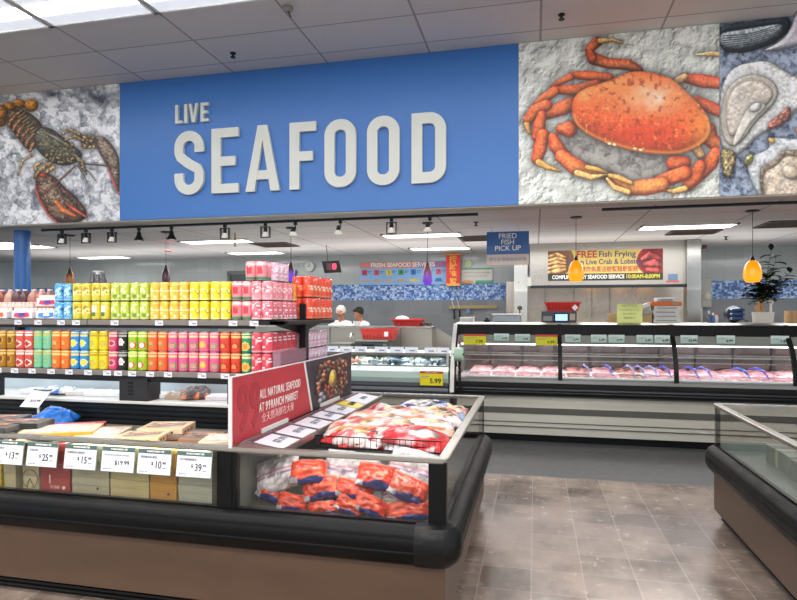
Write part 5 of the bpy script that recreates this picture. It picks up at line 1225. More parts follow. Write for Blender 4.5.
# QR-free white sticker on the canopy (blank)
# price cards in the case
def case_card(pa, pb, py, h, col, tx, price, Y=7.585, yellow=False):
    x0, x1 = XY(pa, Y), XY(pb, Y); z1 = ZY(pa, py, Y)
    t = thing('price_card', ((x0+x1)/2, Y, z1-h), tx, 'price card', 'price cards hung in the cases')
    MB().box(x0, x1, Y-.003, Y, z1-h, z1).build('card', mat('card_'+col, col, .5), t)
    if yellow: MB().box(x0-.002, x1+.002, Y-.005, Y-.002, z1-.015, z1+.012).build('header_strip', mat('strip_red', 'b83a2c', .5), t)
    text(price, h*.42, FX((x0+x1)/2+(x1-x0)*.2, Y-.004, z1-h*.68), INK, 'price_lettering', t, bold=.001)
    MB().box(x0+.02, x0+(x1-x0)*.6, Y-.0045, Y-.003, z1-h*.3, z1-h*.26).box(x0+.02, x0+(x1-x0)*.45, Y-.0045, Y-.003, z1-h*.45, z1-h*.41).build('small_print', INKG, t)
case_card(463.5, 486, 334.8, .125, 'e8d818', 'bright yellow price card at the left end of the meat case', '7.99', yellow=True)
case_card(494, 509, 333.5, .09, 'bfd0c8', 'pale green price card, first right of the left yellow card', '4.99')
case_card(515, 530, 334, .09, 'bfd0c8', 'pale green price card just left of the second yellow card', '5.99')
case_card(535.5, 557.5, 335.5, .12, 'e8d818', 'bright yellow price card before the first black mullion', '6.99', yellow=True)
for k, (a, b, p_) in enumerate(((565, 580.5, '3.99'), (591, 606.5, '5.49'), (608.5, 624.5, '4.99'), (636.5, 653, '3.49'), (654.5, 670, '6.49'), (680.5, 697.5, '$2.99'), (716.5, 735, '8.99'), (770.5, 789, '7.49'))):
    case_card(a, b, 334.5+(a-565)*.006, .095, 'c4d3cc', 'pale green price card right of the first mullion, '+ORD[k]+' of eight', p_)
# meat trays
def p_meat(base, dark, k):
    def f(c):
        c.fill(base); c.over(np.clip((vnoise(c.U, c.V, 20, k)-.45)*2.2, 0, .8), S(dark)); c.over(np.clip((vnoise(c.U, c.V, 9, k+5)-.62)*4, 0, .8), S('f8e8e8'))
    return f
def meat_mesh(name, W, D, h, fn, seed):
    nu, nv = 22, 16; U, V = np.meshgrid(np.linspace(-1, 1, nu), np.linspace(-1, 1, nv), indexing='ij')
    e = (np.clip(1-np.abs(U)**5, 0, 1)*np.clip(1-np.abs(V)**5, 0, 1))**.5
    z = e*h*(.6+.8*vnoise(U*50, V*50, 16, seed, 3)); cv = Canvas((U+1)*50, (V+1)*40); fn(cv)
    P = np.stack([U*W/2, V*D/2, z], -1); C = cv.C*(.8+.4*vnoise(U*50, V*50, 12, seed+2))[..., None]
    return grid_object(name, C, P[:, ::-1], MEATM) if False else (P, C)
MEATM = vcol('meat_surface', .3, .6, bump=.2)
def meat(x, y, z, W, D, h, base, dark, label, seed, tray='ece8ea', group='meat trays in the case', cat='meat tray'):
    t = thing('meat_tray', (x, y, z), label, cat, group)
    MB().box(x-W/2, x+W/2, y-D/2, y+D/2, z, z+.022, b=.006).build('tray', mat('tray_'+tray, tray, .5), t)
    P, C = meat_mesh('meat', W*.94, D*.94, h, p_meat(base, dark, seed), seed)
    P = P+np.array([x, y, z+.018]); grid_object('meat', C[:, ::-1], P[:, ::-1], MEATM, t)
palette = [('e8aab0', 'b06c6c')]*4+[('c07c74', '5c3430'), ('e4a8b0', 'a85c5c'), ('c88478', '74463c'), ('eab4bc', 'b87078'), ('e09aa4', '9c4c50'), ('ecbcc4', 'c07c84'), ('ecb0ba', 'c07078'), ('e8a0aa', 'c06068'), ('eeb8c0', 'c88088'), ('ee9a9c', 'c84c48'), ('ec7c70', 'c83c30'), ('ea5c4c', 'c0281c'), ('e85848', 'b82418'), ('e66050', 'b42c20'), ('e8a0a0', 'b85050'), ('e8a0a0', 'b85050')]
nT = 20; x = MX0+.14; W_ = (MX1-.1-x)/nT
for k in range(nT):
    c1, c2 = palette[k]; xx = x+W_*(k+.5)
    nm = 'scarlet red' if c1 in ('ec7c70', 'ea5c4c', 'e85848', 'e66050') else ('brownish' if c1 in ('c07c74', 'c88478') else 'pink')
    meat(xx, 7.62, .79, W_*1.0, .42, .032, c1, c2, nm+' meat tray in the front row of the meat case, '+ORD[k]+' from the left', 200+k)
    meat(xx, 8.04, .81, W_*1.0, .38, .045, c1, c2, nm+' meat tray in the rear row of the meat case, '+ORD[k]+' from the left', 240+k)
# blue plastic dividers
DVM = mat('divider_blue', '6a78c8', .35, var=.1)
for k, (px, tp) in enumerate(((585.5, '8a94c8'), (608, '4a62d0'), (630, '9aa0d8'), (640, '7c88cc'), (652, '8c94d4'), (665.5, '4a52c4'), (692, '3c56c8'), (705, '6474d0'), (742, '4468d4'), (760.5, '4a5cd0'))):
    xx = XY(px, 7.62); t = MB()
    t.tube([(xx-.03, 7.95, .90), (xx-.01, 7.75, .935), (xx+.02, 7.58, .915), (xx+.03, 7.44, .84)], [.006, .014, .014, .006], 8).build('price_divider', mat('dv'+tp, tp, .35), label='blue plastic leaf divider between meat trays, '+ORD[k]+' from the left', cat='divider', group='blue dividers in the meat case')
# paper roll at the end of the case
X = XY(459, 7.25); t = thing('bag_roll', (X, 7.22, .66), 'pale green produce bag roll on a stand at the left end of the meat case', 'bag roll')
MB().cyl((X-.05, 7.22, 1.08), (X+.05, 7.22, 1.08), .085, n=22).build('roll', mat('roll_mint', 'a9c6b2', .6), t)
MB().cyl((X-.07, 7.22, 1.08), (X+.07, 7.22, 1.08), .012).box(X-.012, X+.02, 7.27, 7.30, .66, 1.08).box(X-.04, X-.02, 7.20, 7.24, .93, 1.0).build('stand', BLACKM, t)
# ================================================================ fish case
FXa, FXb = -5.2, XY(448.5, 7.4)
FC = thing('fish_case', ((FXa+FXb)/2, 7.8, 0), 'low glass fish case with crushed ice, left of the meat case', 'display case')
MB().box(FXa, FXb, 7.46, 8.3, .08, .55).build('base_panel', STL2, FC)
MB().box(FXa, FXb, 7.5, 8.25, 0, .08).build('kick_plate', BLACK, FC)
xprof(MB(), [(7.46, .50), (7.38, .52), (7.36, .60), (7.37, .64), (7.36, .66), (7.39, .70), (7.46, .70)], FXa, FXb).build('bumper', mat('fish_bumper', '4a4e54', .3, metal=.4), FC)
xprof(MB(), [(7.40, .70), (7.37, .76), (7.375, .84), (7.41, .90), (7.43, .90), (7.46, .70)], FXa, FXb).build('curved_front', mat('mint_gloss', 'bfd4cc', .12, coat=.5), FC)
MB().box(FXa, FXb, 7.42, 7.46, .895, .915).build('front_rail', ALU, FC)
MB().box(FXa, FXb, 7.46, 8.3, .70, .86).build('deck', mat('deck_steel', 'b8bcbc', .4, metal=.4), FC)
MB().box(FXa, FXb, 8.26, 8.3, .86, 1.10).build('rear_panel', mat('rear_green', '6a7c6c', .3, metal=.3, var=.3, vscale=6), FC)
MB().box(FXa, FXb, 7.55, 8.30, 1.045, 1.06).build('top_shelf', mat('shelf_white', 'd8dcda', .35), FC)
MB().box(FXa, FXb, 7.56, 7.60, 1.033, 1.044).build('light_tube', mat('fish_tube', 'f4fff8', .5, emit=4), FC)
MB().box(FXa, FXb, 7.535, 7.55, 1.03, 1.065).build('shelf_rail', ALU, FC)
m = MB(); m.quad((FXa, 7.44, .91), (FXb, 7.44, .91), (FXb, 7.54, 1.04), (FXa, 7.54, 1.04)); m.build('front_glass', GLASS, FC)
for x in (FXb-.03, -2.9): MB().box(x, x+.025, 7.43, 7.47, .70, 1.06).build('end_post', mat('post_white', 'c8c8c4', .4), FC)
# crushed ice
nx, ny = 220, 40; Xg, Yg = np.meshgrid(np.linspace(FXa+.02, FXb-.05, nx), np.linspace(8.24, 7.48, ny)); cv = Canvas(Xg*100, Yg*100); cv.ice(5, 'a8b0b8', 'f4f6f8', 4, .3)
Zg = .868+.05*vnoise(Xg*100, Yg*100, 9, 3)+(Yg-7.48)*.06
grid_object('crushed_ice', cv.C, np.stack([Xg, Yg, Zg], -1), vcol('ice_surface', .3), None, label='crushed ice bed under the fish in the glass fish case', cat='ice', kind='stuff')
def fish_proto(name, L, h, cols, label):
    t = MB(); n_ = 12; rings = []
    for i in range(n_+1):
        u = i/n_; r = (math.sin(PI*min(1, u*1.02+.02)**.8)**.75)*(1-.35*u)+.05; r = max(r, .08)
        rings.append([((u-.5)*L, math.cos(2*PI*k/12)*r*h*.35, math.sin(2*PI*k/12)*r*h*.55+h*.3) for k in range(12)])
    t.ring_strip(rings, [0 if i < 3 else 1 for i in range(n_)], True, True)
    o = t.build(name, [mat('fishhead_'+cols[0], cols[0], .25, metal=.2), mat('fish_'+cols[1], cols[1], .25, metal=.3, var=.3, vscale=40)], origin=(0, 0, 0), label=label, cat='fish')
    MB().prism([(L*.47, h*.25), (L*.62, h*.62), (L*.57, h*.3), (L*.62, -.02*h), (L*.47, h*.2)], 'y', -.003, .003).build('tail_fin', mat('fin_'+cols[1], cols[0], .4), o)
    MB().prism([(-L*.12, h*.78), (L*.02, h*1.0), (L*.18, h*.72)], 'y', -.002, .002).build('back_fin', mat('fin_'+cols[1], cols[0], .4), o)
    m_ = MB()
    for s_ in (-1, 1): m_.ell((-L*.40, s_*h*.16, h*.42), .006, .004, .006, 8, 5)
    m_.build('eyes', mat('fish_eye', '101010', .2), o); return o
fp = [fish_proto('whole_fish', .26, .085, ('5c6470', '9ca4ac'), 'a'), fish_proto('whole_fish', .24, .08, ('3c4652', '4c5a6c'), 'a'), fish_proto('whole_fish', .22, .09, ('c86a58', 'e09a88'), 'a'), fish_proto('whole_fish', .22, .07, ('a8a49c', 'd4d0c8'), 'a')]
ks = [2, 2, 3, 3, 3, 3, 0, 3, 3, 1, 1, 1, 1, 0, 3, 3, 0, 0, 0, 0, 3, 1, 0]
first = set()
for i, k in enumerate(ks):
    px = 352+(i*4.15); x = XY(px, 7.7); y = 7.62+(i % 3)*.14
    if k in first: o = dup(fp[k])
    else: o = fp[k]; first.add(k)
    o.location = (x, y, .905+(y-7.5)*.06); o.rotation_euler = (0, .0, math.radians(random.uniform(-50, 50)+90*(i % 2)))
    o['label'] = ['silver grey', 'dark blue', 'pinkish', 'pale'][k]+' whole fish on the crushed ice, '+ORD[i]+' from the left'; o['group'] = 'whole fish on ice'
for k, (a, b, y_) in enumerate(((325, 337, 350), (339, 352, 350), (354, 366, 349.5), (374, 387, 351), (389.5, 403, 350), (404.5, 417.5, 350), (424, 436, 352), (436.8, 449, 352))):
    Y = 7.57; x0, x1 = XY(a, Y), XY(b, Y); t = thing('price_card', ((x0+x1)/2, Y, 1.06), 'white price card standing on top of the fish case, '+ORD[k]+' from the left', 'price card', 'white price cards on the fish case')
    MB().quad((x0, Y, 1.062), (x1, Y, 1.062), (x1, Y+.05, 1.135), (x0, Y+.05, 1.135)).build('card', mat('card_bluewhite', 'd8dce8', .5), t)
    MB().box((x0+x1)/2-.02, (x0+x1)/2+.05, Y+.008, Y+.012, 1.085, 1.10).build('price_print', INKG, t)
Y = 7.35; x0, x1 = XY(420, Y), XY(443, Y); z1 = ZY(430, 373.5, Y)
t = thing('price_card', ((x0+x1)/2, Y, z1-.14), 'yellow price sign with a red top on the front of the fish case', 'price card', None)
MB().box(x0, x1, Y-.004, Y, z1-.15, z1).build('card', mat('card_e8d818', 'e8d818', .5), t)
MB().box(x0-.002, x1+.002, Y-.006, Y-.003, z1-.0, z1+.03).build('header_strip', mat('strip_red', 'b83a2c', .5), t)
text('99 RANCH MARKET', .018, FX((x0+x1)/2, Y-.0065, z1+.015), WTXT, 'store_lettering', t)
text('5.99', .085, FX((x0+x1)/2+.05, Y-.005, z1-.095), INK, 'price_lettering', t, bold=.002); MB().box(x0+.02, x0+.12, Y-.0055, Y-.004, z1-.04, z1-.03).box(x0+.02, x0+.1, Y-.0055, Y-.004, z1-.06, z1-.052).build('small_print', INKG, t)
# yellow squeeze on the shelf
t = thing('sponge', (XY(438, 7.9), 7.9, 1.06), 'small yellow cloth lying on the fish case behind the price cards', 'cloth'); MB().ell((XY(438, 7.9), 7.9, 1.085), .06, .05, .035).build('cloth', mat('cloth_yellow', 'e0c030', .8), t)
# ================================================================ work table behind the fish case
TX0, TX1 = -5.2, XY(432, 9.0)
WT = thing('work_counter', ((TX0+TX1)/2, 9.3, 0), 'tall stainless steel counter in front of the two workers', 'counter')
MB().box(TX0, TX1, 9.0, 9.05, 0, 1.35).build('front_panel', STEELD, WT)
MB().box(TX0, TX1+.02, 8.97, 9.38, 1.35, 1.375, b=.004).build('worktop', STEEL, WT)
MB().box(TX1-.03, TX1, 9.05, 9.38, 0, 1.35).build('end_panel', STEELD, WT)
m = MB()
for px in (401, 363, 330): m.box(XY(px, 9)-.006, XY(px, 9)+.006, 8.99, 9.0, .1, 1.35)
m.build('seam', mat('seam_dark', '6c6a66', .5), WT)
# return of the counter at right: slanted splash
MB().prism([(TX1+.0, .9), (TX1+.34, .9), (TX1+.34, 1.15), (TX1+.02, 1.35), (TX1, 1.35)], 'y', 9.3, 9.33).build('splash_guard', STEELD, WT)
LT = thing('low_steel_table', ((TX0+TX1)/2, 8.6, 0), 'low stainless table between the fish case and the tall counter', 'table')
MB().box(TX0, -1.35, 8.38, 8.85, 1.0, 1.03).build('tabletop', STEEL, LT)
for x in (TX0+.05, -3.3, -1.42):
    for y in (8.42, 8.81): MB().box(x-.02, x+.02, y-.02, y+.02, 0, 1.0).build('leg', STEELD, LT)
# dark machine with basket on it
REDP = mat('red_plastic', 'cc2a24', .35)
def basket(x0, x1, y0, y1, z0, z1, label):
    t = thing('red_basket', ((x0+x1)/2, (y0+y1)/2, z0), label, 'basket')
    m = MB(); th = .008; s_ = .03
    bo = [(x0+s_, y0+s_), (x1-s_, y0+s_), (x1-s_, y1-s_), (x0+s_, y1-s_)]; to_ = [(x0, y0), (x1, y0), (x1, y1), (x0, y1)]
    for (ax, ay), (bx_, by_), (cx_, cy_), (dx_, dy_) in zip(bo, bo[1:]+bo[:1], to_[1:]+to_[:1], to_): m.quad((ax, ay, z0), (bx_, by_, z0), (cx_, cy_, z1), (dx_, dy_, z1))
    m.quad(*[(a_, b_, z0+.001) for a_, b_ in bo]); m.build('tub', REDP, t)
    m = MB(); m.box(x0-.01, x1+.01, y0-.012, y0+.004, z1-.02, z1).box(x0-.01, x1+.01, y1-.004, y1+.012, z1-.02, z1).box(x0-.012, x0+.004, y0, y1, z1-.02, z1).box(x1-.004, x1+.012, y0, y1, z1-.02, z1)
    m.build('rim', REDP, t)
    n_ = 9
    for i in range(n_):
        xx = x0+.05+(x1-x0-.1)*i/(n_-1); MB().box(xx-.007, xx+.007, y0+.008, y0+.02, z0+.03, z0+.07).build('vent_slot', mat('red_dark', '8c1814', .6), t)
    return t
x0, x1 = XY(356, 8.5), XY(391, 8.5)
t = thing('weighing_machine', ((x0+x1)/2, 8.6, 1.03), 'dark grey wrapping scale under the lower red basket', 'scale')
MB().box(x0, x1, 8.42, 8.75, 1.03, 1.16, b=.015).build('body', mat('machine_grey', '4c5054', .4), t)
MB().box(x0+.12, x0+.30, 8.405, 8.425, 1.06, 1.12).build('display', mat('display_dark', '20242c', .2), t)
MB().box(x0+.02, x1-.02, 8.40, 8.78, 1.16, 1.19, b=.005).build('platter', STEELD, t)
MB().box(x1-.1, x1-.04, 8.405, 8.425, 1.05, 1.13).build('keypad', mat('keys', '8c8f92', .5), t)
b1 = basket(XY(360, 8.4), XY(393, 8.4)+.01, 8.42, 8.72, 1.19, 1.345, 'lower red plastic basket on the dark scale behind the fish case')
MB().box(XY(384, 8.4), XY(388, 8.4), 8.412, 8.416, 1.24, 1.31).build('white_label', CARD, b1)
b2 = basket(XY(392.5, 9.1), XY(421, 9.1), 9.08, 9.40, 1.376, 1.49, 'upper red plastic basket on the tall steel counter')
t = thing('styrofoam_lid', (XY(402, 9.2), 9.22, 1.47), 'white heap of ice rising out of the upper red basket', 'ice'); MB().ell((XY(402, 9.22), 9.24, 1.47), .12, .1, .07).build('heap', mat('foam_white', 'e8ecf0', .6, bump=.4), t)
t = thing('steel_pot', (XY(426, 9.2), 9.2, 1.376), 'two small dark bowls on the counter right of the upper red basket', 'bowl')
for s_ in (-.05, .05): MB().lathe([(.03, 0), (.045, .03), (.05, .05), (.044, .05), (.03, .02)], (XY(426, 9.2)+s_, 9.2, 1.376), n=16).build('bowl', mat('bowl_brown', '5a4434', .3), t)
# left machine
x0, x1 = XY(330, 8.5), XY(352, 8.5)
t = thing('steel_sink', ((x0+x1)/2, 8.6, 1.03), 'small steel sink unit beside the dark scale', 'sink')
MB().box(x0, x1, 8.45, 8.8, 1.03, 1.13, b=.008).build('basin', STEELD, t); MB().tube([(x1-.05, 8.75, 1.13), (x1-.05, 8.75, 1.25), (x1-.05, 8.62, 1.27), (x1-.05, 8.58, 1.22)], .01).build('faucet', STEEL, t)
# ================================================================ things on top of the meat case
ZT = 1.467
t = thing('weighing_scale', (XY(507, 7.95), 7.95, ZT), 'low silver weighing scale on top of the meat case, left', 'scale')
x0, x1 = XY(493.5, 7.95), XY(521, 7.95)
MB().box(x0, x1, 7.8, 8.1, ZT, ZT+.09, b=.01).build('body', mat('scale_grey', '8f979c', .35, metal=.4), t); MB().box(x0-.01, x1+.01, 7.79, 8.12, ZT+.09, ZT+.11, b=.004).build('platter', STEEL, t)
MB().cyl((x1-.02, 8.1, ZT+.11), (x1-.02, 8.1, ZT+.17), .01).ell((x1-.02, 8.1, ZT+.19), .035, .02, .035).build('dial', mat('dial_olive', '5c5844', .4), t)
t = thing('foam_tray_stack', (XY(467, 7.95), 7.95, ZT), 'small white stack of foam trays at the left end of the meat case top', 'tray stack')
for k in range(4): MB().box(XY(460.5, 7.95), XY(474, 7.95), 7.85, 8.05, ZT+k*.017, ZT+k*.017+.014, b=.004).build('foam_tray', mat('foam', 'dcdcd8', .6), t)
t = thing('tape_dispenser', (XY(487, 7.95), 7.95, ZT), 'small black tape dispenser left of the silver scale', 'tape dispenser')
MB().box(XY(484.5, 7.95), XY(490, 7.95), 7.9, 8.0, ZT, ZT+.03, b=.005).build('base', BLACK, t); MB().cyl((XY(487, 7.95)-.02, 7.95, ZT+.045), (XY(487, 7.95)+.02, 7.95, ZT+.045), .025).build('tape_roll', mat('roll_dark', '303438', .4), t)
# register
x0, x1 = XY(541.5, 7.95), XY(576, 7.95)
t = thing('scale_printer', ((x0+x1)/2, 7.95, ZT), 'dark weighing printer with a small blue screen on top of the meat case', 'label printer')
MB().box(x0, x1, 7.82, 8.12, ZT, ZT+.145, b=.012).build('body', mat('printer_grey', '3c4044', .4), t)
MB().box(x0+.155, x0+.335, 7.80, 7.83, ZT+.012, ZT+.118, b=.004).build('bezel', BLACK, t)
MB().box(x0+.17, x0+.32, 7.797, 7.80, ZT+.022, ZT+.105).build('screen', mat('screen_blue', '9cc4f4', .3, emit=1.1), t)
MB().box(x0+.02, x0+.13, 7.815, 7.822, ZT+.02, ZT+.08).build('paper_slot', mat('slot_grey', '84888a', .5), t)
MB().box(x1-.085, x1-.02, 7.81, 7.822, ZT+.03, ZT+.11).build('keypad', mat('keys_tan', 'a89c88', .5), t)
b3 = basket(XY(545, 7.95), XY(580, 7.95), 7.84, 8.1, ZT+.147, ZT+.265, 'red plastic basket on top of the weighing printer')
MB().prism([(XY(575, 7.83)-.04, ZT+.19), (XY(575, 7.83), ZT+.23), (XY(575, 7.83)+.04, ZT+.19), (XY(575, 7.83), ZT+.15)], 'y', 7.832, 7.836).build('white_label', CARD, b3)
# yellow sign, carton
t = thing('counter_sign', (XY(630, 7.75), 7.76, ZT), 'pale yellow paper sign standing on the meat case', 'sign')
x0, x1 = XY(617, 7.75), XY(642.5, 7.75)
MB().box(x0, x1, 7.748, 7.752, ZT, ZY(630, 304, 7.75)).build('board', mat('sign_lemon', 'd4dc88', .5, var=.05), t)
MB().box(x0+.03, x1-.03, 7.75, 7.85, ZT, ZT+.01).build('foot', mat('foot_clear', 'c8d0c8', .3), t)
for k, (s_, w_) in enumerate((('NOTICE', .05), ('No cleaning service', .028), ('after 8:00 PM', .028), ('謝謝合作', .034))):
    text(s_, w_, FX((x0+x1)/2, 7.747, ZT+.21-k*.05), mat('lettering_olive', '8c9858', .6), 'lettering', t)
MB().box(XY(609.5, 7.9), XY(621, 7.9), 7.85, 8.1, ZT, ZT+.11, b=.003).build('small_carton', mat('carton_kraft', 'a88c64', .7), label='small kraft carton behind the left edge of the yellow paper sign', cat='carton')
MB().box(XY(640, 7.95), XY(650.5, 7.95), 7.85, 8.1, ZT, ZT+.10, b=.003).build('small_carton', mat('carton_kraft', 'a88c64', .7), label='kraft carton between the yellow paper sign and the white cartons', cat='carton')
for k in range(4):
    x0, x1 = XY(652, 7.95)+(k % 2)*.01, XY(679, 7.95)-(k % 3)*.008
    z0 = ZT+k*.052; t = thing('takeout_carton', ((x0+x1)/2, 7.98, z0), 'flat white printed carton on the meat case, '+ORD[k]+' from the bottom of the stack', 'carton', 'flat white cartons in a stack')
    MB().box(x0, x1, 7.85, 8.12, z0, z0+.05, b=.003).build('box_body', mat('carton_white', 'c9c9c2', .6, var=.06), t); MB().box(x0+.03, x1-.05, 7.848, 7.851, z0+.018, z0+.034).build('print_band', mat('print_grey', '8a8c90', .6), t)
t = thing('orange_carton', (XY(665, 7.95), 7.98, ZT+.209), 'flat orange carton on top of the white cartons', 'carton')
MB().box(XY(650.5, 7.95), XY(680, 7.95), 7.86, 8.12, ZT+.209, ZT+.262, b=.003).build('box_body', mat('carton_orange', 'c8682c', .6), t); MB().box(XY(670, 7.95), XY(677, 7.95), 7.857, 7.861, ZT+.222, ZT+.25).build('label_patch', mat('patch', '9c8c70', .6), t)
t = thing('flat_package', (XY(666, 7.95), 7.98, ZT+.264), 'greyish white package lying on the orange carton', 'package')
MB().box(XY(656, 7.95), XY(674, 7.95), 7.88, 8.1, ZT+.264, ZT+.31, b=.01).build('box_body', mat('carton_pale', 'c4c8cc', .5), t); MB().box(XY(659, 7.95), XY(671, 7.95), 7.876, 7.881, ZT+.275, ZT+.295).build('print_band', mat('print_grey', '8a8c90', .6), t)
t = thing('flat_package', (XY(645, 7.95), 8.0, ZT+.20), 'slanting white and blue package leaning left of the orange carton', 'package')
MB().prism([(XY(636, 7.95), ZT+.16), (XY(650, 7.95), ZT+.205), (XY(650, 7.95)-.01, ZT+.25), (XY(636, 7.95), ZT+.205)], 'y', 7.9, 8.1).build('box_body', mat('carton_pale', 'c4c8cc', .5), t)
MB().prism([(XY(637, 7.95), ZT+.135), (XY(650, 7.95), ZT+.18), (XY(650, 7.95), ZT+.195), (XY(637, 7.95), ZT+.155)], 'y', 7.9, 8.1).build('lower_film', mat('film_blue', '5c7ca8', .4), t)
MB().box(XY(637, 8), XY(651.5, 8), 7.93, 8.12, ZT+.101, ZT+.158, b=.006).build('wrapped_package', mat('wrap_grey', '9ea2a8', .5, var=.2, vscale=20), label='grey wrapped package below the slanting white one', cat='package')
# bottles, blue bag, plant
for k, (px, col, h, cap) in enumerate(((709, '5a6470', .13, 'd0d4d8'), (713, '3c68a8', .11, 'e8e8e8'), (716.5, 'd8d0cc', .12, 'c02830'))):
    x = XY(px, 7.9); t = thing('spray_bottle', (x, 7.9, ZT), ['grey bottle nearest the steel pillar', 'small blue bottle between two others', 'white bottle with red top'][k]+' on the meat case', 'bottle', 'bottles beside the steel pillar')
    MB().lathe([(.02, 0), (.022, .005), (.022, h*.65), (.01, h*.8), (.01, h*.85)], (x, 7.9, ZT), n=14).build('bottle_body', mat('bot_'+col, col, .3), t); MB().lathe([(.012, h*.85), (.012, h*1.1), (.006, h*1.12)], (x, 7.9, ZT), n=12).build('bottle_cap', mat('botc_'+cap, cap, .4), t)
x0, x1 = XY(723.5, 8.0), XY(744, 8.0)
t = thing('padded_bag', ((x0+x1)/2, 8.0, ZT), 'shiny dark blue padded bag on the meat case', 'bag')
m = MB(); m.ell(((x0+x1)/2, 8.0, ZT+.105), (x1-x0)*.5, .1, .105, 20, 12); m.build('bag_body', mat('bag_navy', '1c2740', .3), t)
for k in range(3): MB().ell(((x0+x1)/2+.02, 7.94, ZT+.055+k*.052), (x1-x0)*.40, .075, .032, 18, 8).build('padded_fold', mat('bag_sheen', '34507c', .2, coat=.5), t)
MB().box(x1+.0, x1+.04, 7.98, 7.99, ZT+.02, ZT+.03).build('strap', BLACK, t)
# plant
px0, px1 = XY(757, 7.9), XY(774.5, 7.9); xc_ = (px0+px1)/2; ph = ZY(765, 312, 7.9)-ZT
PL = thing('potted_plant', (xc_, 7.99, ZT), 'bushy dark green plant in a square white pot on the meat case', 'plant')
w_ = (px1-px0)/2
m = MB(); m.ring_strip([[(xc_+sx*k_, 7.99+sy*k_, ZT+z) for sx, sy in ((-1, -1), (1, -1), (1, 1), (-1, 1))] for k_, z in ((w_*.9, 0), (w_, ph), (w_*.88, ph), (w_*.86, ph-.02))], 0, True, True, False); m.build('pot', mat('pot_white', 'cfcbc2', .5), PL)
m = MB(); BK = mat('bark_tan', 'b08a5c', .7, var=.2)
m.tube([(xc_-.05, 7.97, ZT+ph-.02), (xc_-.07, 7.97, ZT+ph+.06), (xc_-.03, 7.98, ZT+ph+.13), (xc_+.01, 7.99, ZT+ph+.2)], [.035, .03, .022, .012], 8)
m.tube([(xc_+.0, 7.99, ZT+ph-.02), (xc_-.02, 7.98, ZT+ph+.08), (xc_+.01, 7.99, ZT+ph+.2)], [.025, .02, .012], 8); m.build('trunk', BK, PL)
m = MB(); m.lathe([(.014, ph-.01), (.013, ph+.08), (.03, ph+.11), (.035, ph+.14), (.02, ph+.16)], (xc_+.065, 7.93, ZT), n=12); m.build('white_ornament', mat('ornament_white', 'd8d4cc', .4), PL)
stems = MB(); leaves = MB(); rr = random.Random(5)
def leaf(p, dirv, L, W):
    d = Vector(dirv).normalized(); s_ = d.cross(Vector((0, 0, 1))).normalized(); up = s_.cross(d); pts = []
    for u, w2, dz in ((0, .05, 0), (.25, .8, .02), (.5, 1, .02), (.75, .7, -.02), (1, .03, -.10)):
        c = Vector(p)+d*L*u+up*dz*L; pts.append((c-s_*W*w2/2+up*W*.12, c-up*0, c+s_*W*w2/2+up*W*.12))
    vs = [q for t_ in pts for q in t_]; fs = []
    for i in range(4):
        for j in range(2): a_ = i*3+j; fs.append((a_, a_+1, a_+4, a_+3))
    leaves.add(vs, fs, 0, True)
base = Vector((xc_, 7.99, ZT+ph+.17))
tips = [((.10, 0, .62), 9), ((.16, .02, .52), 8), ((.30, .0, .30), 8), ((-.10, .02, .22), 6), ((.05, -.05, .30), 8), ((.22, -.05, .20), 8), ((.38, .03, .16), 7), ((-.04, .05, .14), 7), ((.14, .08, .36), 7), ((.02, -.06, .10), 8), ((.12, -.08, .12), 8)]
for (tv, n_) in tips:
    tip = base+Vector(tv); mid = base.lerp(tip, .5)+Vector((rr.uniform(-.03, .03), 0, .05)); P_ = [base, mid, tip]; stems.tube(P_, [.006, .004, .002], 5)
    for k in range(n_):
        u = .25+.75*k/(n_-1); q = base.lerp(mid, u*2) if u < .5 else mid.lerp(tip, u*2-1); a_ = k*2.4+rr.random()
        leaf(q, (math.cos(a_), math.sin(a_)*.7, rr.uniform(-.1, .5)), rr.uniform(.11, .16), rr.uniform(.055, .08))
for k in range(150):
    q = base+Vector((rr.gauss(.0, .07), rr.gauss(0, .05), rr.gauss(.04, .06))); a_ = rr.random()*6.3; leaf(q, (math.cos(a_), math.sin(a_)*.7, rr.uniform(-.3, .4)), rr.uniform(.08, .13), rr.uniform(.04, .07))
stems.build('stems', mat('stem_green', '2c3a20', .6), PL); leaves.build('foliage', mat('leaf_dark', '1c2c1a', .65, spec=.2, var=.3, vscale=10), PL)
MB().box(XY(789, 7.95), XY(806, 7.95), 7.85, 8.1, ZT, ZT+.145, b=.004).build('wooden_block', mat('wood_tan', 'b08c60', .6, var=.15, stretch=(1, 1, 6)), label='light wooden box at the right edge of the meat case top', cat='wooden box')
# ================================================================ hood, banner, kitchen wall
HX0, HX1 = XY(530, 10.3), XY(688, 10.3); hzb = 2.03
HD = thing('cooking_hood', ((HX0+HX1)/2, 10.8, hzb), 'wide stainless cooking hood carrying the fish frying banner', 'hood')
MB().prism([(10.3, hzb), (10.3, SOF), (11.5, SOF), (11.5, hzb+.3)], 'x', HX0, HX1).build('hood_shell', mat('hood_steel', 'a9a59d', .3, metal=.85, rvar=.12, vscale=1.3), HD)
MB().box(HX0, HX1, 10.27, 10.3, hzb-.03, hzb+.02).build('lower_lip', BLACKM, HD)
MB().box(HX0, HX1, 10.28, 10.3, SOF-.13, SOF-.10).build('upper_seam', STEELD, HD)
for k, px in enumerate((600, 633, 660)): MB().lathe([(.05, 0), (.05, .02)], (XY(px, 10.6), 10.7, hzb+.03), n=12).build('warm_lamp', mat('warm_lamp', 'ffb060', .5, emit=14), HD)
MB().box(HX0-.45, HX1+.5, 11.42, 11.46, .9, hzb+.15).build('backsplash', mat('splash_steel', 'c2b9ac', .3, metal=.7, rvar=.12, vscale=2, var=.12), HD)
m = MB()
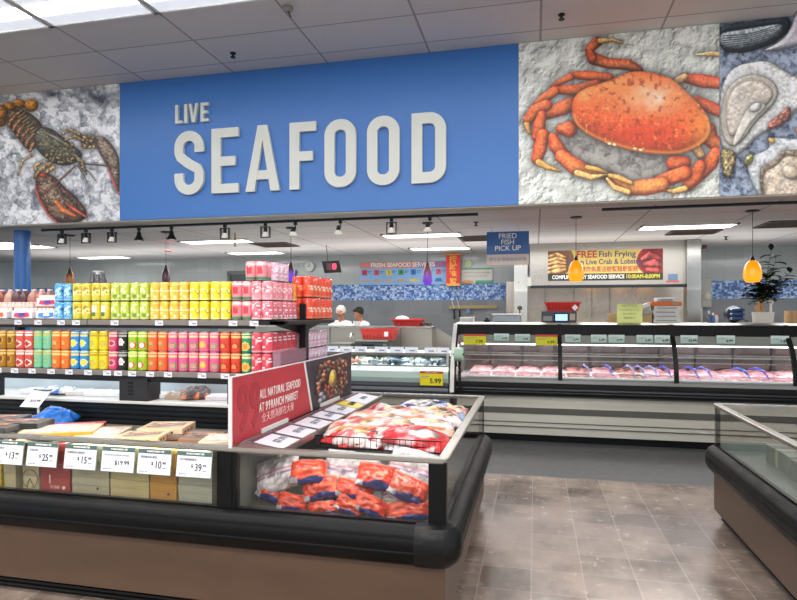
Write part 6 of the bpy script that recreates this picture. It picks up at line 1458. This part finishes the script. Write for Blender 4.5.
for px in (545, 574, 592, 610): m.box(XY(px, 11.4)-.01, XY(px, 11.4)+.01, 11.40, 11.42, .9, hzb+.1)
m.build('splash_seam', STEELD, HD)
MB().box(HX0, HX1, 10.5, 11.4, .0, 1.30).build('cooking_line', STEELD, label='long stainless cooking counter under the hood', cat='counter')
# little sticker on the hood
t = thing('hood_sticker', (XY(672.5, 10.27), 10.28, ZY(672, 281.5, 10.27)), 'small blue sticker with a red strip at the lower right of the hood', 'sticker')
x0, x1 = XY(668.5, 10.27), XY(678, 10.27); za = ZY(672, 274, 10.27); zb = ZY(672, 280.5, 10.27); MB().box(x0, x1, 10.29, 10.298, zb, za).build('blue_field', mat('sticker_blue', '5c7494', .5), t); MB().box(x0-.03, x1+.02, 10.288, 10.296, zb-.03, zb).build('red_strip', mat('sticker_red', 'b8504c', .5), t)
MB().box(XY(527, 10.28), XY(531.5, 10.28), 10.24, 10.28, ZY(530, 286, 10.28), ZY(530, 277, 10.28)).build('switch_box', mat('switch_grey', 'b4b4ae', .5), label='small grey switch box beside the hood corner', cat='switch')
# banner
BY = 10.285; bx0, bx1 = XY(548, BY), XY(663, BY); bz1, bz0 = 2.63, 2.125
BN = thing('hood_banner', ((bx0+bx1)/2, BY, bz0), 'yellow and black banner offering FREE fish frying on the hood', 'banner')
bw = bx1-bx0
def paint_banner(c):      # U 0..230, V 0..60
    c.fill('d8bc60'); n_ = vnoise(c.U, c.V, 60, 3); c.over(np.clip(n_-.4, 0, .5), S('ecd890'))
    c.ell(12, 18, 42, 34, 'e8d8b0', '7c5238', 0, R=3, shadow=0); 
    for k in range(5): c.cap([(-2, 12+k*8, 3), (20, 8+k*8, 5), (36, 14+k*6, 3)], '9c6030', 'd8a060', speck=.4, hi='f0d098', sh=2)
    c.ell(213, 22, 35, 30, 'e0c890', '8c1c20', 0, R=3, shadow=0)
    for p in ([(190, 20, 4), (205, 12, 7), (222, 18, 5)], [(195, 30, 5), (212, 28, 8), (226, 32, 5)], [(200, 40, 4), (218, 42, 6)]): c.cap(p, '8c1a20', 'd04040', speck=.4, hi='f09080', sh=2)
    c.over((c.V > 46)*1., S('22281f'))
Xg, Zg = np.meshgrid(np.linspace(bx0, bx1, 230), np.linspace(bz1, bz0, 60)); cv = Canvas((Xg-bx0)/bw*230, (bz1-Zg)/(bz1-bz0)*60); paint_banner(cv)
MB().box(bx0, bx1, BY, BY+.01, bz0, bz1).build('backing', WHITE, BN)
grid_object('picture_print', cv.C, np.stack([Xg, np.full_like(Xg, BY-.001), Zg], -1), vcol(), BN)
text('FREE', .16, FX(bx0+bw*.345, BY-.002, 2.555), mat('lettering_brickred', 'b04040', .6), 'lettering', BN, bold=.004)
text('Fish Frying', .135, FX(bx0+bw*.61, BY-.002, 2.555), mat('lettering_navy', '3c4a70', .6), 'lettering', BN, bold=.002)
text('Steam Live Crab & Lobster', .12, FX(bx0+bw*.50, BY-.002, 2.43), MATS['lettering_navy'], 'lettering', BN, xs=.88, bold=.002)
text('免費炸魚蒸活螃蟹龍蝦服務', .10, FX(bx0+bw*.52, BY-.002, 2.305), MATS['lettering_brickred'], 'lettering', BN, xs=.82, bold=.001)
text('COMPLIMENTARY SEAFOOD SERVICE', .088, FX(bx0+bw*.355, BY-.003, 2.182), WTXT, 'lettering', BN, xs=.78, bold=.002)
text('10:00AM-8:00PM', .092, FX(bx0+bw*.83, BY-.003, 2.182), mat('lettering_yellow', 'd8c83c', .6), 'lettering', BN, xs=.82, bold=.002)
# white wall box right of the pillar
t = thing('wall_cabinet', (XY(706, 11.4), 11.4, ZY(706, 307, 11.4)), 'narrow white wall box right of the steel pillar', 'wall box')
MB().box(XY(702, 11.4), XY(711.5, 11.4), 11.4, 11.56, ZY(706, 307, 11.4), ZY(706, 279, 11.4), b=.006).build('box_body', mat('box_pale', 'b4b2aa', .5), t); MB().ell((XY(707, 11.4), 11.4, ZY(706, 296, 11.4)), .06, .02, .07).build('outlet_cover', mat('cover_cream', 'd4ccbc', .5), t)
MB().box(XY(702, 11.2), XY(705, 11.2), 11.1, 11.2, ZY(702, 249, 11.2), SOF).build('red_frame_sign', mat('dull_brick', '7c4038', .6), label='small dull red sign at the ceiling right of the steel pillar', cat='sign')
# ================================================================ signs at the back
FS = thing('hanging_sign', (XY(508, 7.9), 7.9, 2.2), 'blue and beige hanging sign reading FRIED FISH PICK UP', 'sign')
Y = 7.9; x0, x1 = XY(486.7, Y), XY(529, Y); z1, zm, z0 = ZY(508, 231.5, Y), ZY(508, 254.3, Y), ZY(508, 265, Y)
MB().box(x0, x1, Y, Y+.01, zm, z1).build('blue_panel', mat('sign_blue_small', '2f66a6', .45), FS); MB().box(x0, x1, Y, Y+.01, z0, zm).build('beige_panel', mat('sign_beige', 'dccbbd', .5), FS)
for k, s_ in enumerate(('FRIED', 'FISH', 'PICK UP')): text(s_, .092, FX((x0+x1)/2, Y-.002, z1-.062-k*.08), WTXT, 'lettering', FS, bold=.0012, xs=1.02)
text('請在此領取您的炸魚', .055, FX((x0+x1)/2, Y-.002, (z0+zm)/2), mat('lettering_blue', '6a84b4', .6), 'lettering', FS)
for x in (x0+.07, x1-.12): MB().cyl((x, Y+.005, z1), (x-.02, Y+.005, SOF), .002, n=5).build('hanging_string', mat('string_grey', 'a0a09c', .6), FS)
Y = BACK-.04; x0, x1 = XY(360, Y), XY(446.3, Y); z1, z0 = ZY(400, 262, Y), ZY(400, 284.8, Y); W_ = x1-x0
SS = thing('wall_sign', ((x0+x1)/2, Y, z0), 'long pale blue wall sign reading FRESH SEAFOOD SERVICES with small fish pictures', 'sign')
MB().box(x0, x1, Y, Y+.03, z0, z1).build('sky_panel', mat('sign_sky', '86b4e0', .5, var=.06, vscale=3), SS)
MB().box(x0, x0+W_*.66, Y-.003, Y, z1-.12, z1).build('salmon_header', mat('sign_salmon', 'd4887c', .5), SS)
MB().box(x0+W_*.66, x1, Y-.003, Y, z1-.12, z1).build('mauve_header', mat('sign_mauve', '9c6c94', .5), SS)
text('FRESH SEAFOOD SERVICES', .12, FX(x0+W_*.5, Y-.005, z1-.06), WTXT, 'lettering', SS, xs=.92, bold=.003)
for k, c_ in enumerate(('c83848', 'cc5864', 'e0c838', '48a070', '3c78c8', 'd84858', 'd85868')):
    xx = x0+W_*(.055+k*.143); MB().box(xx-.055, xx+.055, Y-.003, Y, z1-.26, z1-.15).build('number_tile', mat('tile_'+c_, c_, .5), SS); text(str(k+1), .09, FX(xx, Y-.005, z1-.205), INK, 'lettering', SS, bold=.001)
    MB().box(xx+.07, xx+.15, Y-.002, Y, z1-.19, z1-.175).box(xx+.07, xx+.13, Y-.002, Y, z1-.22, z1-.208).build('small_print', mat('print_blue', '4c6c9c', .6), SS)
    if k < 5: 
        e = MB(); e.prism([(xx+.09*math.cos(q*PI/6), z1-.37+.03*math.sin(q*PI/6)) for q in range(12)], 'y', Y-.004, Y).prism([(xx+.08, z1-.37), (xx+.12, z1-.34), (xx+.12, z1-.40)], 'y', Y-.004, Y)
        e.build('fish_drawing', mat('fish_tan' if k != 4 else 'fish_yellow', 'c8a088' if k != 4 else 'e8c050', .5), SS)
    else: MB().prism([(xx-.08, z1-.40), (xx+.08, z1-.40), (xx+.05, z1-.33), (xx-.05, z1-.33)], 'y', Y-.004, Y).build('dish_drawing', mat('dish_blue', '3c6cb0', .5), SS)
Y = BACK-.2; x0, x1 = XY(446.2, Y), XY(460, Y); z1, z0 = ZY(453, 254, Y), ZY(453, 286, Y)
RB = thing('red_banner', ((x0+x1)/2, Y, z0), 'tall narrow red banner with gold lucky lettering beside the fish services sign', 'banner')
MB().box(x0, x1, Y, Y+.005, z0, z1).build('cloth', mat('banner_red', 'd02c28', .6), RB); MB().box(x0-.03, x1+.03, Y-.01, Y+.01, z1-.02, z1+.01).box(x0, x1, Y-.004, Y, z0, z0+.05).build('gold_edge', mat('gold', 'd89840', .4), RB)
for k, s_ in enumerate('招財進寶'): text(s_, .15, FX((x0+x1)/2, Y-.004, z1-.11-k*.145), mat('gold_lettering', 'e8a83c', .5), 'lettering', RB, bold=.003)
Y = BACK-.03; x0, x1 = XY(461.5, Y), XY(492.5, Y); z1, z0 = ZY(476, 268.2, Y), ZY(476, 283.6, Y)
WS = thing('wall_sign', ((x0+x1)/2, Y, z0), 'white and green notice sign right of the red banner', 'sign')
MB().box(x0, x1, Y, Y+.02, z0, z1).build('white_panel', mat('notice_white', 'dcdcd0', .5), WS); MB().box(x0, x1, Y-.003, Y, z1-.025, z1).box(x0+(x1-x0)*.45, x1, Y-.003, Y, z0, z0+.06).build('green_band', mat('notice_green', '4ca084', .5), WS)
text('We do NOT CLEAN frozen seafood', .04, FX((x0+x1)/2, Y-.004, z1-.085), mat('lettering_rust', 'a05840', .6), 'lettering', WS, xs=.85); text('for health and food safety reasons', .035, FX((x0+x1)/2, Y-.004, z1-.15), INKG, 'lettering', WS, xs=.85)
MB().ell((x0+.12, Y-.005, z0+.035), .12, .004, .035).build('food_picture', mat('food_tan', 'd8a060', .5), WS)
t = thing('round_sticker', (XY(468.5, Y), Y, ZY(468, 266, Y)), 'round pale green sticker above the white notice sign', 'sticker'); MB().cyl((XY(468.7, Y), Y-.01, ZY(468, 263.8, Y)), (XY(468.7, Y), Y+.01, ZY(468, 263.8, Y)), .062, n=24).build('disc', mat('sticker_green', 'bcd890', .5), t)
text('✓', .08, FX(XY(468.7, Y), Y-.012, ZY(468, 263.8, Y)), MATS['notice_green'], 'tick', t)
# clock and LED display
Y = BACK-.05; x = XY(309.3, Y); z = ZY(309, 266.5, Y)
t = thing('wall_clock', (x, Y, z-.1), 'round white wall clock left of the red number display', 'clock')
MB().cyl((x, Y, z), (x, Y+.04, z), .11, n=28).build('case', mat('clock_rim', 'a8a8a4', .4), t); MB().cyl((x, Y-.004, z), (x, Y, z), .095, n=28).build('dial', mat('clock_face', 'd8d8d2', .5), t)
MB().box(x-.004, x+.004, Y-.008, Y-.004, z, z+.07).box(x-.05, x, Y-.008, Y-.004, z-.004, z+.004).build('hand', INK, t)
Y = 9.6; x = XY(331, Y); z = ZY(331, 266.8, Y)
t = thing('number_display', (x, Y, z-.1), 'black box with a glowing red number zero hanging from the ceiling', 'number display')
MB().prism([(x-.17, z+.095), (x+.12, z+.105), (x+.165, z-.095), (x-.12, z-.105)], 'y', Y, Y+.08).build('housing', BLACK, t)
MB().box(x-.08, x+.11, Y-.002, Y, z-.06, z+.06).build('screen', mat('screen_maroon', '3a0c14', .3), t); text('0', .14, FX(x+.06, Y-.004, z), mat('led_red', 'f02848', .4, emit=3), 'digit', t, bold=.004)
MB().cyl((x-.07, Y+.04, z+.07), (x-.1, Y+.04, SOF), .005, n=6).build('hanger', BLACKM, t)
# utensil rack on the back wall
Y = BACK-.05; x0, x1 = XY(449, Y), XY(497, Y); zz = ZY(470, 307, Y)
t = thing('utensil_rack', ((x0+x1)/2, Y, zz-.03), 'long wooden rail on the tiled wall holding tools', 'rack'); MB().box(x0, x1, Y, Y+.04, zz-.03, zz+.03).build('rail', mat('rail_wood', 'a08c60', .6), t); MB().box(XY(467, Y), XY(470, Y), Y-.02, Y, zz-.13, zz-.03).build('hook', mat('hook_blue', '5c7ca0', .5), t)
for k, px in enumerate((454, 459.5)):
    Yl = BACK-.1; x = XY(px, Yl); za, zb = ZY(px, 299, Yl), ZY(px, 319, Yl)
    t = thing('hanging_ladle', (x, Yl, zb), 'long-handled tool hanging left of the meat case, '+['left', 'right'][k]+' one', 'tool')
    MB().tube([(x-.06, Yl+.09, za), (x-.04, Yl, za-.03), (x, Yl, (za+zb)/2)], .008, 6).build('white_cord', mat('cord_white', 'c8c8c4', .5), t); MB().tube([(x, Yl, (za+zb)/2), (x+.01, Yl, zb)], [.015, .022], 8).build('grip', BLACKM, t)
# ================================================================ the two workers
def remesh(mb, name, m, parent, vox, origin=None, **k):
    o = mb.build(name, m, parent, origin=origin, **k); md = o.modifiers.new('Remesh', 'REMESH'); md.mode = 'VOXEL'; md.voxel_size = vox; md.use_smooth_shade = True
    s_ = o.modifiers.new('Smooth', 'SMOOTH'); s_.iterations = 3; s_.factor = .5; return o
SKIN = mat('skin', 'a87258', .55, var=.05)
def worker(x, y, rz, H, label, cap, turn, look):
    B = MB(); k = H/1.72
    def V(a, b, c): return (a*k, b*k, c*k)
    # legs, pelvis, torso
    for s_ in (-1, 1):
        B.tube([V(s_*.095, 0, .92), V(s_*.10, -.01, .50), V(s_*.10, .0, .09)], [.085*k, .055*k, .038*k], 14); B.tube([V(s_*.10, .03, .04), V(s_*.105, -.09, .035), V(s_*.11, -.17, .028)], [.04*k, .04*k, .028*k], 12)
        B.tube([V(s_*.17, -.01, 1.40), V(s_*.235, -.03, 1.14), V(s_*.19, -.24, 1.20)], [.05*k, .042*k, .032*k], 12)
        B.ell(V(s_*.185, -.285, 1.205), .04*k, .05*k, .02*k, 12, 8)
        for q in range(4): B.tube([V(s_*(.16+q*.018), -.32, 1.21), V(s_*(.158+q*.019), -.365+.006*abs(q-1.5), 1.205), V(s_*(.158+q*.019), -.395+.008*abs(q-1.5), 1.18)], [.0105*k, .010*k, .009*k], 8)
        B.tube([V(s_*.15, -.27, 1.20), V(s_*.128, -.31, 1.195), V(s_*.125, -.335, 1.185)], [.013*k, .011*k, .010*k], 8)
    B.ell(V(0, 0, .95), .17*k, .115*k, .14*k); B.ell(V(0, 0, 1.15), .15*k, .105*k, .2*k); B.ell(V(0, -.0, 1.32), .175*k, .11*k, .14*k)
    B.tube([V(-.17, 0, 1.405), V(0, 0, 1.43), V(.17, 0, 1.405)], [.052*k, .065*k, .052*k], 12)
    hx, hy, hz = 0, -.055, 1.60
    B.tube([V(0, -.0, 1.42), V(0, -.02, 1.50), V(hx, hy+.02, 1.56)], [.062*k, .054*k, .055*k], 14)
    Mh = Matrix.Translation(Vector((hx*k, hy*k, hz*k))) @ Matrix.Rotation(math.radians(turn), 4, 'Z') @ Matrix.Rotation(math.radians(look), 4, 'X')
    def addh(dst, fn):
        t_ = MB(); fn(t_); o_ = len(dst.v); dst.v += [tuple(Mh @ (Vector(v)*k)) for v in t_.v]; dst.f += [[q+o_ for q in f] for f in t_.f]; dst.m += t_.m; dst.s += t_.s
    def head(t_):
        t_.ell((0, .012, .03), .077, .095, .10, 22, 14); t_.ell((0, -.025, -.045), .058, .065, .068, 18, 12); t_.ell((0, -.072, -.088), .026, .022, .02)
        t_.tube([(0, -.082, .015), (0, -.105, -.022), (0, -.098, -.036)], [.010, .015, .013], 10)
        for s_ in (-1, 1): t_.ell((s_*.079, .01, -.015), .010, .02, .032, 10, 8); t_.ell((s_*.03, -.083, .03), .022, .010, .008, 10, 6)
        t_.ell((0, -.09, -.058), .025, .010, .008, 10, 6)
    addh(B, head)
    p = remesh(B, 'person', SKIN, None, .009, origin=(0, 0, 0), label=label, cat='person')
    def part(name, m_, fn, vox=0, par=p):
        t_ = MB(); addh(t_, fn)
        return remesh(t_, name, m_, par, vox) if vox else t_.build(name, m_, par)
    part('eyes', mat('eye_white', 'e8e4e0', .3), lambda t_: [t_.ell((s_*.031, -.080, .012), .013, .008, .008, 10, 6) for s_ in (-1, 1)])
    part('irises', mat('iris', '2a1a12', .3), lambda t_: [t_.ell((s_*.031, -.0865, .011), .006, .003, .0065, 8, 5) for s_ in (-1, 1)])
    part('lips', mat('lip', '9c5a50', .5), lambda t_: t_.ell((0, -.0985, -.058), .021, .005, .006, 12, 5))
    part('eyebrows', mat('brow', '2c2420' if not cap else '8a8078', .8), lambda t_: [t_.tube([(s_*.015, -.0925, .036), (s_*.032, -.094, .041), (s_*.048, -.084, .036)], [.003, .004, .002], 6) for s_ in (-1, 1)])
    if cap:
        part('hair_cap', mat('cap_net', 'c4c0b8', .8, bump=.6, bscale=60), lambda t_: (t_.ell((0, .028, .055), .088, .098, .092, 20, 12), t_.tube([(.086*math.cos(a_), .026+.098*math.sin(a_), .036+.012*math.sin(-a_)) for a_ in [q*PI/8 for q in range(17)]], .008, 8)))
        part('glasses', mat('glasses_frame', '3c3430', .3), lambda t_: [t_.tube([(s_*.034+.022*math.cos(q*PI/6), -.103, .012+.017*math.sin(q*PI/6)) for q in range(13)], .0022, 6) for s_ in (-1, 1)] + [t_.tube([(-.012, -.104, .014), (.012, -.104, .014)], .0022, 6)] + [t_.tube([(s_*.056, -.103, .014), (s_*.08, -.02, .012), (s_*.082, .01, .0)], .002, 6) for s_ in (-1, 1)])
    else: part('hair', mat('hair_black', '14110f', .6, bump=.6, bscale=90), lambda t_: (t_.ell((0, .030, .055), .086, .096, .088, 20, 12), t_.ell((0, -.045, .108), .06, .035, .03), [t_.ell((s_*.074, .03, .015), .014, .045, .045) for s_ in (-1, 1)]), .008)
    Cc = MB(); 
    Cc.ell(V(0, 0, 1.12), .185*k, .135*k, .3*k); Cc.ell(V(0, 0, 1.32), .195*k, .128*k, .145*k); Cc.ell(V(0, 0, .88), .2*k, .14*k, .2*k)
    Cc.tube([V(-.175, 0, 1.40), V(0, .01, 1.42), V(.175, 0, 1.40)], [.066*k, .078*k, .066*k], 14)
    for s_ in (-1, 1): Cc.tube([V(s_*.17, -.01, 1.40), V(s_*.235, -.03, 1.14), V(s_*.195, -.21, 1.19)], [.068*k, .06*k, .048*k], 14)
    remesh(Cc, 'white_coat', mat('coat_white', 'e4e4e2', .8, bump=.3, bscale=12), p, .012)
    m_ = MB()
    for s_ in (-1, 1): m_.prism([(s_*.015*k, 1.36*k), (s_*.03*k, 1.47*k), (s_*.075*k, 1.475*k), (s_*.07*k, 1.43*k)], 'y', -.135*k, -.10*k)
    m_.build('collar', mat('coat_white', 'e4e4e2'), p)
    Tr = MB()
    for s_ in (-1, 1): Tr.tube([V(s_*.095, 0, .92), V(s_*.10, -.01, .50), V(s_*.10, 0, .10)], [.105*k, .078*k, .062*k], 14)
    Tr.build('trousers', mat('trousers_dark', '2c3038', .8), p)
    p.location = (x, y, 0); p.rotation_euler = (0, 0, math.radians(rz)); return p
worker(XY(341.5, 9.84), 9.84, 8, 1.69, 'person in white coat, pale hair cap and glasses looking down behind the steel counter', True, 0, 24)
worker(XY(361, 10.6), 10.6, -30, 1.67, 'person with short black hair in a white coat looking down to the left', False, -20, 26)
# ================================================================ light and camera
wd = bpy.data.worlds.new('World'); bpy.context.scene.world = wd; wd.use_nodes = True
wd.node_tree.nodes['Background'].inputs[0].default_value = (.86, .92, 1, 1); wd.node_tree.nodes['Background'].inputs[1].default_value = 1.25
def area(name, loc, sx, sy, power, rot=(0, 0, 0), col=(1, .98, .96)):
    l = bpy.data.lights.new(name, 'AREA'); l.shape = 'RECTANGLE'; l.size = sx; l.size_y = sy; l.energy = power; l.color = col
    o = bpy.data.objects.new(name, l); COL.objects.link(o); o.location = loc; o.rotation_euler = rot; return o
area('light_mid_row', (-2, 1.7, CEIL-.08), 12, .5, 215)  # this row lamp and the next are added out of view
area('light_near_row', (-2, -1.4, CEIL-.08), 12, .5, 260)
area('light_rear_a', (-4, 8.6, SOF-.06), 8, 1.0, 170); area('light_rear_b', (2.2, 8.8, SOF-.06), 5, 1.0, 100)
area('light_case', (2.0, 7.75, 1.17), 6, .06, 30, col=(1, .86, .88))
area('light_bounce_front', (-1, -2.5, 2.3), 8, 3, 470, (math.radians(180+25), 0, 0)); area('light_bounce_rear', (-3, 9.9, 1.95), 14, 1.2, 75, (PI, 0, 0)); area('light_bounce_header', (-3, 6.0, 2.0), 10, 1.0, 0.1, (PI, 0, 0))  # unseen upward lamps added to imitate bounced light on the ceilings
area('fill_fish_case', (-3.2, 7.7, 1.03), 4, .06, 12, col=(.95, 1, .98)); area('fill_freezer_end', (-.93, 2.86, .862), .95, .04, 1.8, (math.radians(-14), 0, 0)); area('fill_freezer_long', (-4.2, 2.84, .862), 5, .03, 11, (math.radians(-14), 0, 0))  # fill lamps added to brighten the fish case and freezer contents
sc = bpy.context.scene
cam = bpy.data.cameras.new('camera'); co = bpy.data.objects.new('camera', cam); COL.objects.link(co); sc.camera = co
cam.sensor_fit = 'HORIZONTAL'; cam.sensor_width = 36; cam.lens = 36*FPX/797; cam.shift_y = (HOR-300)/797; cam.clip_start = .05; cam.clip_end = 100
co.location = (0, 0, EYE); co.rotation_euler = (PI/2, 0, YAW)
sc.view_settings.view_transform = 'Standard'; sc.view_settings.look = 'None'; sc.view_settings.exposure = 0; sc.view_settings.gamma = 1
sc.cycles.use_denoising = True; sc.cycles.max_bounces = 8; sc.cycles.transparent_max_bounces = 16; sc.cycles.caustics_reflective = False; sc.cycles.caustics_refractive = False; sc.cycles.sample_clamp_indirect = 6
